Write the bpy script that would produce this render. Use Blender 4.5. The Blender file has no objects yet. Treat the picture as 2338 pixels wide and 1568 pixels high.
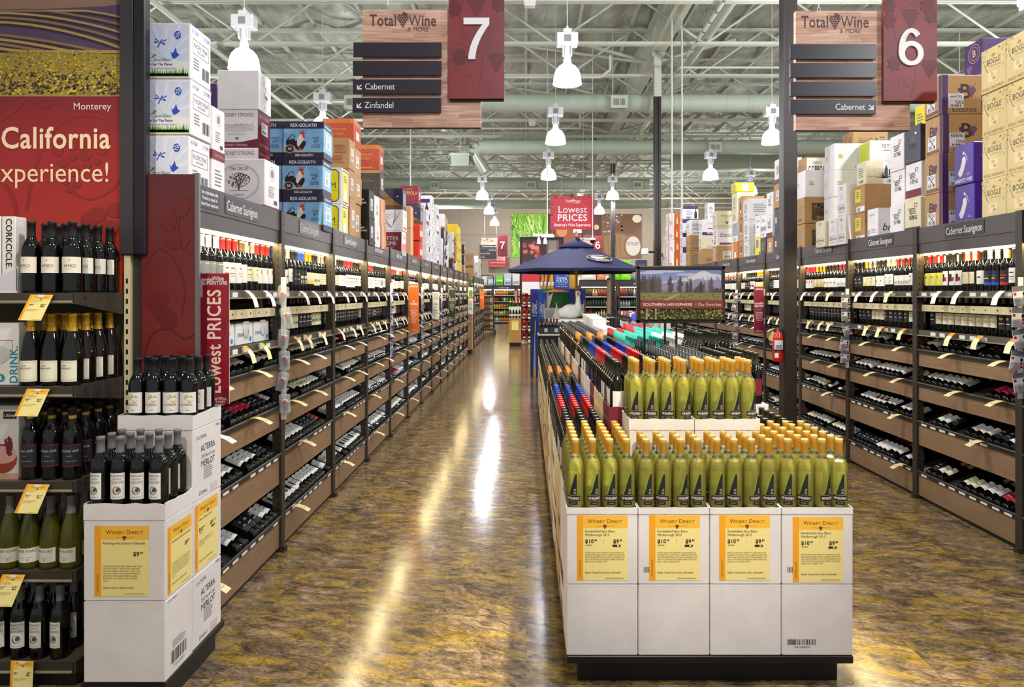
import bpy, bmesh, math, random
from mathutils import Vector, Matrix

random.seed(7)
SC = bpy.context.scene
COL = SC.collection
# ------------------------------------------------------------------ camera, world, exposure
# 24 mm shift lens at eye height; the aisle runs along +Y
F, CU, CV, CZ = 1558.7, 1201.0, 670.0, 1.75
cam = bpy.data.cameras.new('camera')
cam.lens = 24.0; cam.sensor_width = 36.0; cam.sensor_fit = 'HORIZONTAL'
cam.shift_x = -(CU - 1169.0) / 2338.0
cam.shift_y = -(784.0 - CV) / 2338.0
cam.clip_start = 0.05; cam.clip_end = 200
camo = bpy.data.objects.new('camera', cam); COL.objects.link(camo)
camo.location = (0, 0, CZ); camo.rotation_euler = (math.radians(90), 0, 0)
SC.camera = camo
W = bpy.data.worlds.new('world'); SC.world = W; W.use_nodes = True
W.node_tree.nodes['Background'].inputs[0].default_value = (0.93, 0.95, 1.0, 1)
W.node_tree.nodes['Background'].inputs[1].default_value = 0.48
SC.view_settings.view_transform = 'Standard'; SC.view_settings.look = 'None'
SC.view_settings.gamma = 1.0; SC.view_settings.exposure = 0.0
SC.view_settings.use_curve_mapping = False
try:
    SC.cycles.use_denoising = True
    SC.cycles.max_bounces = 9; SC.cycles.diffuse_bounces = 3; SC.cycles.glossy_bounces = 4
    SC.cycles.transmission_bounces = 9; SC.cycles.transparent_max_bounces = 28
    SC.cycles.caustics_reflective = False; SC.cycles.caustics_refractive = False
    SC.cycles.sample_clamp_indirect = 4.0
except Exception:
    pass
PENDANT_W, STRIP_E, SHADE_E = 305.0, 80.0, 8.0

def point(name, loc, w, col=(1, 1, 1), r=0.12):
    l = bpy.data.lights.new(name, 'POINT'); l.energy = w; l.color = col; l.shadow_soft_size = r
    o = bpy.data.objects.new(name, l); COL.objects.link(o); o.location = loc; return o

def spot(name, loc, tgt, w, ang=60, col=(1, .82, .55), r=0.06):
    l = bpy.data.lights.new(name, 'SPOT'); l.energy = w; l.color = col; l.shadow_soft_size = r
    l.spot_size = math.radians(ang); l.spot_blend = 0.6
    o = bpy.data.objects.new(name, l); COL.objects.link(o); o.location = loc
    o.rotation_euler = (Vector(tgt) - Vector(loc)).to_track_quat('-Z', 'Y').to_euler(); return o

# unseen spots over displays: warm store track heads, a fill, an added backlight
spot('unseen_spot_light', (1.0, 0.9, 4.4), (0.8, 3.5, 1.3), 640, 32, (1, .9, .7))
spot('unseen_spot_light', (0.4, 0.5, 4.4), (0.8, 3.2, 0.7), 110, 60, (1, .95, .9))  # whitish fill on the island front
spot('unseen_spot_light', (-1.6, 0.7, 4.3), (-2.2, 3.2, 0.8), 260, 60, (1, .88, .66))
spot('unseen_spot_light', (1.2, 5.9, 4.5), (0.8, 3.35, 1.0), 2200, 36, (1, .86, .6))  # backlight added behind the island so the pale bottles glow
spot('unseen_spot_light', (0.2, 5.2, 4.5), (0.9, 7.0, 1.1), 200, 60, (1, .88, .66))

def X(u, y): return (u - CU) * y / F
def Z(v, y): return CZ - (v - CV) * y / F

# ------------------------------------------------------------------ materials
def lin(c):
    c = c / 255.0
    return c / 12.92 if c <= 0.04045 else ((c + 0.055) / 1.055) ** 2.4
_M = {}
def mat(rgb, rough=0.55, metal=0.0, emit=0.0, trans=0.0, ior=1.45, coat=0.0, alpha=1.0, name=None, spec=0.5):
    key = (tuple(rgb), rough, metal, emit, trans, ior, coat, alpha, name, spec)
    if key in _M: return _M[key]
    m = bpy.data.materials.new(name or 'finish'); m.use_nodes = True
    p = m.node_tree.nodes['Principled BSDF']
    c = (lin(rgb[0]), lin(rgb[1]), lin(rgb[2]), 1)
    p.inputs['Base Color'].default_value = c
    p.inputs['Roughness'].default_value = rough; p.inputs['Metallic'].default_value = metal
    p.inputs['IOR'].default_value = ior
    p.inputs['Specular IOR Level'].default_value = spec
    if emit:
        p.inputs['Emission Color'].default_value = c; p.inputs['Emission Strength'].default_value = emit
    if trans: p.inputs['Transmission Weight'].default_value = trans
    if coat: p.inputs['Coat Weight'].default_value = coat; p.inputs['Coat Roughness'].default_value = 0.08
    if alpha < 1: p.inputs['Alpha'].default_value = alpha
    _M[key] = m; return m

def nodes(name):
    m = bpy.data.materials.new(name); m.use_nodes = True
    nt = m.node_tree; p = nt.nodes['Principled BSDF']
    def N(t, **kw):
        n = nt.nodes.new(t)
        for k, v in kw.items():
            if k in n.inputs: n.inputs[k].default_value = v
            else: setattr(n, k, v)
        return n
    return m, nt, p, N
def ramp(N, stops):
    r = N('ShaderNodeValToRGB'); e = r.color_ramp.elements
    while len(e) < len(stops): e.new(0.5)
    for el, (pos, c) in zip(e, stops):
        el.position = pos; el.color = (lin(c[0]), lin(c[1]), lin(c[2]), 1)
    return r
def mix(nt, N, fac, a, b, mode='MIX'):
    n = N('ShaderNodeMix'); n.data_type = 'RGBA'; n.blend_type = mode
    for sock, v in ((n.inputs[0], fac), (n.inputs[6], a), (n.inputs[7], b)):
        if hasattr(v, 'is_output'): nt.links.new(v, sock)
        elif isinstance(v, (int, float)): sock.default_value = v
        else: sock.default_value = (lin(v[0]), lin(v[1]), lin(v[2]), 1)
    return n.outputs[2]

def floor_mat():
    m, nt, p, N = nodes('marbled_vinyl'); L = nt.links.new
    tc = N('ShaderNodeTexCoord')
    br = N('ShaderNodeTexBrick', Scale=1.0); br.offset = 0.5
    br.inputs['Brick Width'].default_value = 0.95; br.inputs['Row Height'].default_value = 0.62
    br.inputs['Mortar Size'].default_value = 0.0012
    br.inputs['Color1'].default_value = (0, 0, 0, 1); br.inputs['Color2'].default_value = (1, 1, 1, 1)
    br.inputs['Mortar'].default_value = (.5, .5, .5, 1)
    L(tc.outputs['Object'], br.inputs['Vector'])
    sp = N('ShaderNodeSeparateColor'); L(br.outputs['Color'], sp.inputs[0])
    ang = N('ShaderNodeMath', operation='MULTIPLY'); ang.inputs[1].default_value = 0.485; L(sp.outputs[0], ang.inputs[0])
    rot = N('ShaderNodeVectorRotate', rotation_type='Z_AXIS'); L(tc.outputs['Object'], rot.inputs['Vector']); L(ang.outputs[0], rot.inputs['Angle'])
    mp = N('ShaderNodeMapping'); mp.inputs['Scale'].default_value = (3.6, 7.6, 1); L(rot.outputs[0], mp.inputs['Vector'])
    off = N('ShaderNodeVectorMath', operation='SCALE'); off.inputs['Scale'].default_value = 13.0
    L(br.outputs['Color'], off.inputs[0])
    ad = N('ShaderNodeVectorMath', operation='ADD'); L(mp.outputs[0], ad.inputs[0]); L(off.outputs[0], ad.inputs[1])
    n1 = N('ShaderNodeTexNoise', Scale=1.3, Detail=10.0, Roughness=0.74, Distortion=1.3); L(ad.outputs[0], n1.inputs['Vector'])
    r1 = ramp(N, [(0.32, (52, 44, 34)), (0.43, (100, 84, 66)), (0.52, (136, 113, 90)), (0.61, (172, 148, 122)), (0.8, (146, 120, 100))])
    L(n1.outputs['Fac'], r1.inputs[0])
    n2 = N('ShaderNodeTexNoise', Scale=0.8, Detail=9.0, Roughness=0.70, Distortion=1.2)
    ad2 = N('ShaderNodeVectorMath', operation='ADD'); ad2.inputs[1].default_value = (31, 7, 3); L(ad.outputs[0], ad2.inputs[0]); L(ad2.outputs[0], n2.inputs['Vector'])
    r2 = ramp(N, [(0.47, (0, 0, 0)), (0.61, (215, 215, 215))]); L(n2.outputs['Fac'], r2.inputs[0])
    c1 = mix(nt, N, r2.outputs[0], r1.outputs[0], (178, 146, 40))
    n3 = N('ShaderNodeTexNoise', Scale=1.4, Detail=10.0, Roughness=0.76, Distortion=1.4)
    ad3 = N('ShaderNodeVectorMath', operation='ADD'); ad3.inputs[1].default_value = (-17, 23, 9); L(ad.outputs[0], ad3.inputs[0]); L(ad3.outputs[0], n3.inputs['Vector'])
    r3 = ramp(N, [(0.50, (0, 0, 0)), (0.64, (235, 235, 235))]); L(n3.outputs['Fac'], r3.inputs[0])
    c2 = mix(nt, N, r3.outputs[0], c1, (54, 54, 42))
    n5 = N('ShaderNodeTexNoise', Scale=6.0, Detail=6.0, Roughness=0.7, Distortion=1.5); L(ad.outputs[0], n5.inputs['Vector'])
    r5 = ramp(N, [(0.36, (175, 165, 150)), (0.55, (255, 255, 255))]); L(n5.outputs['Fac'], r5.inputs[0])
    c3 = mix(nt, N, 1.0, c2, r5.outputs[0], 'MULTIPLY')
    c4 = mix(nt, N, br.outputs['Fac'], c3, (92, 74, 50))
    L(c4, p.inputs['Base Color'])
    p.inputs['Roughness'].default_value = 0.14
    p.inputs['Specular IOR Level'].default_value = 0.62
    n4 = N('ShaderNodeTexNoise', Scale=85.0, Detail=2.0); L(tc.outputs['Object'], n4.inputs['Vector'])
    bp = N('ShaderNodeBump', Strength=0.25, Distance=0.0011); L(n4.outputs['Fac'], bp.inputs['Height']); L(bp.outputs[0], p.inputs['Normal'])
    return m

def wood_mat(name, dark, light, scale=(2, 60, 60), rough=0.5, axis='Object'):
    m, nt, p, N = nodes(name); L = nt.links.new
    tc = N('ShaderNodeTexCoord'); mp = N('ShaderNodeMapping'); mp.inputs['Scale'].default_value = scale
    L(tc.outputs[axis], mp.inputs['Vector'])
    n = N('ShaderNodeTexNoise', Scale=1.0, Detail=6.0, Roughness=0.65, Distortion=0.5); L(mp.outputs[0], n.inputs['Vector'])
    r = ramp(N, [(0.3, dark), (0.7, light)]); L(n.outputs['Fac'], r.inputs[0]); L(r.outputs[0], p.inputs['Base Color'])
    p.inputs['Roughness'].default_value = rough
    return m

def butcher_mat():
    m, nt, p, N = nodes('butcher_block'); L = nt.links.new
    tc = N('ShaderNodeTexCoord'); mp = N('ShaderNodeMapping'); mp.inputs['Rotation'].default_value = (math.radians(-90), 0, 0)
    L(tc.outputs['Object'], mp.inputs['Vector'])
    br = N('ShaderNodeTexBrick', Scale=1.0); br.offset = 0.37; br.offset_frequency = 2
    br.inputs['Brick Width'].default_value = 0.27; br.inputs['Row Height'].default_value = 0.034
    br.inputs['Mortar Size'].default_value = 0.0
    br.inputs['Color1'].default_value = (lin(238), lin(198), lin(174), 1); br.inputs['Color2'].default_value = (lin(206), lin(158), lin(134), 1)
    L(mp.outputs[0], br.inputs['Vector'])
    m2 = N('ShaderNodeMapping'); m2.inputs['Scale'].default_value = (5, 5, 90); L(tc.outputs['Object'], m2.inputs['Vector'])
    n = N('ShaderNodeTexNoise', Scale=1.0, Detail=4.0); L(m2.outputs[0], n.inputs['Vector'])
    r = ramp(N, [(0.3, (205, 190, 185)), (0.7, (255, 255, 255))]); L(n.outputs['Fac'], r.inputs[0])
    L(mix(nt, N, 1.0, br.outputs['Color'], r.outputs[0], 'MULTIPLY'), p.inputs['Base Color'])
    p.inputs['Roughness'].default_value = 0.5
    return m

def foil_mat():
    m, nt, p, N = nodes('foil_insulation'); L = nt.links.new
    tc = N('ShaderNodeTexCoord')
    mp = N('ShaderNodeMapping'); mp.inputs['Scale'].default_value = (1.0, 0.45, 1); L(tc.outputs['Object'], mp.inputs['Vector'])
    n = N('ShaderNodeTexNoise', Scale=2.2, Detail=8.0, Roughness=0.6, Distortion=1.2); L(mp.outputs[0], n.inputs['Vector'])
    bp = N('ShaderNodeBump', Strength=1.0, Distance=0.2); L(n.outputs['Fac'], bp.inputs['Height']); L(bp.outputs[0], p.inputs['Normal'])
    r = ramp(N, [(0.25, (170, 175, 160)), (0.7, (214, 218, 204))]); L(n.outputs['Fac'], r.inputs[0]); L(r.outputs[0], p.inputs['Base Color'])
    p.inputs['Roughness'].default_value = 0.27; p.inputs['Metallic'].default_value = 0.2
    return m

def mottled(name, a, b, scale=3.0, rough=0.6, detail=4.0, coat=0.0):
    m, nt, p, N = nodes(name); L = nt.links.new
    tc = N('ShaderNodeTexCoord'); n = N('ShaderNodeTexNoise', Scale=scale, Detail=detail, Roughness=0.6); L(tc.outputs['Object'], n.inputs['Vector'])
    r = ramp(N, [(0.35, a), (0.65, b)]); L(n.outputs['Fac'], r.inputs[0]); L(r.outputs[0], p.inputs['Base Color'])
    p.inputs['Roughness'].default_value = rough
    if coat: p.inputs['Coat Weight'].default_value = coat
    return m

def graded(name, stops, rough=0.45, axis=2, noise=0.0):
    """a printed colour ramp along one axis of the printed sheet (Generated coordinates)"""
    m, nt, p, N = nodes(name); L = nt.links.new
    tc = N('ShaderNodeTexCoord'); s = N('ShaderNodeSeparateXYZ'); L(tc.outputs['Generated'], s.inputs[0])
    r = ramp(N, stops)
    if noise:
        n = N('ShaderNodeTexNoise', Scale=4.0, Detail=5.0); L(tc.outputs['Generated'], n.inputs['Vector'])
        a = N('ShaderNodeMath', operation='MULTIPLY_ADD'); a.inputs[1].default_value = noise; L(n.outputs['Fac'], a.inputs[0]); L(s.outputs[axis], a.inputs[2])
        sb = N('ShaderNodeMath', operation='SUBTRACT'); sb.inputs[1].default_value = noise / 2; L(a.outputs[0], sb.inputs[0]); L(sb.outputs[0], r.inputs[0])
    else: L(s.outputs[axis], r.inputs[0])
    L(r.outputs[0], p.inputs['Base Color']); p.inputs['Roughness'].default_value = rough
    return m

WHITE = mat((236, 232, 230)); INK = mat((28, 26, 28)); GREY = mat((128, 126, 126))
CREAM = mat((232, 222, 190)); CARD = mat((246, 228, 150)); ORANGE = mat((246, 168, 32)); AMBER = mat((250, 192, 66))
SIGNWHITE = mat((240, 236, 238), 0.4); KRAFT = mat((176, 134, 84), 0.7); RED = mat((190, 30, 34)); MAROON = mat((112, 30, 44))
BOXWHITE = mottled('white_cardboard', (226, 220, 220), (236, 231, 231), 5.0, 0.62)
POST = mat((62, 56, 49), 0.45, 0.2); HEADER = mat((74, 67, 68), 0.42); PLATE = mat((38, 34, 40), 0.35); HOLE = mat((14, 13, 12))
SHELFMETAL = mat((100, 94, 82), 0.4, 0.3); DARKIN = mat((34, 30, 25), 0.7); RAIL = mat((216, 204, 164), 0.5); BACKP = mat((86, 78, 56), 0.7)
TRAYWOOD = wood_mat('tray_wood', (126, 98, 72), (154, 124, 95), (16, 4, 120), 0.5)
BLACK = mat((20, 19, 21), 0.4); LIPM = mat((58, 55, 52), 0.3, 0.3)
GLASS = mat((8, 9, 8), 0.05, spec=0.7); GLASSBR = mat((16, 12, 8), 0.05, spec=0.7)
PALEGREEN = mat((204, 210, 194), 0.5); DUCT = mat((186, 198, 180), 0.5); WALLM = mat((176, 160, 142), 0.8)
COLUMN = mat((50, 41, 40), 0.42); FLOORM = floor_mat(); FOIL = foil_mat(); BUTCHER = butcher_mat()
STRIP = mat((255, 233, 172), emit=STRIP_E, name='strip_lamp'); SHADE = mat((226, 232, 255), emit=SHADE_E, name='lamp_shade')

# ------------------------------------------------------------------ glyphs of the built-in font
_dg = None
def _eval_text(s, bold):
    c = bpy.data.curves.new('t', 'FONT'); c.body = s; c.size = 1.0; c.resolution_u = 3; c.offset = bold
    o = bpy.data.objects.new('t', c); COL.objects.link(o)
    dg = bpy.context.evaluated_depsgraph_get()
    me = o.evaluated_get(dg).to_mesh()
    v = [(x.co.x, x.co.y) for x in me.vertices]; f = [tuple(p.vertices) for p in me.polygons]
    o.evaluated_get(dg).to_mesh_clear(); bpy.data.objects.remove(o); bpy.data.curves.remove(c)
    return v, f
GLYPH = {}
_bar = max(x for x, y in _eval_text('|', 0)[0])
for ch in "ABCDEFGHIJKLMNOPQRSTUVWXYZabcdefghijklmnopqrstuvwxyz0123456789&$.,'!-/:\"()\u00d7":
    adv = max(x for x, y in _eval_text(ch + '|', 0)[0]) - _bar
    GLYPH[ch] = (adv, _eval_text(ch, 0), _eval_text(ch, 0.0 if ch in 'MW&' else 0.018))
CAPH = max(y for x, y in GLYPH['H'][1][0])

def layout(s, bold=False, smallcaps=False):
    """list of (verts, faces) and the width, cap height 1"""
    x, out = 0.0, []
    for ch in s:
        if ch == ' ': x += 0.28 / CAPH; continue
        k = 1.0
        if smallcaps and ch.islower(): ch = ch.upper(); k = 0.78
        g = GLYPH.get(ch)
        if not g: continue
        v, f = g[2] if bold else g[1]
        out.append(([(x + k * a / CAPH, k * b / CAPH) for a, b in v], f))
        x += k * (g[0] + (0.03 if bold else 0)) / CAPH
    return out, x

# ------------------------------------------------------------------ mesh builder
class MB:
    def __init__(s): s.v, s.f, s.m, s.mats, s.sm = [], [], [], [], []
    def mi(s, m):
        if m not in s.mats: s.mats.append(m)
        return s.mats.index(m)
    def add(s, vs, fs, m, smooth=False):
        o = len(s.v); s.v.extend(tuple(v) for v in vs); k = s.mi(m)
        for f in fs: s.f.append(tuple(o + i for i in f)); s.m.append(k); s.sm.append(smooth)
    def poly(s, pts, m): s.add(pts, [tuple(range(len(pts)))], m)
    def box(s, x0, y0, z0, x1, y1, z1, m, skip=''):
        if x0 > x1: x0, x1 = x1, x0
        if y0 > y1: y0, y1 = y1, y0
        if z0 > z1: z0, z1 = z1, z0
        v = [(x0, y0, z0), (x1, y0, z0), (x1, y1, z0), (x0, y1, z0), (x0, y0, z1), (x1, y0, z1), (x1, y1, z1), (x0, y1, z1)]
        f = [(0, 3, 2, 1), (4, 5, 6, 7), (0, 1, 5, 4), (1, 2, 6, 5), (2, 3, 7, 6), (3, 0, 4, 7)]
        s.add(v, f, m)
    def cbox(s, x0, y0, z0, x1, y1, z1, m, c=0.004):
        """box with chamfered edges"""
        if x0 > x1: x0, x1 = x1, x0
        vs = []
        for (x, sx) in ((x0, 1), (x1, -1)):
            for (y, sy) in ((y0, 1), (y1, -1)):
                for (z, sz) in ((z0, 1), (z1, -1)):
                    vs += [(x, y + sy * c, z + sz * c), (x + sx * c, y, z + sz * c), (x + sx * c, y + sy * c, z)]
        I = lambda a, b, d, k: ((a * 2 + b) * 2 + d) * 3 + k
        f = []
        for a in (0, 1): f.append([I(a, 0, 0, 0), I(a, 1, 0, 0), I(a, 1, 1, 0), I(a, 0, 1, 0)][::(-1 if a == 0 else 1)])
        for b in (0, 1): f.append([I(0, b, 0, 1), I(1, b, 0, 1), I(1, b, 1, 1), I(0, b, 1, 1)][::(1 if b == 0 else -1)])
        for d in (0, 1): f.append([I(0, 0, d, 2), I(1, 0, d, 2), I(1, 1, d, 2), I(0, 1, d, 2)][::(-1 if d == 0 else 1)])
        for b in (0, 1):
            for d in (0, 1): f.append([I(0, b, d, 1), I(1, b, d, 1), I(1, b, d, 2), I(0, b, d, 2)])
        for a in (0, 1):
            for d in (0, 1): f.append([I(a, 0, d, 0), I(a, 1, d, 0), I(a, 1, d, 2), I(a, 0, d, 2)])
        for a in (0, 1):
            for b in (0, 1): f.append([I(a, b, 0, 0), I(a, b, 1, 0), I(a, b, 1, 1), I(a, b, 0, 1)])
        for a in (0, 1):
            for b in (0, 1):
                for d in (0, 1): f.append([I(a, b, d, 0), I(a, b, d, 1), I(a, b, d, 2)])
        s.add(vs, [tuple(q) for q in f], m)
    def tube(s, p, q, r, m, n=8, r2=None, smooth=True):
        p, q = Vector(p), Vector(q); a = (q - p)
        if a.length < 1e-6: return
        a.normalize(); u = a.orthogonal().normalized(); w = a.cross(u); r2 = r if r2 is None else r2
        vs = []
        for i in range(n):
            t = 2 * math.pi * i / n; d = u * math.cos(t) + w * math.sin(t)
            vs += [p + d * r, q + d * r2]
        s.add(vs, [(2 * i, 2 * ((i + 1) % n), 2 * ((i + 1) % n) + 1, 2 * i + 1) for i in range(n)], m, smooth)
        s.add([vs[2 * i] for i in range(n)][::-1], [tuple(range(n))], m); s.add([vs[2 * i + 1] for i in range(n)], [tuple(range(n))], m)
    def path(s, pts, r, m, n=6):
        for a, b in zip(pts, pts[1:]): s.tube(a, b, r, m, n)
    def lathe(s, prof, m, n=16, c=(0, 0, 0), smooth=True, a0=0.0, a1=2 * math.pi):
        full = abs(a1 - a0 - 2 * math.pi) < 1e-6; k = n if full else n + 1; vs = []
        for r, z in prof:
            for i in range(k):
                t = a0 + (a1 - a0) * i / n
                vs.append((c[0] + r * math.sin(t), c[1] - r * math.cos(t), c[2] + z))
        fs = []
        for j in range(len(prof) - 1):
            for i in range(n):
                i2 = (i + 1) % k; fs.append((j * k + i, j * k + i2, (j + 1) * k + i2, (j + 1) * k + i))
        s.add(vs, fs, m, smooth)
    def text(s, st, o, ux, uy, h, m, al='L', bold=False, maxw=None, sx=1.0, sc=False, bend=None, slant=0.0):
        gl, w = layout(st, bold, sc); k = h * sx
        if maxw and w * k > maxw: k = maxw / w
        off = {'L': 0, 'C': -w * k / 2, 'R': -w * k}[al]
        o, ux, uy = Vector(o), Vector(ux), Vector(uy)
        for v, f in gl:
            if bend:
                r, z0 = bend; vs = []
                for a, b in v:
                    t = (a * k + off) / r; vs.append((r * math.sin(t), -r * math.cos(t), z0 + b * h))
            else: vs = [o + ux * (a * k + off + slant * b * h) + uy * (b * h) for a, b in v]
            s.add(vs, f, m)
        return w * k
    def disc(s, o, ux, uy, rx, ry, m, n=16):
        o, ux, uy = Vector(o), Vector(ux), Vector(uy)
        s.poly([o + ux * rx * math.cos(2 * math.pi * i / n) + uy * ry * math.sin(2 * math.pi * i / n) for i in range(n)], m)
    def ring(s, o, ux, uy, rx, ry, t, m, n=24):
        o, ux, uy = Vector(o), Vector(ux), Vector(uy); vs = []
        for i in range(n):
            a = 2 * math.pi * i / n
            vs += [o + ux * rx * math.cos(a) + uy * ry * math.sin(a), o + ux * (rx - t) * math.cos(a) + uy * (ry - t) * math.sin(a)]
        s.add(vs, [(2 * i, 2 * ((i + 1) % n), 2 * ((i + 1) % n) + 1, 2 * i + 1) for i in range(n)], m)
    def rect(s, o, ux, uy, a, b, c, d, m):
        o, ux, uy = Vector(o), Vector(ux), Vector(uy)
        s.poly([o + ux * a + uy * b, o + ux * c + uy * b, o + ux * c + uy * d, o + ux * a + uy * d], m)
    def curve(s, o, ux, uy, pts, w, m):
        """a flat ribbon along 2-D points"""
        o, ux, uy = Vector(o), Vector(ux), Vector(uy); vs = []
        for i, (a, b) in enumerate(pts):
            p0 = pts[max(0, i - 1)]; p1 = pts[min(len(pts) - 1, i + 1)]
            dx, dy = p1[0] - p0[0], p1[1] - p0[1]; l = math.hypot(dx, dy) or 1
            ww = w * (1 if not callable(w) else 1)
            nx, ny = -dy / l * ww / 2, dx / l * ww / 2
            vs += [o + ux * (a + nx) + uy * (b + ny), o + ux * (a - nx) + uy * (b - ny)]
        s.add(vs, [(2 * i, 2 * i + 1, 2 * i + 3, 2 * i + 2) for i in range(len(pts) - 1)], m)
    def merge(s, other, M):
        o = len(s.v); mp = [s.mi(m) for m in other.mats]
        s.v.extend(tuple(M @ Vector(v)) for v in other.v)
        s.f.extend(tuple(o + i for i in f) for f in other.f)
        s.m.extend(mp[i] for i in other.m); s.sm.extend(other.sm)
    def mesh(s, name):
        me = bpy.data.meshes.new(name); me.from_pydata(s.v, [], s.f)
        for m in s.mats: me.materials.append(m)
        me.polygons.foreach_set('material_index', s.m); me.polygons.foreach_set('use_smooth', s.sm)
        me.update(); return me
    def build(s, name, parent=None, loc=None):
        return obj(name, s.mesh(name), parent, loc)

def obj(name, me, parent=None, loc=None):
    o = bpy.data.objects.new(name, me); COL.objects.link(o)
    if parent is not None: o.parent = parent
    if loc is not None: o.location = loc
    return o
LABELS = {}
def tag(o, label, cat, group=None, kind=None):
    n = len(label.split())
    if not 4 <= n <= 16: print('LABEL WORDS', n, label)
    if label in LABELS and not group: print('LABEL TWICE', label)
    LABELS[label] = 1
    o['label'] = label; o['category'] = cat
    if group: o['group'] = group
    if kind: o['kind'] = kind
    return o
def thing(name, label, cat, loc=(0, 0, 0), group=None):
    o = bpy.data.objects.new(name, None); COL.objects.link(o); o.location = loc; o.empty_display_size = .1
    return tag(o, label, cat, group)
def struct(o): o['kind'] = 'structure'; return o
ORD = 'first second third fourth fifth sixth seventh eighth ninth tenth eleventh twelfth thirteenth fourteenth fifteenth sixteenth seventeenth eighteenth nineteenth twentieth'.split()
ORD += ['twenty-' + o for o in ORD[:9]] + ['thirtieth'] + ['thirty-' + o for o in ORD[:9]] + ['fortieth']
UX, UY, UZ = (1, 0, 0), (0, 1, 0), (0, 0, 1)
# ------------------------------------------------------------------ the hall
XL, XR, YB, HC = -15.0, 16.0, 40.8, 8.0
b = MB(); b.poly([(XL, -4, 0), (XR, -4, 0), (XR, YB, 0), (XL, YB, 0)], FLOORM); struct(b.build('floor'))
b = MB(); b.box(XL, YB, 0, XR, YB + .2, HC + .2, WALLM)
for px in range(-12, 16, 4): b.box(px, YB - .006, 0, px + .02, YB + .01, HC, mat((150, 136, 120)))
struct(b.build('wall_back'))
b = MB(); b.box(XL - .2, -4, 0, XL, YB, HC + .2, PALEGREEN); struct(b.build('wall_left'))
b = MB(); b.box(XR, -4, 0, XR + .2, YB, HC + .2, PALEGREEN); struct(b.build('wall_right'))
# foil-faced insulation sagging between purlins
b = MB(); nx, ny = 104, 120; vs = []
rr = random.Random(3)
for j in range(ny + 1):
    for i in range(nx + 1):
        x = XL + (XR - XL) * i / nx; y = -4 + (YB + 4) * j / ny
        sag = 0.16 * abs(math.sin(math.pi * x / 1.2)) * (0.6 + 0.4 * math.sin(y * 1.7)) + rr.uniform(0, .07)
        vs.append((x, y, HC - sag))
b.add(vs, [(j * (nx + 1) + i, (j + 1) * (nx + 1) + i, (j + 1) * (nx + 1) + i + 1, j * (nx + 1) + i + 1) for j in range(ny) for i in range(nx)], FOIL, True)
struct(b.build('ceiling'))
# purlins under the foil, running away from the camera
b = MB()
for i in range(-12, 14): b.box(i * 1.2 - .03, -3, HC - .16, i * 1.2 + .03, YB, HC - .08, PALEGREEN)
struct(b.build('ceiling_purlins'))

# open-web roof joists across the hall
def joist(y):
    b = MB(); zb, zt = 6.72, 7.76
    for dy in (-.035, .035):
        b.box(XL, y + dy - .02, zb - .03, XR, y + dy + .02, zb + .03, PALEGREEN); b.box(XL, y + dy - .02, zt - .03, XR, y + dy + .02, zt + .03, PALEGREEN)
    x = XL + .2; up = True
    while x < XR - 1:
        a, c = ((x, y, zb), (x + 1.5, y, zt)) if up else ((x, y, zt), (x + 1.5, y, zb))
        b.tube(a, c, .026, PALEGREEN, 5)
        x += 1.5; up = not up
    return b
jb = joist(0).mesh('ceiling_joist'); y = 5.6; k = 0
while y < 40.5:
    o = obj('ceiling_joist', jb); o.location = (0.37 * (k % 3), y, 0); struct(o); y += 2.0; k += 1
# glulam girder over the column line, with a kicker brace to each side
b = MB()
b.box(2.76, 5, 7.06, 3.06, YB, 7.12, PALEGREEN); b.box(2.86, 5, 7.12, 2.96, YB, 7.72, PALEGREEN); b.box(2.76, 5, 7.72, 3.06, YB, 7.78, PALEGREEN)
struct(b.build('ceiling_beam'))
b = MB()
for i in range(8):
    y0 = 9.0 + 3.44 * i
    b.tube((2.91, y0, 7.1), (1.0, y0 + .1, 7.7), .045, PALEGREEN, 6); b.tube((2.91, y0, 7.1), (4.9, y0 + .1, 7.7), .045, PALEGREEN, 6)
    b.tube((2.91, y0, 7.1), (-.4, y0 + .4, 7.7), .03, PALEGREEN, 6)
struct(b.build('ceiling_braces'))
# pipes and conduits
def pipe(name, pts, r, m, label):
    b = MB(); b.path(pts, r, m, 8); tag(b.build(name), label, 'pipe')
pipe('sprinkler_pipe', [(3.62, 5, 6.86), (3.62, YB - .1, 6.86)], .075, mat((206, 214, 200), .4), 'pale round sprinkler main pipe running lengthwise beside the roof girder')
pipe('sprinkler_pipe', [(-6.2, 5, 6.6), (-6.2, YB - .1, 6.6)], .05, mat((206, 214, 200), .4), 'thin pale pipe running lengthwise under the roof above the left racks')
pipe('conduit', [(XL + .3, 14.2, 6.25), (1.55, 14.2, 6.25), (1.75, 14.2, 6.4), (1.75, 14.2, 6.7)], .03, PALEGREEN, 'slim pale conduit across the aisle that bends up at its right end')
pipe('conduit', [(3.2, 14.2, 6.45), (5.4, 14.2, 6.45), (5.4, 14.2, 6.72)], .025, PALEGREEN, 'short slim conduit right of the roof girder, bending up')
pipe('conduit', [(XL + .3, 18.8, 6.3), (1.5, 18.8, 6.3), (1.5, 18.8, 6.7)], .028, PALEGREEN, 'slim pale conduit crossing between the first two round ducts')
pipe('conduit', [(XL + .3, 29.0, 6.66), (XR - .3, 29.0, 6.66)], .03, PALEGREEN, 'thin pale conduit crossing beyond the third round duct')
b = MB()
for i in range(26): b.box(3.28, 6 + i * .45, 6.6, 3.33, 6.36 + i * .45, 6.66, mat((214, 220, 208), .4))
b.box(3.285, 6, 6.605, 3.325, 17.6, 6.655, mat((120, 132, 116), .5))
tag(b.build('strut_channel'), 'perforated steel strut channel hung along the roof girder', 'strut')

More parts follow.
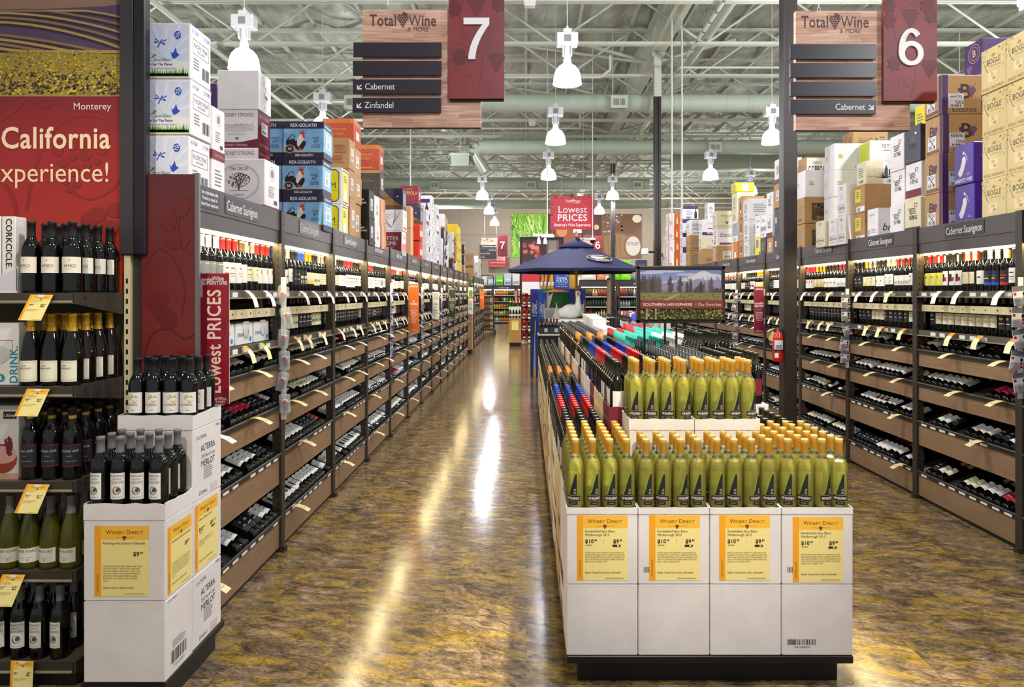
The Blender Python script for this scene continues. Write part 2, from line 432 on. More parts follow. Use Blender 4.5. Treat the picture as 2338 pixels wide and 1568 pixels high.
# round spiral ducts across the hall, with square diffusers
def duct(y, z, r, x0, x1, label, diffs):
    t = thing('round_duct', label, 'duct', (0, y, z))
    b = MB(); b.tube((x0, 0, 0), (x1, 0, 0), r, DUCT, 28)
    x = x0 + .3
    while x < x1: b.tube((x, 0, 0), (x + .012, 0, 0), r + .007, DUCT, 28); x += .6 if y < 22 else 1.2
    b.build('duct_body', t)
    for dx in diffs:
        c = MB(); c.box(dx - .17, -r - .16, -r + .03, dx + .17, -r + .06, -r + .24, DUCT)
        c.box(dx - .19, -r - .2, -r - .01, dx + .19, -r - .15, -r + .27, PALEGREEN)
        for k in range(12):
            if k != 6: c.box(dx - .13 + k * .022, -r - .206, -r + .05, dx - .122 + k * .022, -r - .19, -r + .2, mat((70, 78, 70)))
        c.build('diffuser', t)
    h = MB()
    for hx in range(int(x0) + 2, int(x1) - 1, 4): h.tube((hx, 0, r), (hx, 0, HC - z - .08), .012, PALEGREEN, 5)
    h.build('hanger_rod', t)
duct(15.75, 6.14, .205, -4.1, XR - .2, 'nearest pale green round duct, crossing just behind the first far column', [-3.9, 2.1])
duct(20.6, 6.17, .215, -1.28, XR - .2, 'second pale green round duct from the front, across the aisle', [5.6])
duct(27.3, 6.12, .215, XL + .2, 4.9, 'third pale green round duct, ending right of the aisle', [-3.6, .2, 4.4])
duct(33.0, 6.05, .21, XL + .2, 7.5, 'farthest pale green round duct, in front of the beige wall', [-1.6, 7.0])
duct(24.4, 6.45, .3, 5.2, XR - .2, 'thick pale green duct stub over the right racks', [])
# duct elbow and rooftop-unit boxes hanging from the roof
t = thing('duct_elbow', 'pale green duct elbow with a silver flexible hose turning down', 'duct', (-1.28, 20.6, 6.17))
b = MB(); b.path([(.02, 0, 0), (-.12, 0, -.03), (-.22, 0, -.12), (-.26, 0, -.26)], .215, DUCT, 20); b.build('elbow', t)
b = MB()
for i in range(7): b.tube((-.26 + .045 * i, 0, -.26 - .075 * i), (-.22 + .045 * i, 0, -.335 - .075 * i), .2, mat((208, 212, 206), .25, .5), 16, .185)
b.build('flexible_hose', t)
b = MB(); b.box(-.95, -.3, -.62, -.42, .3, -.3, DUCT); b.box(-1.0, -.35, -.32, -.4, .35, -.26, PALEGREEN); b.tube((-.7, 0, -.26), (-.7, 0, 1.7), .012, PALEGREEN, 5); b.build('plenum_box', t)
b = MB(); b.box(-8.3, 21, 4.2, -6.6, 24, 6.66, DUCT); b.box(-8.36, 20.94, 6.5, -6.54, 24, 6.62, PALEGREEN); b.box(-8.36, 20.94, 6.2, -6.54, 24, 6.3, PALEGREEN)
tag(b.build('air_shaft'), 'tall boxed pale green air shaft above the far left racks', 'duct')
# tall thin wall corner seen over the left racks
# steel columns of the centre line
def column(y, label):
    t = thing('support_column', label, 'column', (2.908, y + .075, 0))
    b = MB()
    if y < 8:
        b.cbox(-.075, -.075, 0.002, .075, .075, 7.05, COLUMN, .008)
    else:
        for s in (-1, 1): b.cbox(s * .075, -.075, 0.002, s * .022, .075, 6.1, COLUMN, .006)
        b.box(-.03, -.04, 0, .03, .04, 6.1, mat((50, 42, 42), .4))
    b.build('painted_post', t)
    if y > 8:
        b = MB(); b.cbox(-.08, -.08, 6.1, .08, .08, 7.05, PALEGREEN, .006); b.box(-.14, -.14, 6.98, .14, .14, 7.055, PALEGREEN); b.build('post_top', t)
    b = MB(); b.box(-.13, -.13, 0.001, .13, .13, .02, BLACK); b.build('base_plate', t)
column(7.5, 'thick dark brown steel column nearest the camera, beside the right racks')
column(15.06, 'second dark brown column from the camera, behind the vineyard picture sign')
column(22.8, 'third dark brown column, thin in the distance beside the umbrella')

# high-bay pendant lamps
def pendant_meshes():
    P = {}
    b = MB(); b.tube((0, 0, .84), (0, 0, 3.12), .008, mat((210, 214, 208)), 5); P['cord'] = b.mesh('cord')
    b = MB(); b.cbox(-.155, -.09, .56, .155, .09, .74, SIGNWHITE, .01); b.box(-.06, -.06, .74, .06, .06, .8, SIGNWHITE); b.box(-.05, -.092, .6, .05, -.088, .7, mat((150, 150, 154))); b.tube((0, 0, .8), (0, 0, .85), .02, SIGNWHITE, 8); P['ballast_box'] = b.mesh('ballast_box')
    b = MB(); b.box(-.07, -.05, .42, -.05, .05, .56, SIGNWHITE); b.box(.05, -.05, .42, .07, .05, .56, SIGNWHITE); b.tube((0, 0, .38), (0, 0, .56), .05, mat((232, 232, 236), .4), 10); P['socket'] = b.mesh('socket')
    b = MB(); b.lathe([(.216, 0), (.208, .012), (.204, .07), (.192, .14), (.168, .2), (.13, .25), (.085, .28), (.06, .3), (.05, .38)], SHADE, 18); b.lathe([(.202, .0), (.197, .07), (.185, .138), (.161, .196), (.124, .244), (.08, .274), (.055, .294), (.045, .372)][::-1], SHADE, 18)
    P['lamp_shade'] = b.mesh('lamp_shade'); return P
PM = pendant_meshes(); ZR = 4.85
def pendant(x, y, label, seen=True):
    z = ZR
    t = thing('pendant_lamp', label, 'pendant lamp', (x, y, z))
    for k, me in PM.items(): obj(k, me, t)
    point('lamp_bulb', (x, y, z + .1), PENDANT_W, (.96, .97, 1.0), .1)
rowsL = [(.61, 10.1, 'largest white bell pendant lamp hanging over the centre of the aisle'),
         (.61, 14.1, 'white bell pendant lamp second in line above the red prices sign'),
         (.61, 18.5, 'white bell pendant lamp third in line just above the red prices sign'),
         (-1.43, 22.4, 'bell pendant lamp with its box visible, first of the far line over the aisle'),
         (-1.43, 26.5, 'bell pendant lamp, second of the far line over the aisle'),
         (-1.43, 31.0, 'bell pendant lamp, third of the far line over the aisle'),
         (-3.9, 9.45, 'glowing bell pendant lamp behind the plain white carton on the left racks'),
         (-3.9, 13.1, 'pendant lamp whose white box peeks over the orange cartons'),
         (5.08, 14.1, 'bell pendant lamp half hidden by the thick brown column'),
         (5.0, 18.5, 'bell pendant lamp in front of the third duct over the right racks'),
         (2.84, 22.4, 'bell pendant lamp partly behind the third brown column'),
         (2.84, 26.5, 'bell pendant lamp just right of the red prices sign'),
         (2.6, 34.5, 'distant bell pendant lamp peeking below the red prices sign'),
         (7.0, 21.3, 'small bright bulb of a lamp between the cartons at upper right')]
for x, y, l in rowsL: pendant(x, y, l)
# unseen lamps, most of the same rows, that hang above and behind the camera or behind the racks: only their light reaches the picture
for x, y in ((.61, 5.8), (.61, 1.6), (-3.9, 5.2), (5.0, 5.8), (5.0, 10.0), (-3.9, 18), (-8, 12), (9, 12), (-8, 22), (9, 26), (-4, 33), (8, 34), (5.0, 1.6), (-2, 37), (3, 37), (7, 37)):  # those by the back wall are unseen lamps added to brighten it
    point('lamp_bulb', (x, y, ZR + .1), PENDANT_W, (.96, .97, 1.0), .12)
# small ceiling sensors
for x, y, z, l in ((.06, 11.2, 6.5, 'small white sensor box under the roof right of the seven sign'), (.18, 19.3, 6.55, 'small white sensor box under the roof between two ducts'), (5.9, 8.0, 5.13, 'white emergency speaker box at the upper right under the roof')):
    b = MB(); b.cbox(x - .1, y - .08, z, x + .1, y + .08, z + .13, SIGNWHITE, .012); b.cbox(x - .085, y - .07, z - .05, x + .085, y + .07, z, SIGNWHITE, .012); b.tube((x, y, z + .13), (x, y, 7.95), .01, PALEGREEN, 5)
    tag(b.build('sensor_box'), l, 'sensor')
# ------------------------------------------------------------------ bottles
def prof_bord(s=1.0):
    return [(0, 0), (.033, 0), (.0365, .004), (.0372, .012), (.0372, .172), (.0367, .183), (.0347, .196), (.0305, .2075), (.0245, .218), (.019, .2275), (.0158, .24), (.0147, .255), (.0146, .298)]
def prof_burg():
    return [(0, 0), (.036, 0), (.0405, .005), (.041, .014), (.041, .12), (.038, .15), (.031, .185), (.0225, .215), (.017, .236), (.0148, .255), (.0146, .298)]
def patch(b, r, z0, z1, a, m, n=8, a0=None):
    a0 = -a if a0 is None else a0
    b.lathe([(r, z0), (r, z1)], m, n, a0=a0, a1=a)
_BM = {}
def body_mesh(shape, m, seg=16):
    k = ('b', shape, m, seg)
    if k not in _BM:
        b = MB(); b.lathe(prof_bord() if shape == 'bord' else prof_burg(), m, seg); _BM[k] = b.mesh('bottle_glass')
    return _BM[k]
def cap_mesh(m, z0=.238, seg=14, ring=None):
    k = ('c', m, z0, seg, ring)
    if k not in _BM:
        b = MB(); r0 = .0166 if z0 > .235 else .02
        b.lathe([(r0, z0), (.0156, z0 + .02), (.0154, .288), (.0166, .289), (.0166, .3), (.0155, .303), (0, .3035)], m, seg)
        if ring: b.lathe([(.0158, .255), (.0158, .268)], ring, seg)
        _BM[k] = b.mesh('capsule')
    return _BM[k]
def label_mesh(m, z0=.06, z1=.155, a=1.2, r=.0377, art=None, key=None):
    k = ('l', m, z0, z1, a, r, key)
    if k not in _BM:
        b = MB(); patch(b, r, z0, z1, a, m)
        if art: art(b, r + .0004)
        _BM[k] = b.mesh('label')
    return _BM[k]

def art_lines(ink):
    def f(b, r):
        patch(b, r, .128, .136, .45, ink, 4); patch(b, r, .1, .104, .6, ink, 4); patch(b, r, .085, .088, .4, ink, 4)
    return f
def art_band(col, z0, z1):
    return lambda b, r: patch(b, r, z0, z1, 1.2, col)
def art_text(s, ink, z, h, extra=None):
    def f(b, r):
        b.text(s, (0, 0, 0), UX, UZ, h, ink, 'C', bend=(r, z), maxw=2 * r * .95)
        if extra: extra(b, r)
    return f

CAPS = {'black': mat((30, 29, 32), .35), 'white': mat((232, 228, 224), .4), 'red': mat((186, 34, 40), .35), 'gold': mat((196, 146, 44), .32, .45), 'blue': mat((36, 66, 170), .35),
        'grey': mat((120, 118, 120), .4), 'cream': mat((222, 204, 150), .4), 'maroon': mat((104, 28, 36), .35), 'orange': mat((236, 116, 26), .4), 'teal': mat((48, 190, 172), .4), 'brown': mat((92, 72, 64), .4), 'tan': mat((206, 152, 60), .35, .3)}
LABW = mat((240, 238, 232), .55); LABC = mat((236, 226, 196), .55); LABY = mat((226, 216, 96), .55); LABG = mat((150, 150, 148), .5); LABK = mat((34, 36, 44), .5); LABR = mat((186, 38, 62), .5); LABB = mat((36, 84, 190), .5); LABGR = mat((96, 142, 60), .5); LABO = mat((226, 120, 40), .5)
# name: (capsule, label material, z0, z1, half angle, art, words)
TYPES = [
    ('white', LABG, .06, .16, 1.25, lambda b, r: [patch(b, r, .066 + .012 * i, .07 + .012 * i, .8 - .12 * i, INK, 4, -.5 + .1 * i) for i in range(3)] + [patch(b, r, .145, .149, .5, LABW, 4)], 'white foil and grey label'),
    ('red', LABW, .045, .165, 1.3, art_lines(mat((170, 90, 80))), 'red foil and tall white label'),
    ('brown', LABW, .05, .16, 1.3, lambda b, r: patch(b, r, .12, .14, .15, mat((176, 60, 40)), 3), 'brown foil and white label'),
    ('grey', LABC, .06, .15, 1.2, art_lines(mat((150, 130, 90))), 'grey foil and cream label'),
    ('red', LABW, .05, .15, 1.3, lambda b, r: patch(b, r, .11, .14, .5, mat((190, 120, 110)), 3, -.1), 'red foil and red-printed label'),
    ('cream', LABW, .07, .165, 1.1, art_lines(GREY), 'cream foil and white label'),
    ('black', LABK, .05, .165, 1.2, lambda b, r: (patch(b, r, .09, .095, .7, LABW, 4), patch(b, r, .12, .135, .4, mat((190, 180, 150)), 4)), 'black foil and dark label'),
    ('blue', LABK, .05, .165, 1.2, lambda b, r: (patch(b, r, .1, .12, .6, LABW, 4), patch(b, r, .06, .09, 1.0, LABC, 4)), 'blue foil and pale-striped dark label'),
    ('gold', LABC, .06, .15, 1.2, art_band(LABY, .06, .09), 'gold foil and cream and yellow label'),
    ('black', LABW, .055, .155, 1.25, lambda b, r: (patch(b, r, .1, .112, .12, INK, 2, -.25), patch(b, r, .1, .112, .35, INK, 2, .15)), 'black foil and dotted white label'),
    ('red', LABY, .05, .155, 1.3, lambda b, r: patch(b, r, .11, .128, .2, LABGR, 3), 'red foil and green-dotted yellow label'),
    ('black', LABW, .05, .165, 1.1, lambda b, r: (patch(b, r, .08, .14, .4, INK, 3, -.5), patch(b, r, .085, .115, .8, LABR, 3, .35)), 'black foil and dark-pictured label'),
    ('cream', LABC, .06, .15, 1.0, lambda b, r: patch(b, r, .118, .126, .12, LABR, 2), 'cream foil and plain cream label'),
    ('white', LABK, .045, .15, 1.25, lambda b, r: (patch(b, r, .045, .068, 1.25, LABB), patch(b, r, .092, .1, .6, LABY, 4), patch(b, r, .112, .118, .9, LABB, 6)), 'blue-banded dark label'),
    ('white', LABK, .045, .15, 1.25, lambda b, r: (patch(b, r, .045, .068, 1.25, LABR), patch(b, r, .092, .1, .6, LABO, 4), patch(b, r, .112, .118, .9, LABR, 6)), 'red-banded dark label'),
    ('maroon', LABW, .06, .15, 1.25, lambda b, r: patch(b, r, .07, .1, .9, mat((150, 140, 120)), 4), 'maroon foil and white picture label'),
    ('black', LABC, .05, .15, 1.3, lambda b, r: patch(b, r, .08, .1, .8, LABGR, 4), 'black foil and green-printed cream label'),
    ('grey', LABR, .06, .15, 1.3, lambda b, r: (patch(b, r, .1, .104, .9, LABW, 4), patch(b, r, .142, .145, 1.3, LABW, 6)), 'grey foil and crimson label'),
    ('orange', LABW, .06, .15, 1.2, art_band(LABO, .06, .09), 'orange foil and white and orange label'),
    ('black', LABW, .06, .165, 1.25, art_lines(INK), 'black foil and plain white label'),
]
def proto_meshes(ti, seg=14, lying=False):
    cap, lm, z0, z1, a, art, w = TYPES[ti]
    lab = label_mesh(lm, z0, z1, a, .0377, art, key=ti)
    return body_mesh('bord', GLASS, seg), lab, cap_mesh(CAPS[cap], .236, 12)

def bottle_parts(root_name, label, cat, M, body, parts, group=None):
    o = obj(root_name, body); o.matrix_world = M; tag(o, label, cat, group)
    for nm, me in parts: obj(nm, me, o)
    return o
def T(x, y, z, rz=0.0): return Matrix.Translation((x, y, z)) @ Matrix.Rotation(rz, 4, 'Z')
# low-detail bottle for the far crowd
def low_bottle(cap, lab, glass=GLASS, seg=7, lz=(.06, .155)):
    b = MB(); b.lathe([(.033, 0), (.0372, .006), (.0372, .19), (.03, .215), (.0165, .24)], glass, seg)
    b.lathe([(.0165, .238), (.0158, .3), (0, .302)], cap, seg)
    if lab: b.lathe([(.0378, lz[0]), (.0378, lz[1])], lab, 4, a0=-1.2, a1=1.2)
    return b
LOW = [low_bottle(CAPS[t[0]], t[1], lz=(t[2], t[3])) for t in TYPES]

# ------------------------------------------------------------------ wine racks: bays with wooden trays
PITCH = 1.235
XLEFT, XRIGHT = -1.667, 3.345
TRAYS = [(1.277, 1.135), (.995, .845), (.67, .462), (.245, .034)]   # lip, lower edge of the board
SH1, SH2 = 1.765, 1.438
TILT = math.radians(22)
def bay_meshes(s, x0):
    """meshes of one bay; s=-1 left run, +1 right run; d = depth into the rack"""
    P = {}; L = PITCH
    rx = (0, 1, 0) if s < 0 else (0, -1, 0)
    def bx(b, d0, y0, z0, d1, y1, z1, m): b.box(x0 + s * d0, y0, z0, x0 + s * d1, y1, z1, m)
    b = MB(); bx(b, -.012, -.032, 0.012, .05, .032, 2.262, POST); bx(b, -.012, -.032, 2.262, .012, .032, 2.312, POST)
    for i in range(44):
        z = .07 + i * .05; bx(b, -.0128, .004, z, -.012, .013, z + .009, HOLE)
        for q in (-1,): b.poly([(x0 + s * .006, -.0325, z), (x0 + s * .016, -.0325, z), (x0 + s * .016, -.0325, z + .026), (x0 + s * .006, -.0325, z + .026)], HOLE)
    bx(b, -.03, -.033, .001, .07, .033, .012, POST); b.tube((x0 - s * .02, 0, .0), (x0 - s * .02, 0, .03), .02, POST, 8)
    P['upright_post'] = b
    b = MB(); bx(b, 0, .033, 2.175, .012, L - .033, 2.308, HEADER); bx(b, .006, .033, 2.087, .014, L - .033, 2.175, HEADER); P['header_panel'] = b
    b = MB(); bx(b, .031, .06, 2.073, .054, L - .06, 2.086, STRIP); P['light_strip'] = b
    b = MB(); bx(b, .03, .033, 2.236, .62, L - .033, 2.262, SHELFMETAL); P['top_deck'] = b
    b = MB(); bx(b, .622, .002, .05, .635, L - .002, 2.26, BACKP); P['back_panel'] = b
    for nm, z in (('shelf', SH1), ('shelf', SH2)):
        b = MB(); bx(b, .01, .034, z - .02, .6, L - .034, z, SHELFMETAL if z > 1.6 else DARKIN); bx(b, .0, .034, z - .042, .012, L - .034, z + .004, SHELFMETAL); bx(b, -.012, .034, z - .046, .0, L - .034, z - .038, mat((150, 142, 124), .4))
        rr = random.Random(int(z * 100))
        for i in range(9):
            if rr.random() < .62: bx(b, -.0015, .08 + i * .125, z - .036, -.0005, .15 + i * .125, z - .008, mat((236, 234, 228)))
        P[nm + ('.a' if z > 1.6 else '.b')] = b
    b = MB(); bx(b, .03, .034, 1.6, .045, L - .034, 1.655, RAIL); bx(b, .03, .034, 1.52, .05, .048, 1.74, RAIL)
    for i in range(8): bx(b, .0292, .13 + i * .13, 1.622, .03, .142 + i * .13, 1.634, HOLE)
    P['cross_rail'] = b
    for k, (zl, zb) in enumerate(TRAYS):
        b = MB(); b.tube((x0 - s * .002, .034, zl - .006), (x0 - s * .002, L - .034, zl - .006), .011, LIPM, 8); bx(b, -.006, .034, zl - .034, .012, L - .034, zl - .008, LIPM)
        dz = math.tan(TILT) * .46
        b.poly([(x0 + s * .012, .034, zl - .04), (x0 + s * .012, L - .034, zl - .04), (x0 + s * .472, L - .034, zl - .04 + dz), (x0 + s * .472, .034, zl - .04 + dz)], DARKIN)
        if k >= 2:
            rr = random.Random(k)
            for i in range(9):
                if rr.random() < .75: bx(b, -.0075, .07 + i * .125, zl - .032, -.0062, .145 + i * .125, zl - .01, mat((236, 234, 228)))
        w = MB(); bx(w, .004, .034, zb, .02, L - .034, zl - .034, TRAYWOOD)
        P['bottle_tray.%d' % k] = (b, w)
    b = MB(); bx(b, .02, .034, 0.001, .04, L - .034, .034, BLACK); P['kick_strip'] = b
    return {k: ((v[0].mesh('bottle_tray'), v[1].mesh('front_board')) if isinstance(v, tuple) else v.mesh(k.split('.')[0])) for k, v in P.items()}
BAYM = {-1: bay_meshes(-1, XLEFT), 1: bay_meshes(1, XRIGHT)}
def header_sign(s, x0, st, y0, y1, h=.056, lines=None):
    b = MB(); xx = x0 - s * .003
    b.box(x0 - s * .0005, y0, 2.193, xx, y1, 2.293, PLATE)
    rx = (0, 1, 0) if s < 0 else (0, -1, 0); o = (xx - s * .0008, (y0 + y1) / 2, 2.214)
    if lines:
        for i, ln in enumerate(lines): b.text(ln, (xx - s * .0008, (y0 + y1) / 2, 2.268 - i * .03), rx, UZ, .017, SIGNWHITE, 'C', True, maxw=(y1 - y0) * .9)
    else: b.text(st, o, rx, UZ, h, SIGNWHITE, 'C', maxw=(y1 - y0) * .92)
    return b.mesh('header_sign')
HSIGN = {-1: header_sign(-1, XLEFT, 'Cabernet Sauvignon', .36, .83), 1: header_sign(1, XRIGHT, 'Cabernet Sauvignon', .36, .83)}
def bay(s, y, label, sign=True, last=False):
    x0 = XLEFT if s < 0 else XRIGHT
    t = thing('wine_rack_bay', label, 'wine rack', (0, y, 0))
    for k, me in BAYM[s].items():
        if isinstance(me, tuple):
            o = obj('bottle_tray', me[0], t); obj('front_board', me[1], o)
        else:
            o = obj(k.split('.')[0], me, t)
            if k == 'header_panel' and sign: obj('header_sign', HSIGN[s], o)
    if last:
        o = obj('upright_post', BAYM[s]['upright_post'], t); o.location = (0, PITCH, 0)
    return t
YL0, YR0, NL, NR = 3.42, 3.385, 13, 12
for i in range(NL):
    t = bay(-1, YL0 + i * PITCH, 'dark metal wine rack bay with wooden trays, %s from the camera in the left row' % ORD[i], last=(i == NL - 1))
    if i == 0:
        obj('header_notice', header_sign(-1, XLEFT, '', .06, .29, lines=['Set Alphabetically', 'Front to back in', 'four foot sections']), t)
for j in range(NR):
    bay(1, YR0 + j * PITCH, 'dark metal wine rack bay with wooden trays, %s from the camera in the right row' % ORD[j], last=(j == NR - 1))

# bottle orientation in a tray: base at the lip, neck up and back, label up
def lying_M(s, y, zl, d0=.03):
    x0 = XLEFT if s < 0 else XRIGHT
    a = Vector((s * math.cos(TILT), 0, math.sin(TILT))); n = Vector((-s * math.sin(TILT), 0, math.cos(TILT)))
    yl = -n; xl = yl.cross(a)
    p = Vector((x0 + s * .012, y, zl - .04)) + n * .0385 + a * .012
    M = Matrix.Identity(4)
    for r in range(3): M[r][0] = xl[r]; M[r][1] = yl[r]; M[r][2] = a[r]; M[r][3] = p[r]
    return M
side = {-1: 'left', 1: 'right'}
stuff_st, stuff_ly = MB(), MB()
SPEC_TOP = {(-1, 0): [0] * 5 + [1] * 3 + [2, 3, 3] + [4] * 3, (1, 1): [14, 19, 14, 13, 13, 9, 12, 12, 11, 11, 11, 10, 10, 10], (1, 2): [19, 19, 15, 15, 15, 5, 5, 9, 9, 3, 3, 8, 6, 6], (-1, 1): [8, 9, 9, 5, 6, 6, 7, 7, 8, 8, 16, 16, 3, 3]}
TRAYT = {(-1, 2, 1): None}
POOL_T = [1, 2, 3, 4, 5, 6, 7, 8, 9, 10, 11, 12, 15, 16, 18, 19, 19, 9, 1]
POOL_L = [19, 3, 9, 5, 1, 12, 16, 6, 2, 11, 15, 17, 19, 5, 6, 19]
EMPTY_TOP = random.Random(11)
def runs(rng, pool, n):
    out = []
    while len(out) < n:
        t = rng.choice(pool); out += [t] * rng.choice((2, 3, 3, 4))
    return out[:n]
TRAYW = ['top tray', 'second tray', 'third tray', 'bottom tray']
PITCH_B = .0835
for s, n in ((-1, NL), (1, NR)):
    y00 = YL0 if s < 0 else YR0; x0 = XLEFT if s < 0 else XRIGHT
    for i in range(n):
        if s > 0 and i == 0: continue
        rng = random.Random(100 * i + s); yb = y00 + i * PITCH
        # ---- standing rows
        for lvl, zs in ((0, SH1), (1, SH2)):
            ts = SPEC_TOP.get((s, i)) if lvl == 0 else None
            ts = ts or runs(rng, POOL_T if lvl == 0 else [6, 6, 6, 16, 6, 7, 3, 6], 14)  # mostly dark labels below, putting the railed shelf's shade into colour
            cnt = {}
            for k in range(14):
                if lvl == 1 and s < 0 and i == 0 and k < 14: continue     # gift boxes stand here
                y = yb + .074 + k * PITCH_B
                d = .075 if lvl == 0 else .12
                ti = ts[k]; M = T(x0 + s * (d + rng.uniform(-.004, .004)), y, zs + .001, -s * math.pi / 2 + rng.uniform(-.25, .25))
                cnt[ti] = cnt.get(ti, 0) + 1
                if i <= (4 if s < 0 else 5) and lvl == 0 or (lvl == 1 and i in (1, 2, 3)):
                    bd, lb, cp = proto_meshes(ti)
                    lab = 'dark bottle with %s, %s of its kind on the %s shelf, %s %s-row bay' % (TYPES[ti][6], ORD[cnt[ti] - 1], 'lit' if lvl == 0 else 'railed', ORD[i], side[s])
                    if len(lab.split()) > 16: lab = lab.replace('dark bottle with ', 'bottle, ').replace(' of its kind', '')
                    if len(lab.split()) > 16: lab = lab.replace(' and ', ', ').replace(' on the ', ', ')
                    bottle_parts('shelf_bottle', lab, 'bottle', M, bd, (('label', lb), ('capsule', cp)), 'bottles standing on the racks')
                else: stuff_st.merge(LOW[ti], M)
                if lvl == 0 and i < 6:   # second rank: only foils show above
                    stuff_st.merge(LOW[ts[(k + 4) % 14]], T(x0 + s * .17, y + .03, zs + .001, -s * math.pi / 2))
        # ---- trays
        for k, (zl, zb) in enumerate(TRAYS):
            ts = runs(rng, POOL_L, 14); cnt = {}
            if (s, i, k) == (1, 1, 1): ts = [17] * 6 + [0, 0] + [19] * 4 + [12, 12]
            if (s, i, k) == (1, 2, 1): ts = [4] * 6 + [2] * 3 + [1] * 5
            for q in range(14):
                if rng.random() < .15: continue
                y = yb + .074 + q * PITCH_B; ti = ts[q]; M = lying_M(s, y, zl) @ Matrix.Rotation(rng.uniform(-.22, .22), 4, 'Z')
                cnt[ti] = cnt.get(ti, 0) + 1
                near = (s < 0 and i in (0, 1, 2)) or (s > 0 and i in (1, 2, 3))
                if near:
                    bd, lb, cp = proto_meshes(ti)
                    lab = 'bottle lying with %s, %s such, %s, %s %s-row bay' % (TYPES[ti][6].replace(' and ', ', '), ORD[cnt[ti] - 1], TRAYW[k], ORD[i], side[s])
                    bottle_parts('tray_bottle', lab, 'bottle', M, bd, (('label', lb), ('capsule', cp)), 'bottles lying in the wooden trays')
                else: stuff_ly.merge(LOW[ti], M)
o = stuff_st.build('distant_shelf_bottles'); tag(o, 'farther rows of standing bottles on the lit shelves of both racks', 'bottles', kind='stuff')
o = stuff_ly.build('distant_tray_bottles'); tag(o, 'farther rows of bottles lying in the wooden trays of both racks', 'bottles', kind='stuff')

# glass gift boxes under the rail of the first left bay
for k in range(4):
    b = MB(); y = YL0 + .1 + k * .27; x1 = XLEFT - .06
    b.cbox(x1 - .16, y, SH2 + .001, x1, y + .25, SH2 + .13, WHITE, .003)
    b.ring((x1 + .0006, y + .15, SH2 + .085), UY, UZ, .04, .05, .004, INK); b.rect((x1 + .0007, y + .15, SH2 + .09), UY, UZ, -.045, 0, .045, .05, WHITE)
    b.text('DRINK.', (x1 + .0009, y + .02, SH2 + .05), UY, UZ, .022, mat((40, 150, 190)), 'L', True); b.disc((x1 + .0009, y + .215, SH2 + .03), UY, UZ, .016, .016, mat((40, 150, 190)))
    tag(b.build('glass_gift_box'), 'white drinking glass box with blue lettering, %s along the first left bay' % ORD[k], 'box', 'glass boxes in the first left bay')

# price tags that curl out from the shelf edges
def ptag(col, band, w=.062, l=.11):
    """local: hangs from origin; +y out of the shelf, -z down"""
    b = MB(); pts = [(0, 0), (.028, -.022), (.05, -.055), (.062, -.1)]
    for q in range(3):
        (a0, c0), (a1, c1) = pts[q], pts[q + 1]
        b.poly([(-w / 2, a0, c0), (w / 2, a0, c0), (w / 2, a1, c1), (-w / 2, a1, c1)], band if q == 0 else col)
    for q in range(4):
        f = .15 + q * .2; a = .03 + .025 * f; c = -.025 - .06 * f
        b.poly([(-w * .36, a + .0012, c), (w * (.3 - .1 * (q % 2)), a + .0012, c), (w * (.3 - .1 * (q % 2)), a + .003, c - .004), (-w * .36, a + .003, c - .004)], mat((150, 132, 90)))
    return b
def ftag(col, band, w=.062):
    """flat flag sticking out almost level"""
    b = MB(); pts = [(0, 0), (.03, .002), (.08, -.012), (.12, -.036)]
    for q in range(3):
        (a0, c0), (a1, c1) = pts[q], pts[q + 1]
        b.poly([(-w / 2, a0, c0), (w / 2, a0, c0), (w / 2, a1, c1), (-w / 2, a1, c1)], band if q == 0 else col)
    for q in range(3):
        a = .045 + q * .02; c = -.001 - .55 * (a - .03) * .5
        b.poly([(-w * .36, a, c + .0012), (w * .3, a, c + .0012), (w * .3, a + .004, c - .0002), (-w * .36, a + .004, c - .0002)], mat((150, 132, 90)))
    return b
CARDP = mat((250, 234, 186), .5)
PT = {'orange': (ptag(CARDP, ORANGE), ftag(mat((250, 226, 168)), mat((244, 186, 84)))), 'pink': (ptag(mat((250, 238, 230)), mat((226, 150, 200))), ftag(CARDP, mat((230, 160, 205)))), 'lime': (ptag(mat((236, 240, 170)), mat((180, 205, 60))), ftag(mat((240, 246, 236)), mat((150, 190, 90))))}
PTM = {k: (a.mesh('tag'), c.mesh('tag')) for k, (a, c) in PT.items()}
stuff_tags = MB()
for s, n in ((-1, NL), (1, NR)):
    y00 = YL0 if s < 0 else YR0; x0 = XLEFT if s < 0 else XRIGHT
    for i in range(n):
        if s > 0 and i == 0: continue
        rng = random.Random(900 + 31 * i + s)
        for lvl in range(6):
            if lvl >= 4 and i < 2 and rng.random() < .3: continue
            z = [SH1 + .004, SH2 + .004, TRAYS[0][0] + .007, TRAYS[1][0] + .007, TRAYS[2][0] + .007, TRAYS[3][0] + .007][lvl]
            m = [3, 3, 2, 2, 1, 1][lvl]; ph = rng.uniform(.5, 3); ys = [ph + 11.0 * e / m + rng.uniform(-.8, .8) for e in range(m)]; num = 0
            for q in ys:
                c = 'pink' if lvl == 0 and rng.random() < .75 else ('lime' if rng.random() < .1 else 'orange')
                M = T(x0 - s * .014, y00 + i * PITCH + .05 + min(12.4, q) * .09, z, s * math.pi / 2)
                shp = 0 if lvl < 2 else 1; num += 1
                if i <= (4 if s < 0 else 5):
                    lev = ['lit shelf', 'railed shelf'] + TRAYW
                    o = obj('price_tag', PTM[c][shp]); o.matrix_world = M
                    tag(o, 'pale price tag with %s top edge, %s on the %s, %s %s-row bay' % (c, ORD[num - 1], lev[lvl], ORD[i], side[s]), 'price tag', 'price tags on the rack edges')
                else: stuff_tags.merge(PT[c][shp], M)
tag(stuff_tags.build('distant_price_tags'), 'many small pale price tags on the farther shelf edges of both racks', 'price tags', kind='stuff')
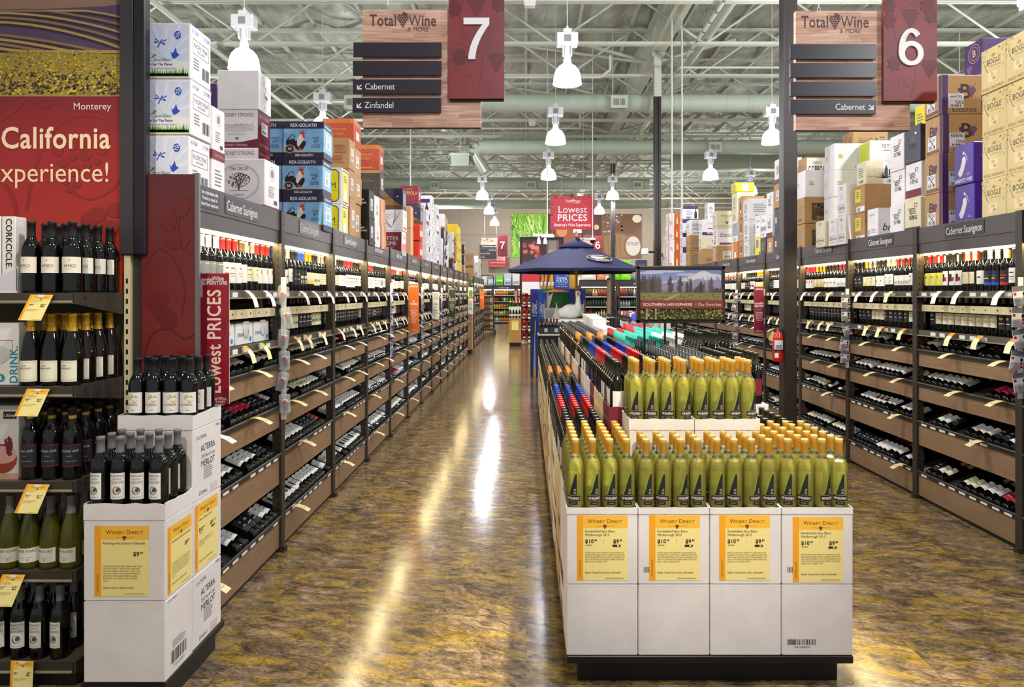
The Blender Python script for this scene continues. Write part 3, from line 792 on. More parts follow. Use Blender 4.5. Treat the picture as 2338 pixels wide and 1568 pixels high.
# ------------------------------------------------------------------ printing helpers
class Face:
    """a printable rectangle: origin = lower left as seen, ux right, uy up, w x h metres; coordinates 0..1"""
    def __init__(s, b, o, ux, uy, w, h): s.b, s.o, s.ux, s.uy, s.w, s.h, s._k, s.base = b, Vector(o), Vector(ux), Vector(uy), w, h, 0, None
    @property
    def k(s): return s._k
    @k.setter
    def k(s, v):
        if s.base is None or s._k > s.base + 34: s.base = s._k
        s._k = s.base + v
    def off(s, x, y):
        s._k += 1; n = s.ux.cross(s.uy)
        return s.o + s.ux * (x * s.w) + s.uy * (y * s.h) + n * (0.0003 + 0.00005 * s._k)
    def rect(s, a, b, c, d, m): s.b.rect(s.off(0, 0), s.ux, s.uy, a * s.w, b * s.h, c * s.w, d * s.h, m); return s
    def text(s, st, x, y, h, m, al='C', bold=False, maxw=None, sc=False, sx=1.0, slant=0.0):
        s.b.text(st, s.off(x, y), s.ux, s.uy, h * s.h, m, al, bold, maxw * s.w if maxw else None, sx, sc, None, slant); return s
    def disc(s, x, y, rx, ry, m, n=14): s.b.disc(s.off(x, y), s.ux, s.uy, rx * s.w, ry * s.h, m, n); return s
    def ring(s, x, y, rx, ry, t, m): s.b.ring(s.off(x, y), s.ux, s.uy, rx * s.w, ry * s.h, t * s.w, m); return s
    def poly(s, pts, m):
        o = s.off(0, 0); s.b.poly([o + s.ux * (a * s.w) + s.uy * (c * s.h) for a, c in pts], m); return s
    def line(s, pts, t, m): s.b.curve(s.off(0, 0), s.ux, s.uy, [(a * s.w, c * s.h) for a, c in pts], t * s.w, m); return s
    def sline(s, pts, t, m, n=6):
        q = [pts[0]] + list(pts) + [pts[-1]]; out = []
        for i in range(1, len(q) - 2):
            for j in range(n):
                u = j / n; out.append(tuple(.5 * (2 * q[i][k] + (q[i + 1][k] - q[i - 1][k]) * u + (2 * q[i - 1][k] - 5 * q[i][k] + 4 * q[i + 1][k] - q[i + 2][k]) * u * u + (3 * q[i][k] - q[i - 1][k] - 3 * q[i + 1][k] + q[i + 2][k]) * u ** 3) for k in (0, 1)))
        return s.line([(min(.998, max(.002, a)), min(.998, max(.002, c))) for a, c in out + [pts[-1]]], t, m)
    def frame(s, a, b, c, d, t, m):
        s.line([(a, b), (c, b)], t, m); s.line([(a, d), (c, d)], t, m); s.line([(a, b), (a, d)], t, m); s.line([(c, b), (c, d)], t, m); return s
    def bars(s, a, b, c, d, m, seed=1, n=16):
        r = random.Random(seed); x = a; o = s.off(0, 0)
        for i in range(n):
            w = (c - a) / n; t = w * r.choice((.3, .5, .75)); s.b.rect(o, s.ux, s.uy, x * s.w, b * s.h, (x + t) * s.w, d * s.h, m); x += w
        return s
    def lines(s, a, b, c, d, n, m, seed=1, t=.45):
        r = random.Random(seed); o = s.off(0, 0)
        for i in range(n):
            y1 = d - (d - b) * i / n; y0 = y1 - (d - b) / n * t; s.b.rect(o, s.ux, s.uy, a * s.w, y0 * s.h, (a + (c - a) * r.uniform(.7, 1)) * s.w, y1 * s.h, m)
        return s
def grapes(fc, x, y, r, m, leaf=None):
    asp = fc.w / fc.h
    for row, n in enumerate((4, 5, 4, 3, 2, 1)):
        for i in range(n): fc.disc(x + (i - (n - 1) / 2) * r * 2.1, y - row * r * 1.85 * asp, r * .98, r * .98 * asp, m, 10)
    if leaf: fc.poly([(x - 2 * r, y + r * asp), (x, y + 4 * r * asp), (x + 3 * r, y + 3 * r * asp), (x + 2 * r, y + r * asp)], leaf)
def vine(fc, m, seed=1, n=3, x0=.1, x1=.9):
    r = random.Random(seed); asp = fc.w / fc.h
    for i in range(n):
        cx = r.uniform(x0, x1); cy = r.uniform(.15, .85); R = r.uniform(.22, .34); a0 = r.uniform(0, 6)
        pts = [(min(.995, max(.005, cx + R * (1 - .1 * t) * math.cos(a0 + t * .5))), min(.995, max(.005, cy + R * (1 - .1 * t) * asp * math.sin(a0 + t * .5)))) for t in range(9)]
        fc.line(pts, .012, m)
        if .2 < cx < .8: grapes(fc, cx, min(.9, cy + .02), .028, m)
        lx, ly = r.uniform(.15, .85), r.uniform(.1, .9)
        lp = []
        for q in range(16):
            rad = .11 * (1 if q % 2 == 0 else .66); lp.append((min(.99, max(.01, lx + rad * math.cos(q * math.pi / 8))), min(.99, max(.01, ly + rad * asp * math.sin(q * math.pi / 8)))))
        fc.poly(lp, m)
def brand(fc, x, y, h, m, maxw=.8):
    """grape-bunch wordmark; x is where the first word ends"""
    asp = fc.w / fc.h; q = h / asp
    fc.text('Total', x, y, h, m, 'R', True, 2.45 * q)
    grapes(fc, x + q * .52, y + h * .92, q * .105, m)
    fc.poly([(x + q * .45, y + h), (x + q * .55, y + h * 1.28), (x + q * .95, y + h * 1.1), (x + q * .9, y + h * .75)], m)
    fc.text('Wine', x + q * 1.05, y - h * .02, h, m, 'L', True, 2.5 * q)
    fc.text('& MORE', x + q * 1.85, y - h * .5, h * .4, m, 'C', True, 1.9 * q, slant=.22)
def cardface(fc, title=None, lines=(), p1=None, p2=None, body=(), foot=None, side_col=ORANGE, bold=True):
    """the shop's yellow shelf card with an orange top band"""
    fc.rect(0, 0, 1, 1, CARD); fc.rect(0, .8, 1, 1, AMBER); fc.rect(0, 0, .12, 1, side_col)
    fc.bars(.04, .06, .085, .32, mat((150, 90, 20)), 4, 3)
    fc.text('Winery Direct', .55, .88, .058, mat((70, 44, 22)), 'C', False, .7, True)
    fc.line([(.38, .838), (.5, .832), (.74, .838)], .006, mat((120, 80, 30))); grapes(fc, .55, .85, .0075, mat((70, 50, 25)))
    for i, t in enumerate(lines): fc.text(t, .16, .74 - .054 * i, .034, mat((74, 70, 40)), 'L', maxw=.78)
    yb = .575
    if p1:
        w_ = fc.b.text(p1[0], fc.off(.16, yb), fc.ux, fc.uy, .056 * fc.h, INK, 'L', True) / fc.w; fc.text(p1[1], .17 + w_, yb + .028, .028, INK, 'L', True); fc.line([(.53, yb - .01), (.53, yb + .07)], .004, mat((190, 170, 90)))
        fc.rect(.17, yb - .035, .3, yb - .025, mat((150, 130, 70)))
    if p2:
        fc.text(p2[0], .83, yb, .056, INK, 'R', True); fc.text(p2[1], .84, yb + .028, .028, INK, 'L', True)
        if p1: fc.rect(.7, yb - .055, .86, yb - .025, INK); fc.rect(.79, yb - .05, .83, yb - .03, CARD)
    for i, t in enumerate(body): fc.text(t, .16, .42 - .034 * i, .021, mat((92, 84, 52)), 'L', maxw=.78)
    if foot: fc.text(foot, .16, .115, .021, mat((60, 54, 30)), 'L', True, .7, slant=.2)
    fc.rect(.55, .035, .92, .043, mat((170, 150, 90)))
def sheet(name, label, o, ux, uy, w, h, fn, cat='sign', group=None, thick=.0012, parent=None):
    b = MB(); o = Vector(o); ux, uy = Vector(ux), Vector(uy); n = ux.cross(uy)
    fc = Face(b, o, ux, uy, w, h); fn(fc)
    ob = b.build(name, parent)
    if parent is None: tag(ob, label, cat, group)
    return ob

# ------------------------------------------------------------------ cartons
EDGE = mottled('carton_edge', (206, 198, 196), (222, 216, 214), 6, .7)
def carton(label, x0, y0, z0, x1, y1, z1, base, front=None, side=None, sdir=1, group=None, name='wine_carton', flap=None, top=None, cat='carton'):
    b = MB(); b.cbox(x0, y0, z0, x1, y1, z1, base, .0045)
    fr = Face(b, (x0, y0, z0), UX, UZ, x1 - x0, z1 - z0)
    sd = Face(b, (x1, y0, z0), UY, UZ, y1 - y0, z1 - z0) if sdir > 0 else Face(b, (x0, y1, z0), (0, -1, 0), UZ, y1 - y0, z1 - z0)
    if front: front(fr)
    if side: side(sd)
    if top:
        b.rect((0, 0, z1 + .0006), UX, UY, (x0 + x1) / 2 - .025, y0 + .005, (x0 + x1) / 2 + .025, y1 - .005, top)
    o = b.build(name)
    if flap: 
        f = MB(); f.poly([(x0, y0, z1), (x1, y0, z1), (x1 - .03, y0 - .03, z1 + flap), (x0 + .03, y0 - .03, z1 + flap)], base); f.build('open_flap', o)
    return tag(o, label, cat, group)
def tray_case(label, x0, y0, z0, x1, y1, z1, lip, base, group, front=None, side=None, sdir=-1, wav=0):
    """a cut-down case: box with an open tray lip round the bottles"""
    b = MB(); b.cbox(x0, y0, z0, x1, y1, z1, base, .004)
    fr = Face(b, (x0, y0, z0), UX, UZ, x1 - x0, z1 - z0)
    if front: front(fr)
    if side: side(Face(b, (x0, y1, z0), (0, -1, 0), UZ, y1 - y0, z1 - z0) if sdir < 0 else Face(b, (x1, y0, z0), UY, UZ, y1 - y0, z1 - z0))
    o = b.build('wine_carton')
    l = MB(); t = .004; r = random.Random(label); n = 8; g = .002
    for (ax, ay, bx_, by) in ((x0, y0, x1, y0), (x1, y0, x1, y1), (x1, y1, x0, y1), (x0, y1, x0, y0)):
        vs = []
        nx, ny = (by - ay), -(bx_ - ax); ll = math.hypot(nx, ny); nx, ny = -nx / ll * t, -ny / ll * t
        for i in range(n + 1):
            f = i / n; px, py = ax + (bx_ - ax) * f, ay + (by - ay) * f; zz = z1 + lip * (1 + r.uniform(-.07, .05))
            vs += [(px, py, z1 + g), (px, py, zz), (px + nx, py + ny, zz), (px + nx, py + ny, z1 + g)]
        l.add(vs, [(4 * i + a, 4 * i + 4 + a, 4 * i + 4 + (a + 1) % 4, 4 * i + (a + 1) % 4) for i in range(n) for a in range(3)], base)
    l.build('tray_lip', o)
    return tag(o, label, 'carton', group)

# ------------------------------------------------------------------ clear white-wine bottles
def pale_glass(name, share, tint, dif):
    m = bpy.data.materials.new(name); m.use_nodes = True; nt = m.node_tree; nt.nodes.remove(nt.nodes['Principled BSDF'])
    out = nt.nodes['Material Output']; N = nt.nodes.new; L = nt.links.new
    t = N('ShaderNodeBsdfTransparent'); t.inputs[0].default_value = tint
    r = N('ShaderNodeBsdfRefraction'); r.inputs['Color'].default_value = tint; r.inputs['IOR'].default_value = 1.3; r.inputs['Roughness'].default_value = .03
    d = N('ShaderNodeBsdfTranslucent'); d.inputs[0].default_value = dif
    f = N('ShaderNodeBsdfDiffuse'); f.inputs[0].default_value = dif
    g_ = N('ShaderNodeBsdfGlossy'); g_.inputs['Roughness'].default_value = .04
    m1 = N('ShaderNodeMixShader'); m1.inputs[0].default_value = .3; L(t.outputs[0], m1.inputs[1]); L(r.outputs[0], m1.inputs[2])
    m2 = N('ShaderNodeMixShader'); m2.inputs[0].default_value = .5; L(d.outputs[0], m2.inputs[1]); L(f.outputs[0], m2.inputs[2])
    m3_ = N('ShaderNodeMixShader'); m3_.inputs[0].default_value = share; L(m1.outputs[0], m3_.inputs[1]); L(m2.outputs[0], m3_.inputs[2])
    fr = N('ShaderNodeFresnel'); fr.inputs['IOR'].default_value = 1.45
    m4 = N('ShaderNodeMixShader'); L(fr.outputs[0], m4.inputs[0]); L(m3_.outputs[0], m4.inputs[1]); L(g_.outputs[0], m4.inputs[2]); L(m4.outputs[0], out.inputs[0])
    return m
KG = pale_glass('pale_wine_glass', .3, (1, .99, .7, 1), (1, .95, .2, 1)); KN = pale_glass('clear_neck_glass', .1, (.98, .99, .95, 1), (.9, .9, .8, 1))
GOLD = mat((198, 146, 48), .3, .45); GOLD2 = mat((232, 188, 96), .28, .5)
def paper_ghost():
    m = bpy.data.materials.new('thin_label_paper'); m.use_nodes = True; nt = m.node_tree; nt.nodes.remove(nt.nodes['Principled BSDF']); N = nt.nodes.new
    d = N('ShaderNodeBsdfDiffuse'); d.inputs[0].default_value = (.95, .94, .82, 1); t = N('ShaderNodeBsdfTranslucent'); t.inputs[0].default_value = (.95, .93, .75, 1); x = N('ShaderNodeMixShader')
    nt.links.new(d.outputs[0], x.inputs[1]); nt.links.new(t.outputs[0], x.inputs[2]); nt.links.new(x.outputs[0], nt.nodes['Material Output'].inputs[0]); return m
def pale_cap():
    b = MB(); b.lathe([(.0163, .24), (.0163, .29)], GOLD, 16); b.lathe([(.0168, .29), (.0168, .301), (.0155, .304), (0, .3042)], GOLD2, 16)
    for z in (.282, .286): b.lathe([(.0167, z), (.0167, z + .0018)], GOLD2, 16)
    return b.mesh('screw_cap')
def pale_label():
    b = MB(); r = .0376
    def sh(pts, m, rr):
        vs = [(rr * math.sin(a / rr), -rr * math.cos(a / rr), z) for a, z in pts]; b.poly(vs, m)
    for i in range(8):   # swoosh-shaped dark label built in strips
        z0, z1 = .062 + i * .0115, .062 + (i + 1) * .0115
        l0, l1 = -.019 + .0036 * i, -.019 + .0036 * (i + 1)
        patch(b, r, z0, z1, 0, PLATE, 4, a0=l0 / r); 
        b.v[-10:] = [(r * math.sin(t), -r * math.cos(t), z) for z, ll in ((z0, l0), (z1, l1)) for t in [(ll + (.017 - ll) * q / 4) / r for q in range(5)]]
    GR = mat((120, 160, 40), .45)
    pts = [(-.021 + .0036 * i + .0022 * math.sin(i * .9), .064 + i * .0118) for i in range(9)]
    for (a, z), (c, w) in zip(pts, pts[1:]): sh([(a - .003, z), (a + .001, z), (c + .001, w), (c - .003, w)], GR, r + .0004)
    for q in range(9): 
        t0, t1 = q * .7, (q + 1) * .7; R = .0075 - .0006 * q; cx, cz = .004, .152
        sh([(cx + R * math.cos(t0), cz + R * math.sin(t0)), (cx + R * math.cos(t1), cz + R * math.sin(t1)), (cx + (R - .0022) * math.cos(t1), cz + (R - .0022) * math.sin(t1)), (cx + (R - .0022) * math.cos(t0), cz + (R - .0022) * math.sin(t0))], GR, r + .0004)
    for q in range(4): sh([(-.017 + .004 * q, .085 + .014 * q), (-.008 + .003 * q, .092 + .014 * q), (-.012 + .003 * q, .096 + .014 * q)], GR, r + .0004)
    for q in range(4): sh([(.002, .068 + .006 * q), (.013, .068 + .006 * q), (.013, .071 + .006 * q), (.002 + .002 * q, .071 + .006 * q)], mat((170, 170, 170)), r + .0004)
    patch(b, r, .036, .058, .92, mat((40, 34, 32), .5), 8); patch(b, r, .0365, .0385, .92, mat((120, 96, 60)), 8); patch(b, r, .0555, .0575, .92, mat((120, 96, 60)), 8)
    b.text('KEMBLEFIELD', (0, 0, 0), UX, UZ, .0095, SIGNWHITE, 'C', True, bend=(r + .0005, .0425), maxw=.058)
    patch(b, r, .018, .033, .55, PLATE, 5); patch(b, r + .0004, .024, .027, .3, GREY, 3)
    return b.mesh('front_label')
b = MB(); pf = prof_bord(); b.lathe(pf[:9], KG, 20); b.lathe(pf[8:], KN, 20); b.lathe([(.0, .207), (.0303, .207)], KG, 20)
KB, KC, KL = b.mesh('bottle_glass'), pale_cap(), pale_label()
b = MB(); patch(b, .0376, .05, .15, .85, mat((222, 220, 150), .6), 6, a0=math.pi - .85)
b.v = [v for v in b.v]; b.f = b.f
# patch() spans a0..a, so give the back label its own arc
b = MB(); b.lathe([(.0376, .05), (.0376, .15)], paper_ghost(), 6, a0=math.pi - .85, a1=math.pi + .85); KBACK = b.mesh('back_label')
def pale_bottle(x, y, z, rz, label, group):
    return bottle_parts('white_wine_bottle', label, 'bottle', T(x, y, z, rz), KB, (('front_label', KL), ('back_label', KBACK), ('screw_cap', KC)), group)

# ------------------------------------------------------------------ island display
IX, IW, IY, ID = .178, .3175, 3.02, .262          # columns of cases across, rows of cases back
Z0, ZC, Z2, ZT3 = .149, .464, .775, 1.09
isl = thing('display_platform', 'long low black platform under the island of white wine cases', 'platform', (0, 0, 0))
b = MB(); b.box(IX + .055, IY + .07, .001, IX + 4 * IW - .04, 10.85, .115, BLACK); b.build('plinth_base', isl)
b = MB(); b.cbox(IX + .002, IY + .0, .112, IX + 4 * IW + .002, 10.9, .147, BLACK, .004); b.build('deck_board', isl)
b = MB(); b.box(IX + IW + .01, IY + ID + .01, .148, IX + 4 * IW - .01, 10.3, .46, BLACK); b.box(IX + IW + .01, IY + ID + .01, .46, IX + 3 * IW - .01, 10.3, .772, BLACK); b.box(.436, IY + 2 * ID + .01, .148, IX + IW + .02, 10.3, .772, BLACK); b.build('inner_riser', isl)
KCARD = dict(lines=('Kemblefield Sauv Blanc', 'Marlborough 2012'), p1=('$10', '99'), p2=('$9', '89'),
             body=('Marlborough, New Zealand- A passionfruit and', 'gooseberry nose gives way to a palate sprinkled with', 'ripe tropical fruit flavors, with a hint of gooseberry and', 'citrus. A full flavored Sauvignon Blanc with great', 'balance and a lengthy finish.'), foot='Elegant, Tropical Fruits, Citrus, Light-bodied')
NTH4 = ['leftmost', 'second', 'third', 'rightmost']
g = .0015
def seam(fc): fc.rect(.0, .985, 1, .992, EDGE)
for c in range(4):
    x0, x1 = IX + c * IW + g, IX + (c + 1) * IW - g
    def plain(fc, c=c):
        seam(fc)
        if c == 3: fc.bars(.08, .15, .48, .23, INK, 5, 28); fc.text('10081308000524', .28, .11, .022, INK)
    carton('plain white case at the bottom front of the island, %s of four' % NTH4[c], x0, IY, Z0, x1, IY + ID - g, ZC - g, BOXWHITE, plain, None, -1, 'white wine cases of the island')
    def mid(fc, c=c):
        seam(fc)
        if c in (1, 3): fc.bars(.075, .17, .16, .25, INK, 7, 8)
    tray_case('white case under gold-capped bottles at the island front, %s of four' % NTH4[c], x0, IY, ZC, x1, IY + ID - g, Z2 - g, .03, BOXWHITE, 'white wine cases of the island', mid)
    cx = x0 + (.046, .048, .04, .048)[c]
    sheet('price_card', 'yellow wine price card on the island front, %s of four' % NTH4[c], (cx, IY - .0006, ZC + .018 - (.008 if c == 3 else 0)), UX, UZ, .224, .288, lambda fc: cardface(fc, **KCARD), 'price card', 'price cards of the island front')
# gold-capped bottles
cnt = 0
rk = random.Random(21)
def fill_pale(c, r, z, words):
    global cnt
    for j in range(3):
        for i in range(4):
            x = IX + c * IW + .043 + i * .077; y = IY + r * ID + .043 + j * .0845 + (.019 - j * .003 if z > 1 else 0)
            pale_bottle(x, y, z + (.02 if z < 1 else .032), rk.uniform(-.5, .5), 'pale white wine bottle, gold cap, %s, row %s from front, %s from left' % (words, ORD[r * 3 + j] if words.startswith('low') else ORD[j], ORD[(c * 4 + i) if words.startswith('low') else (c - 1) * 4 + i]), 'gold-capped white wine bottles on the island')
for c in range(4): fill_pale(c, 0, Z2, 'lower tier')
for c in (0, 3): fill_pale(c, 1, Z2, 'lower tier')
for c in (1, 2):
    x0, x1 = IX + c * IW + g, IX + (c + 1) * IW - g; y0 = IY + ID + .012
    tray_case('white case raised behind the front bottles, %s of the pair' % ('left' if c == 1 else 'right'), x0, y0, Z2, x1, IY + 2 * ID - g, ZT3 - g, .056, mottled('cream_cardboard', (226, 216, 204), (236, 228, 216), 5, .6), 'white wine cases of the island', seam)
    fill_pale(c, 1, ZT3, 'upper tier')
# lower cases of the second rank at the outer columns, and the long run behind
PRODUCTS = [  # from case row, to case row, capsule, label, glass, z-band, words, case colours
    (2, 4, 'black', LABW, GLASS, None, 'black foil and cream label'), (4, 6, 'red', LABK, GLASS, None, 'red foil and dark label'),
    (6, 8, 'blue', mat((60, 60, 130)), GLASS, None, 'blue foil and violet label'), (8, 11, 'black', LABW, GLASS, None, 'black foil and white label'),
    (11, 12, 'gold', LABC, mat((120, 110, 50), .05, trans=.5), None, 'gold foil and pale label'), (12, 13, 'orange', LABK, GLASS, None, 'orange foil and dark label'),
    (13, 22, 'black', LABK, GLASS, CAPS['gold'], 'black foil with a gold band'), (22, 29, 'black', LABK, GLASS, None, 'plain black foil')]
CASECOL = [mottled('case_%d' % i, a, a2, 4, .65) for i, (a, a2) in enumerate((((222, 214, 206), (232, 226, 218)), ((214, 196, 150), (228, 212, 170)), ((206, 176, 120), (222, 196, 140)), ((224, 220, 214), (234, 230, 226))))]
def prod_of(r): return next(p for p in PRODUCTS if p[0] <= r < p[1])
def case_side(seed):
    def f(fc):
        r = random.Random(seed); m = r.choice((INK, MAROON, mat((150, 110, 60)), mat((206, 140, 60)), GREY))
        fc.rect(.0, .0, 1, .01, EDGE)
        if r.random() < .6: fc.rect(.08, .55, .92, .6 + r.uniform(0, .25), m)
        if r.random() < .6: fc.bars(.2, .12, .8, .3, INK, seed, 14)
        if r.random() < .4: fc.rect(0, 0, 1, .1, m)
    return f
low = MB(); NI = 0
def isl_bottles(c, r, z, indiv, tiername, pr=None, xs=0.0, dz=0.0, skip_front=0):
    pr = pr or prod_of(r); lm = label_mesh(pr[3], .05, .15, 1.2, .0377, None, key='isl'); rr = random.Random(1000 + 50 * c + r)
    for j in range(3):
        for i in range(3):
            x = (IX + .0445 + i * .0805 if c == 0 else (.43 + .048 + i * .1 if c == 1 else IX + c * IW + .055 + i * .1)) + xs; y = IY + r * ID + .043 + j * .0845
            M = T(x, y, z + .0015 + dz, rr.uniform(-.5, .5))
            if indiv:
                lab = 'dark bottle, %s, %s, case row %s, rank %s, place %s' % (pr[6].replace(' and ', ', ').replace(' with a', ','), tiername, ORD[r], ORD[j], ORD[i])
                bottle_parts('wine_bottle', lab, 'bottle', M, body_mesh('bord', pr[4], 12), (('label', lm), ('capsule', cap_mesh(CAPS[pr[2]], .232, 12, pr[5]))), 'dark wine bottles standing on the island')
            else:
                k = ('low', pr[2], pr[3].name, pr[4].name)
                if k not in _BM: _BM[k] = low_bottle(CAPS[pr[2]], pr[3], pr[4])
                low.merge(_BM[k], M)
OLIVE = (0, 0, 'olive', mat((120, 30, 40)), GLASS, None, 'tall dark olive foil')
CAPS['olive'] = mat((52, 54, 40), .35)
GREENB = (0, 0, 'white', LABW, mat((120, 140, 60), .05, trans=.55), None, 'white foil and green glass')
TEALB = (0, 0, 'teal', mat((40, 176, 160)), mat((130, 150, 110), .05, trans=.55), None, 'teal foil and clear glass')
DARKW = (0, 0, 'black', LABW, GLASS, None, 'black foil and white label')
for r in range(1, 27):
    y0, y1 = IY + r * ID + .0005, IY + (r + 1) * ID - g
    for c in (0, 3):
        x0, x1 = IX + c * IW + g, IX + (c + 1) * IW - g
        col = CASECOL[(r * 7 + c) % 4] if r > 1 else BOXWHITE
        dx = 0
        if c == 0:
            x1 = x1 if r < 2 else IX + .249
            carton('lower pale wine case along the left side of the island, %s from the front' % ORD[r], x0 + dx, y0, Z0, x1 + dx, y1, ZC - g, CASECOL[(r * 3) % 4] if r > 1 else BOXWHITE, None, case_side(r), -1, 'pale cases along the island side')
            tray_case('upper pale wine case along the left side of the island, %s from the front' % ORD[r], x0 + dx, y0, ZC, x1 + dx, y1, Z2 - g, .06, col, 'pale cases along the island side', None, case_side(100 + r))
        elif r < 4:
            tray_case('case on the right of the island, %s from the front' % ORD[r], x0, y0, ZC, x1, y1, Z2 - g, .06, col, 'pale cases along the island side')
for r in range(2, 27): isl_bottles(0, r, Z2, r < 10, 'left tier')
for r in range(2, 4): isl_bottles(3, r, Z2, True, 'right low tier', OLIVE)
for r in range(2, 23):
    for c in (1, 2):
        if c == 2 and 16 <= r: continue
        x0, x1 = IX + c * IW + g, IX + (c + 1) * IW - g; y0, y1 = IY + r * ID + .0005, IY + (r + 1) * ID - g
        if c == 1: x0, x1 = .43, .735
        col = [BOXWHITE, CASECOL[1], MAROON, CASECOL[3]][(r * 5 + c) % 4] if r > 3 else (MAROON if r == 2 else CASECOL[1])
        tray_case('raised wine case in the %s column of the island, %s row' % ('inner left' if c == 1 else 'inner right', ORD[r - 2] if r < 22 else 'last'), x0, y0, Z2, x1, y1, ZT3 - g, .075, col, 'raised cases of the island', None, case_side(300 + r * 3 + c))
        if c == 1: isl_bottles(1, r, ZT3, r < 10, 'raised tier')
        elif r in (7,): pass
        else: isl_bottles(2, r, ZT3, r in (9, 10), 'raised right', DARKW if r < 9 else (TEALB if r < 14 else prod_of(4)))
for r in range(4, 20):
    x0, x1 = IX + 3 * IW + g, IX + 4 * IW - g; y0, y1 = IY + r * ID + .0005, IY + (r + 1) * ID - g
    carton('full case at the right edge of the island, %s row' % ORD[r - 4], x0, y0, .462, x1, y1, ZT3 - g - (.0 if r not in (6, 7) else .0), CASECOL[(r * 3) % 4], None, None, -1, 'raised cases of the island')
    dz = .09 if r in (6, 7) else 0
    if dz:
        carton('shallow riser box under the rear olive-foil bottles, %s' % ('front' if r == 6 else 'back'), x0, y0, ZT3, x1, y1, ZT3 + .089, CASECOL[0], None, None, -1, 'raised cases of the island')
    isl_bottles(3, r, ZT3, r in (4, 5, 6, 7, 9, 10), 'raised edge', OLIVE if r < 8 else (GREENB if r < 13 else (TEALB if r < 17 else prod_of(4))), dz=dz)
tag(low.build('distant_island_bottles'), 'many closely packed dark bottles filling the far half of the island', 'bottles', kind='stuff')
# flat white gift cartons towards the far end
for i, (x0, x1, y0, y1, zz) in enumerate(((.72, .97, 7.3, 7.62, 1.375), (.72, .97, 7.64, 7.96, 1.375), (.72, .97, 7.98, 8.3, 1.37), (.7, .99, 8.4, 8.8, 1.44), (.64, .99, 8.82, 9.25, 1.45), (.6, .99, 9.27, 9.8, 1.46))):
    xx0 = max(x0, IX + 2 * IW + .002); 
    def fr(fc):
        fc.frame(.04, .06, .96, .94, .012, GREY); fc.ring(.4, .5, .06, .14, .012, mat((170, 130, 70))); fc.line([(.34, .5), (.46, .5)], .01, mat((170, 130, 70)))
    b = MB(); b.box(xx0, y0, .774, x1, y1, zz - .17, BOXWHITE); b.cbox(xx0, y0, zz - .17, x1, y1, zz, WHITE, .006); fr(Face(b, (xx0, y0, zz - .17), UX, UZ, x1 - xx0, .17)); b.box(xx0 + .1, y0 + .02, zz, xx0 + .104, y1 - .02, zz + .001, GREY)
    tag(b.build('gift_carton'), 'white flat-topped gift carton on the far island, %s from the front' % ORD[i], 'carton', 'white gift cartons on the island')
# six-pack carriers at the far end
for i in range(2):
    t = thing('bottle_carrier', 'dark red six-pack carrier of brown bottles at the island end, %s' % ('left' if i == 0 else 'right'), 'carrier', (.27 + i * .155, 10.42, 1.135))
    b = MB(); b.box(-.073, -.1, .001, .073, .1, .012, mat((120, 40, 26))); b.box(-.073, -.1, .01, .073, -.096, .105, mat((36, 44, 52))); b.box(-.002, -.1, .01, .002, .1, .25, mat((120, 40, 26))); b.rect((-.073, -.1006, .015), UX, UZ, .08, .02, .13, .075, mat((150, 180, 190))); b.text('CRAFT', (-.05, -.1008, .018), UZ, (-1, 0, 0), .022, SIGNWHITE, 'L', True) if False else None; b.build('carrier_box', t)
    for k in range(6):
        b = MB(); b.lathe([(.0, .013), (.03, .013), (.03, .13), (.025, .155), (.014, .18), (.0125, .225), (.0135, .23), (0, .231)], mat((40, 20, 12), .08), 10, ((k % 3 - 1) * .047, (k // 3) * .1 - .048, 0)); b.build('bottle', t)
b = MB(); b.cbox(.185, 10.3, .774, .5, 10.75, 1.118, BLACK); b.box(.18, 10.29, 1.118, .505, 10.76, 1.133, mat((208, 206, 204))); tag(b.build('carrier_stand'), 'black stand with a white edge under the six-pack carriers', 'stand')

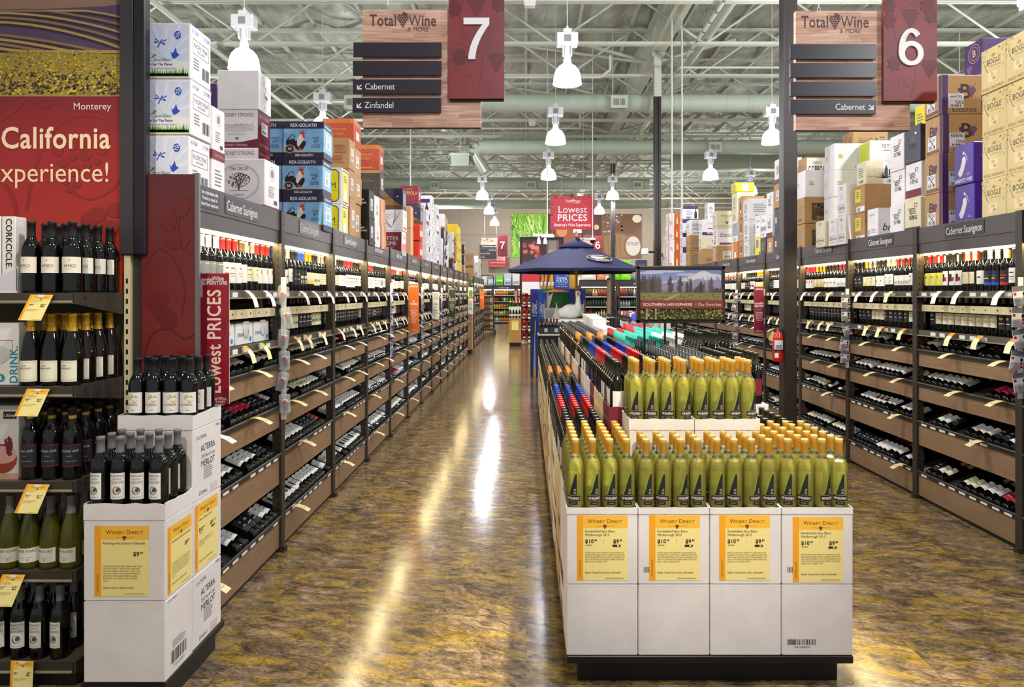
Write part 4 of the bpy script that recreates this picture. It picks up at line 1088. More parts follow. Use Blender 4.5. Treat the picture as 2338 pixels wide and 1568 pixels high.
# vineyard picture sign on three legs
SY = 5.005
t = thing('picture_sign', 'framed vineyard picture sign reading Southern Hemisphere above the island bottles', 'sign', (0, 0, 0))
x0, x1, z0, z1 = X(1453, SY), X(1655, SY), Z(737, SY), Z(607, SY); fw = .026
b = MB()
for (a, c, d, e) in ((x0, z0, x1, z0 + fw), (x0, z1 - fw, x1, z1), (x0, z0, x0 + fw, z1), (x1 - fw, z0, x1, z1)): b.cbox(a, SY - .012, c, d, SY + .02, e, mat((58, 52, 46), .4), .004)
b.build('sign_frame', t)
def vineyard(fc):
    for i in range(8): fc.rect(0, .56 + .055 * i, 1, .56 + .055 * (i + 1), mat(((206, 200, 216), (196, 192, 214), (184, 184, 212), (172, 178, 212), (160, 172, 214), (150, 166, 212), (140, 158, 208), (132, 150, 204))[i]))
    for i, (cx, cy, w) in enumerate(((.1, .93, .2), (.3, .96, .25), (.62, .9, .18))): fc.disc(cx, cy, w, .022, mat((214, 210, 226)))
    r = random.Random(5)
    fc.poly([(0, .56), (0, .74), (.1, .72), (.2, .78), (.32, .76), (.42, .8), (.5, .82), (.58, .86), (.66, .9), (.74, .97), (.8, .98), (.88, .92), (1, .9), (1, .56)], mat((170, 158, 186)))
    fc.poly([(.2, .74), (.32, .75), (.42, .79), (.5, .81), (.58, .85), (.66, .89), (.74, .96), (.8, .97), (.88, .91), (1, .89), (1, .78), (.9, .8), (.82, .78), (.72, .82), (.6, .76), (.5, .77), (.4, .72), (.3, .73)], mat((232, 226, 234)))
    for i in range(26): 
        a = r.uniform(.4, .97); fc.line([(a, .8 + r.uniform(-.05, .08)), (a + .03, .76 + r.uniform(-.05, .05))], .006, mat((160, 150, 180)))
    fc.rect(0, .54, 1, .6, mat((150, 142, 148)))
    def tree(a, hgt, w):
        m = r.choice((mat((92, 84, 76)), mat((108, 98, 88)), mat((82, 76, 68))))
        for q in range(14): 
            f = q / 13; ww = w * math.sin(math.pi * min(1, .12 + f * .84)); fc.disc(a + r.uniform(-.35, .35) * ww, .53 + hgt * f, ww * .8 + .004, hgt * .06, m, 8)
    for i in range(13): tree(.01 + i * .02, r.uniform(.26, .36), .011)
    for a, h_, w in ((.37, .33, .034), (.49, .32, .03), (.575, .22, .018), (.62, .28, .018), (.74, .22, .032), (.78, .2, .02), (.87, .3, .026), (.7, .12, .05), (.93, .1, .06), (.98, .09, .05)): tree(a, h_, w)
    fc.rect(0, .38, 1, .535, mat((150, 144, 84)))
    for i in range(10): fc.rect(0, .38 + .016 * i, 1, .386 + .016 * i, mat((124, 122, 66)) if i % 2 else mat((170, 158, 104)))
    fc.poly([(.27, .38), (.33, .38), (.5, .53), (.48, .53)], mat((196, 178, 140)))
    for i in range(60): fc.disc(r.uniform(0, 1), r.uniform(.39, .5), .012, .008, r.choice((mat((110, 116, 56)), mat((160, 150, 80)))), 6)
    fc.rect(0, 0, 1, .225, mat((92, 94, 44)))
    for i in range(420): fc.disc(r.uniform(0.005, .995), r.uniform(.01, .23), .013, .016, r.choice((mat((120, 122, 56)), mat((164, 158, 84)), mat((190, 178, 110)), mat((80, 82, 40)), mat((60, 60, 34)), mat((140, 130, 60)))), 5)
    for a in (.06, .17): fc.rect(a, 0, a + .022, .23, mat((176, 150, 116)))
    fc.rect(0, .22, 1, .385, mat((150, 62, 44)))
    fc.text('SOUTHERN HEMISPHERE', .325, .27, .058, SIGNWHITE, 'C', True, .63); fc.rect(.668, .265, .671, .345, SIGNWHITE); fc.text('Our Favorites', .835, .272, .062, SIGNWHITE, 'C', False, .285)
b = MB(); b.box(x0 + fw, SY - .002, z0 + fw, x1 - fw, SY + .01, z1 - fw, GREY); fc = Face(b, (x0 + fw, SY - .002, z0 + fw), UX, UZ, x1 - x0 - 2 * fw, z1 - z0 - 2 * fw); vineyard(fc); b.build('vineyard_picture', t)
for u in (1472, 1519, 1545):
    b = MB(); b.tube((X(u, SY), SY + .01, ZT3 + .003), (X(u, SY), SY + .01, z0), .008, BLACK, 8); b.build('leg', t)

# ------------------------------------------------------------------ left end display
EY0, EY1, EXR = 3.03, 3.40, -1.99
ec = thing('end_display_rack', 'dark metal end display rack with five bottle shelves under the red California panel', 'rack', (0, 0, 0))
b = MB(); b.box(-3.4, EY1, .02, -1.92, EY1 + .014, 1.86, BACKP); b.build('back_panel', ec)
b = MB(); b.box(-1.985, 3.372, .01, -1.955, EY1, 1.94, RAIL)
for i in range(36): b.box(-1.976, 3.3712, .05 + i * .05, -1.966, 3.372, .074 + i * .05, HOLE)
b.build('slotted_upright', ec)
b = MB(); b.box(-1.95, 3.389, .01, -1.88, EY1 - .002, 1.94, POST); b.build('side_post', ec)
SHZ = [1.752, 1.338, .918, .521, .118]
for i, z in enumerate(SHZ):
    b = MB(); b.box(-3.4, EY0, z - .022, EXR - .014, EY1 - .003, z, SHELFMETAL)
    b.box(-3.4, EY0 - .012, z - .042, EXR - .014, EY0, z - .002, mat((74, 68, 58), .35, .3)); b.tube((-3.4, EY0 - .014, z - .04), (EXR - .014, EY0 - .014, z - .04), .007, mat((168, 158, 138), .35, .4), 8)
    b.build('shelf', ec)
    b = MB(); pr = [(EY0 - .01, z - .048), (EY1, z - .11), (EY1, z + .003), (EY0 - .01, z + .003)]
    vs = [(EXR - .012, a, c) for a, c in pr] + [(EXR, a, c) for a, c in pr]; b.add(vs, [(3, 2, 1, 0), (4, 5, 6, 7), (0, 1, 5, 4), (1, 2, 6, 5), (2, 3, 7, 6), (3, 0, 4, 7)], mat((64, 58, 52), .45))
    b.tube((EXR, EY0 + .05, z - .02), (EXR + .003, EY0 + .05, z - .02), .008, mat((40, 36, 32)), 8); b.build('bracket', ec)
b = MB(); b.box(-3.4, EY0 + .02, .003, EXR - .02, EY1 - .01, .09, BLACK); b.build('base', ec)
# framed California panel
t = thing('wall_banner', 'tall red banner with vineyard photo and California lettering in a dark frame', 'banner', (0, 0, 0))
PX0, PX1, PZ0, PZM, PZ1 = -3.4, X(277, 3.38), 1.745, Z(220, 3.38), 3.45
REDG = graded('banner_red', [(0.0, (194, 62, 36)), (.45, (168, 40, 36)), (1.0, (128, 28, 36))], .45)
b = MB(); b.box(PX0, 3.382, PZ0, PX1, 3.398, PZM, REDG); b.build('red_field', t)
b = MB(); fc = Face(b, (PX0, 3.381, PZ0), UX, UZ, PX1 - PX0, PZM - PZ0); VD = mat((140, 38, 34), .5)
wv = lambda u, v: ((X(u, 3.38) - PX0) / fc.w, (Z(v, 3.38) - PZ0) / fc.h)
fc.sline([wv(60, 480), wv(75, 400), wv(100, 330), wv(140, 280), wv(190, 262), wv(240, 270), wv(270, 300)], .012, VD)
fc.sline([wv(10, 420), wv(35, 470), wv(48, 600), wv(52, 668)], .014, VD)
fc.line([wv(0, 275), wv(30, 255), wv(55, 225)], .014, VD)
fc.sline([wv(150, 410), wv(170, 440), wv(210, 455), wv(260, 430), wv(276, 400)], .007, VD)
for k in range(9): fc.line([wv(105 + 24 * math.cos(k * .7) * (1 - k * .06), 238 - 12 * math.sin(k * .7) * (1 - k * .06)), wv(105 + 24 * math.cos(k * .7 + .7) * (1 - k * .06), 238 - 12 * math.sin(k * .7 + .7) * (1 - k * .06))], .004, VD)
for u, v, rr_ in ((135, 310, 13), (165, 330, 14), (198, 322, 13), (233, 342, 13), (132, 345, 12), (166, 358, 10), (196, 352, 14), (145, 371, 11), (199, 376, 10), (222, 368, 9), (168, 390, 13), (150, 415, 8), (175, 420, 9), (158, 432, 8), (232, 320, 10)): fc.disc(*wv(u, v), rr_ * 3.38 / F / fc.w, rr_ * 3.38 / F / fc.h, VD)
for u, v in ((222, 490), (265, 480), (250, 520), (205, 500)): fc.disc(*wv(u, v), .035, .04, VD, 9)
CRM = mat((244, 214, 180), .5)
fc.text('Monterey', *wv(254, 250), 15 * 3.38 / F / fc.h, mat((238, 214, 216)), 'R')
b.build('vine_print', t)
for word, u_, v_, px, hh, bold in (('California', 254, 338, 252, 47, True), ('xperience!', 252, 415, 250, 44, False), ('E', -4, 415, 34, 44, False)):
    b = MB(); fc = Face(b, (PX0, 3.3795, PZ0), UX, UZ, PX1 - PX0, PZM - PZ0); h_ = hh * 3.38 / F
    fc.text(word, *wv(u_, v_), h_ / fc.h, CRM, 'R', bold, sx=px * 3.38 / F / (layout(word, bold)[1] * h_)); b.build('banner_lettering', t)
b = MB(); b.box(PX0, 3.382, PZM, PX1, 3.398, PZ1, mat((70, 52, 78))); fc = Face(b, (PX0, 3.382, PZM), UX, UZ, PX1 - PX0, PZ1 - PZM); rv = random.Random(9)
wq = lambda u, v: ((X(u, 3.38) - PX0) / fc.w, (Z(v, 3.38) - PZM) / fc.h)
fc.poly([wq(-190, 25), wq(-190, -45), wq(277, -45), wq(277, 10), wq(150, 22), wq(60, 20)], mat((150, 116, 96)))
fc.poly([wq(-190, 120), wq(-190, 30), wq(0, 22), wq(100, 20), wq(277, 12), wq(277, 120)], mat((92, 70, 96)))
for i in range(9):
    pts = []
    for q in range(12):
        f = q / 11; u = -190 + f * 470; v = 24 + i * 9 + (i * 4 + 8) * f * f * 2.2 - 20 * math.sin(f * 3) * (i < 5); pts.append(wq(min(277, u), min(118, max(24, v))))
    fc.line(pts, .006 + .0006 * i, mat((186, 152, 84) if i % 2 == 0 else (150, 116, 76)))
    fc.line([(a, max(.0, c - .018)) for a, c in pts], .009, mat((56, 44, 58)))
fc.poly([wq(-190, 215), wq(-190, 118), wq(-60, 122), wq(100, 118), wq(277, 124), wq(277, 220), wq(-190, 220)], mat((160, 136, 58)))
for i in range(1900):
    u = rv.uniform(-185, 274); v = 116 + 100 * rv.random() ** 1.1; s_ = rv.uniform(1.2, 3.4) * (.6 + (v - 116) / 90); a, c = wq(u, v); dark = v > 165 and rv.random() < .5
    m = rv.choice((mat((46, 42, 46)), mat((66, 60, 50)))) if dark else rv.choice((mat((214, 182, 40)), mat((196, 160, 56)), mat((226, 200, 60)), mat((150, 122, 50)), mat((92, 80, 50))))
    dx, dy = s_ * 3.38 / F / fc.w, s_ * 3.38 / F / fc.h; c = max(dy, c); fc.poly([(a - dx, c), (a, c - dy * rv.uniform(.4, 1)), (min(.999, a + dx), c + dy * .2), (a + dx * .2, c + dy)], m); fc.k = 8 + i % 17
b.build('vineyard_photo', t)
b = MB(); b.cbox(PX1, 3.36, 1.94, -1.932, 3.402, 3.46, mat((60, 56, 58), .35), .006); b.cbox(-1.930, 3.352, 1.94, X(331, 3.352), 3.402, 3.46, mat((30, 28, 36), .3), .006); b.build('banner_frame', t)
# red end panel of the left rack row
b = MB(); ex0, ex1 = -1.9, X(446, 3.375)
b.box(ex0, 3.375, .02, ex1, 3.386, 2.34, graded('end_panel_red', [(0, (112, 26, 26)), (.5, (126, 34, 28)), (1, (84, 26, 28))], .4)); fc = Face(b, (ex0, 3.375, .02), UX, UZ, ex1 - ex0, 2.32)
VP = mat((98, 25, 26), .45)
for cx, cy in ((.3, .74), (.72, .58)): grapes(fc, cx, cy, .045, VP)
fc.sline([(.02, .6), (.2, .66), (.5, .67), (.8, .65), (.98, .66)], .03, VP); fc.sline([(.1, .4), (.25, .5), (.5, .57), (.95, .6)], .03, VP); fc.sline([(.05, .8), (.3, .84), (.6, .82), (.8, .76), (.75, .7)], .02, VP); fc.sline([(.9, .95), (.7, .9), (.75, .84), (.9, .86)], .016, VP)
for cx, cy in ((.5, .9), (.75, .93), (.5, .69), (.6, .86)): fc.disc(cx, cy, .16, .022, VP, 9)
b.box(ex1, 3.37, .01, ex1 + .02, 3.387, 2.345, mat((120, 116, 116), .35, .4))
tag(b.build('rack_end_board'), 'dark red vine-printed end panel closing the left rack row', 'panel')

# bottles on the end display
def disp_row(z, shape, cap, ring, lm, art, key, words, xs, ys, group, glass=GLASS, z0=.06, z1=.155, a=1.25, rng=None, yaw=.25, sc=1.06):
    rng = rng or random.Random(z); r = .0377 if shape == 'bord' else .0416
    lb = label_mesh(lm, z0, z1, a, r, art, key=key); cp = cap_mesh(cap, .236 if shape == 'bord' else .229, 14, ring); bd = body_mesh(shape, glass, 18)
    for j, y in enumerate(ys):
        for i, x in enumerate(xs):
            n = 'front row' if j == 0 else ORD[j] + ' row'
            o = bottle_parts('wine_bottle', 'dark wine bottle, %s, %s, %s from left' % (words, n, ORD[i]), 'bottle', T(x, y, z + .001, rng.uniform(-yaw, yaw)) @ Matrix.Scale(sc, 4), bd, (('label', lb), ('capsule', cp)), group)
SIL = mat((170, 150, 90), .3, .5)
xs3 = [X(76, 3.08) - .006, X(123, 3.08) - .006, X(170, 3.08) - .006]; ys4 = [3.076, 3.167, 3.258, 3.349]
INK2 = mat((90, 84, 74)); 
disp_row(SHZ[0], 'bord', CAPS['black'], None, mat((244, 236, 220), .5), art_text('AMICI', INK2, .108, .0125, lambda b, r: (b.disc((0, -r - .0002, .138), UX, UZ, .003, .003, mat((150, 130, 80)), 6), patch(b, r, .1, .1015, .35, mat((190, 180, 160)), 3))), 'am', 'top shelf of end display, cream label', xs3, ys4, 'bottles on the end display', z0=.084, z1=.152)
disp_row(SHZ[1], 'burg', mat((196, 150, 40), .32, .4), None, mat((244, 238, 214), .5), lambda b, r: (art_text('BENHAM', INK2, .07, .008)(b, r), patch(b, r, .025, .0262, 1.05, mat((190, 170, 110)), 8), patch(b, r, .1, .1012, 1.05, mat((190, 170, 110)), 8), patch(b, r, .082, .088, .12, mat((200, 180, 130)), 2, -.4)), 'bn', 'second shelf of end display, gold foil', xs3, ys4, 'bottles on the end display', GLASSBR, .018, .106, 1.1)
disp_row(SHZ[2], 'bord', CAPS['black'], mat((180, 150, 60), .35, .4), mat((36, 38, 48), .5), lambda b, r: (patch(b, r, .056, .061, 1.25, MAROON), patch(b, r, .146, .15, 1.25, MAROON), art_text('kitchen sink', mat((190, 196, 206)), .118, .011)(b, r), art_text('RED TABLE WINE', mat((150, 150, 150)), .077, .005)(b, r), patch(b, r, .1, .103, .3, SIL, 3)), 'ks', 'third shelf of end display, navy label', xs3, ys4, 'bottles on the end display', GLASS, .056, .15)
disp_row(SHZ[3], 'burg', CAPS['grey'], None, mat((238, 232, 222), .5), lambda b, r: (art_text('RIVER ROAD', INK2, .072, .011)(b, r), patch(b, r, .05, .0512, .6, GREY, 4), patch(b, r, .038, .046, .25, mat((170, 165, 160)), 2, .1)), 'rr', 'fourth shelf of end display, river label', [X(170, 3.09) - .006 - .091 * q for q in (3, 2, 1, 0)], ys4[:3], 'bottles on the end display', mat((112, 112, 26), .05, trans=.55), .03, .09, 1.2)
COIN = mat((120, 114, 112), .4, .4)
def scis(b, r):
    for i, s_ in enumerate(('RUNNING', 'WITH', 'SCISSORS')): b.text(s_, (0, 0, 0), UX, UZ, .0085, mat((110, 100, 94)), 'C', bend=(r, .142 - .0135 * i), maxw=.05)
    vs = []
    for q in range(16): a, z = .0165 * math.cos(q * math.pi / 8), .086 + .0165 * math.sin(q * math.pi / 8); vs.append((r * math.sin(a / r), -r * math.cos(a / r) - .0004, z))
    b.poly(vs, COIN)
    vs = []
    for q in range(12): a, z = .004 + .007 * math.cos(q * math.pi / 6), .088 + .009 * math.sin(q * math.pi / 6); vs.append((r * math.sin(a / r), -r * math.cos(a / r) - .0009, z))
    b.poly(vs, mat((86, 80, 80), .4)); patch(b, r, .058, .06, .5, GREY, 3)
disp_row(SHZ[4], 'bord', CAPS['grey'], None, LABW, scis, 'rs', 'bottom shelf of end display, coin label', [X(10, 3.1), X(56, 3.1), X(100, 3.1), X(146, 3.1)], ys4[:3], 'bottles on the end display', z0=.05, z1=.158, a=.8)
# things at the left of the end display
for i in range(3):
    x = -2.492 + i * .067; b = MB(); b.cbox(x, 3.07 + i * .0, SHZ[0] + .012, x + .062, 3.14, SHZ[0] + .345, WHITE, .003)
    b.text('CORKCICLE.', (x + .02, 3.0693, SHZ[0] + .335), (0, 0, -1), UX, .026, INK, 'L', True, .27); b.text('CO', (x + .02, 3.0691, SHZ[0] + .06), (0, 0, -1), UX, .026, mat((170, 190, 90)), 'L', maxw=.045)
    tag(b.build('chiller_box'), 'narrow white wine chiller box with vertical black lettering, %s from left' % ORD[i], 'box', 'chiller boxes on the end display')
b = MB(); b.box(-2.57, 3.05, SHZ[0] + .001, -2.275, 3.2, SHZ[0] + .01, WHITE); b.add([(-2.57, 3.05, SHZ[0] + .01), (-2.275, 3.05, SHZ[0] + .01), (-2.275, 3.05, SHZ[0] + .11), (-2.42, 3.05, SHZ[0] + .05), (-2.57, 3.05, SHZ[0] + .04)], [(0, 1, 2, 3, 4)], mat((214, 210, 222)))
b.box(-2.278, 3.05, SHZ[0] + .01, -2.275, 3.2, SHZ[0] + .12, mat((214, 210, 222))); tag(b.build('cardboard_tray'), 'white cardboard tray holding the narrow chiller boxes', 'tray')
def gift(label, z, h, x1, fn, base=WHITE, depth=.2):
    b = MB(); b.cbox(x1 - .26, 3.06, z + .001, x1, 3.06 + depth, z + h, base, .003); fn(Face(b, (x1 - .26, 3.06, z), UX, UZ, .26, h)); fn2 = Face(b, (x1, 3.06, z), UY, UZ, depth, h); fn2.rect(.3, .1, .7, .2, GREY); tag(b.build('glass_gift_box'), label, 'box')
TEALT = mat((34, 140, 170))
def gl(fc):
    fc.disc(.62, .62, .28, .27, mat((226, 226, 226)), 20); fc.ring(.62, .62, .29, .29, .012, mat((150, 150, 150))); fc.rect(.3, .72, .95, .95, WHITE); fc.line([(.33, .72), (.92, .72)], .01, GREY); fc.disc(.62, .5, .24, .14, mat((205, 203, 200)), 18); fc.disc(.69, .12, .08, .065, TEALT, 14); fc.text('4', .69, .08, .08, WHITE, 'C', True); fc.b.text('DRINK.', fc.off(.985, .03), (0, 0, 1), (-1, 0, 0), .034, TEALT, 'L', True, fc.h * .95)
gift('white four-glass gift box with blue vertical lettering on the second shelf', SHZ[1], .28, X(42, 3.06), gl)
def lb(fc):
    fc.rect(.74, .82, .97, .92, INK); fc.text('Libbey', .855, .85, .04, WHITE, 'C', maxw=.2); fc.disc(.72, .28, .26, .2, mat((150, 60, 40)), 18); fc.disc(.72, .33, .25, .12, mat((205, 160, 150)), 18); fc.rect(.4, .0, 1, .08, mat((200, 150, 120)))
    for q in range(26): fc.disc(.84 + .06 * math.cos(q * 2.4) * (q % 5) / 4, .56 - .011 * q * .8, .025, .025, mat((110, 34, 40)), 8)
gift('grey printed glassware box with a red wine decanter on the third shelf', SHZ[2], .33, X(42, 3.06), lb, mat((206, 202, 200)))
# tilted shelf cards
def tilt_card(label, u, v, y, z, p1, p2, ln, w=.1, h=.125, tilt=.5, lean=.14, cat='price card', group='yellow cards on the end display'):
    b = MB(); ux = Vector((1, 0, -.02)); uy = Vector((lean, tilt, 1)).normalized(); x = X(u, y)
    o = Vector((x, y, z)) - uy * h
    cardface(Face(b, o, ux, uy, w, h), lines=ln, p1=p1, p2=p2, body=('Medium-bodied, ripe fruit and spice', 'balanced and smooth with a soft', 'finish for every occasion'), foot=None)
    b.rect(o + uy * (h - .012) + Vector((0, -.0015, 0)), ux, uy, w * .35, 0, w * .65, .012, mat((236, 226, 210), .3)); tag(b.build('price_card'), label, cat, group)
tilt_card('yellow price card clipped under the top shelf of the end display', 70, 0, 3.005, SHZ[0] - .006, ('$44', '99'), ('$40', '49'), ('Cabernet Sauvignon', 'Napa 2010'))
tilt_card('yellow price card clipped under the second shelf of the end display', 62, 0, 3.005, SHZ[1] - .006, ('$24', '99'), ('$22', '49'), ('Chardonnay', 'Napa Valley 2010'))
tilt_card('yellow price card clipped under the third shelf of the end display', 62, 0, 3.005, SHZ[2] - .006, ('$12', '99'), ('$11', '69'), ('Red Reserve',))
tilt_card('yellow price card clipped under the fourth shelf of the end display', 6, 0, 3.005, SHZ[3] - .006, ('$11', '99'), ('$10', '79'), ('Chardonnay', 'Unoaked 2012'), h=.13)
tilt_card('yellow price card clipped under the bottom shelf of the end display', 25, 0, 3.0, SHZ[4] + .02, ('$9', '99'), ('$8', '99'), ('Merlot',), lean=-.1, tilt=.2)

# white case stacks beside the end display
lp = thing('display_platform', 'low black platform under the two white case stacks at left', 'platform', (0, 0, 0))
b = MB(); b.box(-1.83, 2.85, .001, -1.53, 3.36, .11, BLACK); b.build('plinth_base', lp); b = MB(); b.cbox(-1.835, 2.815, .11, -1.487, 3.368, .147, BLACK, .004); b.build('deck_board', lp)
SX0, SX1, SY0, SY1 = -1.822, X(377, 2.81), 2.81, 3.045
RCARD = dict(lines=('Running with Scissors Cabernet',), p2=('$9', '99'), body=('Central Coast, CA- Mom always said, "Don\'t', 'run with scissors". Dark cassis, cedar and', "hints of eucalyptus dominate on the wine's", 'rich nose, while notes of anise, blackberry', 'and cherry fill the palate. Broad, supple', 'finish. Best with steak, roasts and meat', 'stews.'), foot='Intense, Cherry, Medium-bodied')
carton('blank white case at the foot of the front left stack with barcode side', SX0, SY0, .1485, SX1, SY1, .483, BOXWHITE, seam, lambda fc: (fc.bars(.2, .14, .75, .3, INK, 3, 18), fc.text('7 50135 20010', .48, .08, .03, INK), fc.lines(.25, .32, .75, .42, 4, GREY), fc.text('12 X 750ML', .25, .94, .03, mat((120, 120, 150)))), 1, 'white cases of the left stacks')
tray_case('white case with yellow cards under coin-label bottles, front left stack', SX0, SY0, .4845, SX1, SY1, .816, .068, BOXWHITE, 'white cases of the left stacks', seam, None, 1)
sheet('price_card', 'yellow price card facing front on the front left case stack', (X(216, 2.81), 2.8094, .4845 + .02), UX, UZ, .224, .29, lambda fc: cardface(fc, **RCARD), 'price card', 'price cards of the left stacks')
sheet('price_card', 'yellow price card on the aisle side of the front left stack', (SX1 + .0006, SY0 + .02, .4845 + .012), UY, UZ, .2, .28, lambda fc: cardface(fc, **RCARD), 'price card', 'price cards of the left stacks')
disp_row(.85, 'bord', CAPS['grey'], None, LABW, scis, 'rs', 'front left case stack, coin label', [SX0 + .045 + .081 * q for q in range(4)], [SY0 + .043 + .0755 * q for q in range(3)], 'coin-label bottles on the front left stack', z0=.05, z1=.158, a=.8, sc=1.0)
BX0, BX1, BY0, BY1 = -1.826, X(437, 3.05) + .005, 3.052, 3.335
def alt(fc):
    fc.text('12x750ML', .1, .84, .05, mat((60, 60, 80)), 'L'); fc.text('9WL', .95, .93, .045, mat((60, 60, 80)), 'R'); fc.text('ALTERRA', .52, .66, .085, mat((50, 50, 66)), 'C', True, .5); fc.text('2010 North Coast', .52, .56, .05, mat((70, 70, 80)), 'C', maxw=.48); fc.text('MERLOT', .52, .44, .085, mat((50, 50, 66)), 'C', True, .5); fc.lines(.36, .24, .7, .42, 6, GREY); fc.text('2752AG', .2, .06, .05, mat((60, 60, 80)), 'L'); fc.rect(.6, .02, .85, .14, EDGE)
carton('lowest white case of the rear left stack with printed aisle side', BX0, BY0, .1485, BX1, BY1, .477, BOXWHITE, None, alt, 1, 'white cases of the left stacks')
carton('middle white case of the rear left stack with a yellow card', BX0, BY0, .4785, BX1, BY1, .807, BOXWHITE, None, lambda fc: seam(fc), 1, 'white cases of the left stacks')
tray_case('top white case of the rear left stack under golden-label bottles', BX0, BY0, .8085, BX1, BY1, 1.137, .068, BOXWHITE, 'white cases of the left stacks', seam, alt, 1)
sheet('price_card', 'yellow price card on the aisle side of the rear left stack', (BX1 + .0006, BY0 + .02, .4785 + .012), UY, UZ, .225, .3, lambda fc: cardface(fc, lines=('Alterra Merlot 2010',), p1=('$12', '99'), p2=('$11', '69'), body=('Black cherry and plum flavours with', 'soft tannins and a hint of oak on', 'the long finish'), foot='Intense, Cherry, Medium-bodied'), 'price card', 'price cards of the left stacks')
def alterra(b, r):
    m = mat((206, 168, 70)); q = lambda pts: b.poly([(r * math.sin(a / r), -r * math.cos(a / r) - .0003, z) for a, z in pts], m)
    q([(-.02, .105), (-.005, .122), (.006, .135), (.012, .128), (.022, .138), (.03, .125), (.012, .112)]); q([(-.012, .128), (.0, .14), (.01, .138), (-.002, .124)]); q([(-.005, .1), (.01, .108), (.03, .116), (.02, .102)])
    b.text('ALTERRA', (0, 0, 0), UX, UZ, .0095, INK2, 'C', bend=(r, .09), maxw=.056); patch(b, r, .07, .072, .4, GREY, 3, 0)
disp_row(1.155, 'bord', CAPS['black'], None, LABW, alterra, 'al', 'rear left case stack, golden picture label', [X(314, 3.1), X(353, 3.1), X(393, 3.1), X(432, 3.1)], [3.1, 3.185, 3.27], 'golden-label bottles on the rear left stack', z0=.058, z1=.15, a=1.2, sc=1.0)
# ------------------------------------------------------------------ cartons on top of the racks
def m3(a, b=None, s=5.0):
    key = ('mott', a, s)
    if key not in _M: _M[key] = mottled('cardboard_%d_%d_%d' % a, tuple(max(0, x - 6) for x in a), tuple(min(255, x + 5) for x in a), s, .62)
    return _M[key]
BLUE = mat((40, 76, 190)); LEAFG = mat((84, 150, 50)); GRASS = mat((110, 176, 50)); NAVY = mat((44, 42, 66), .5); SKYB = mottled('rooster_blue', (104, 164, 214), (150, 196, 228), 9, .5)
PURP = mat((72, 40, 96)); YEL = mat((236, 216, 20), .45); WINE = mat((116, 34, 52)); GOLDP = mat((206, 160, 60)); DKBR = mat((58, 48, 40), .6); OR2 = mat((226, 120, 30)); SLATE = mat((62, 62, 74), .5); VIOL = mat((78, 40, 160), .4)
def D_eco(fc):
    fc.rect(.03, .04, .97, .95, mat((214, 220, 240)))
    for i in range(18):
        a = -.1 + i * .2; fc.poly([(.5, .35), (min(.97, max(.03, .5 + 1.3 * math.cos(a))), min(.95, max(.04, .35 + 1.3 * math.sin(a)))), (min(.97, max(.03, .5 + 1.3 * math.cos(a + .07))), min(.95, max(.04, .35 + 1.3 * math.sin(a + .07))))], mat((228, 231, 246)))
    fc.rect(.03, .04, .97, .3, WHITE)
    x = .03
    r = random.Random(2)
    while x < .95: fc.poly([(x, .05), (x + .022, .05), (x + .011 + r.uniform(-.02, .02), r.uniform(.13, .22))], r.choice((GRASS, LEAFG))); x += .012; fc.k = 6
    fc.rect(.03, .04, .97, .09, GRASS); fc.k = 8
    fc.disc(.76, .78, .065, .075, BLUE, 16)
    for q in range(5): fc.disc(.76 + .035 * math.cos(q * 1.26), .78 + .04 * math.sin(q * 1.26), .012, .014, WHITE, 8)
    fc.line([(.7, .72), (.82, .84)], .01, WHITE)
    fc.line([(.38, .56), (.46, .7)], .02, BLUE)
    for dx, dy in ((-.12, .02), (-.1, .08), (.12, .06), (.1, -.02)): fc.poly([(.43, .65), (.43 + dx, .65 + dy), (.43 + dx * .9, .65 + dy - .03)], BLUE)
    fc.poly([(.64, .42), (.7, .5), (.72, .56), (.75, .46), (.8, .43), (.76, .4), (.72, .37), (.68, .36)], BLUE); fc.line([(.63, .47), (.72, .38)], .012, BLUE)
    for sx in (-1, 1): fc.poly([(.25, .36), (.25 + sx * .05, .38), (.25 + sx * .11, .44), (.25 + sx * .05, .43)], LEAFG)
    fc.text('Eco-Glass', .32, .32, .05, LEAFG, 'L'); fc.text('Better For The Planet', .1, .235, .045, mat((60, 80, 170)), 'L', True, .56); fc.text('- Lighter Glass - Smaller Carbon Footprint -', .06, .175, .026, mat((120, 130, 190)), 'L', maxw=.7)
def D_eco_s(fc):
    fc.text('A-7568', .08, .86, .07, BLUE, 'L', maxw=.3); fc.text('12 X 750ML', .95, .86, .07, BLUE, 'R', maxw=.34); fc.frame(.12, .5, .88, .76, .012, mat((70, 70, 90))); fc.text('PACIFIC PEAK', .5, .62, .08, mat((120, 120, 135)), 'C', maxw=.66); fc.text('VINEYARDS', .5, .55, .04, GREY, 'C', maxw=.4); fc.lines(.15, .2, .45, .42, 4, GREY, 3); fc.bars(.55, .12, .9, .34, INK, 4)
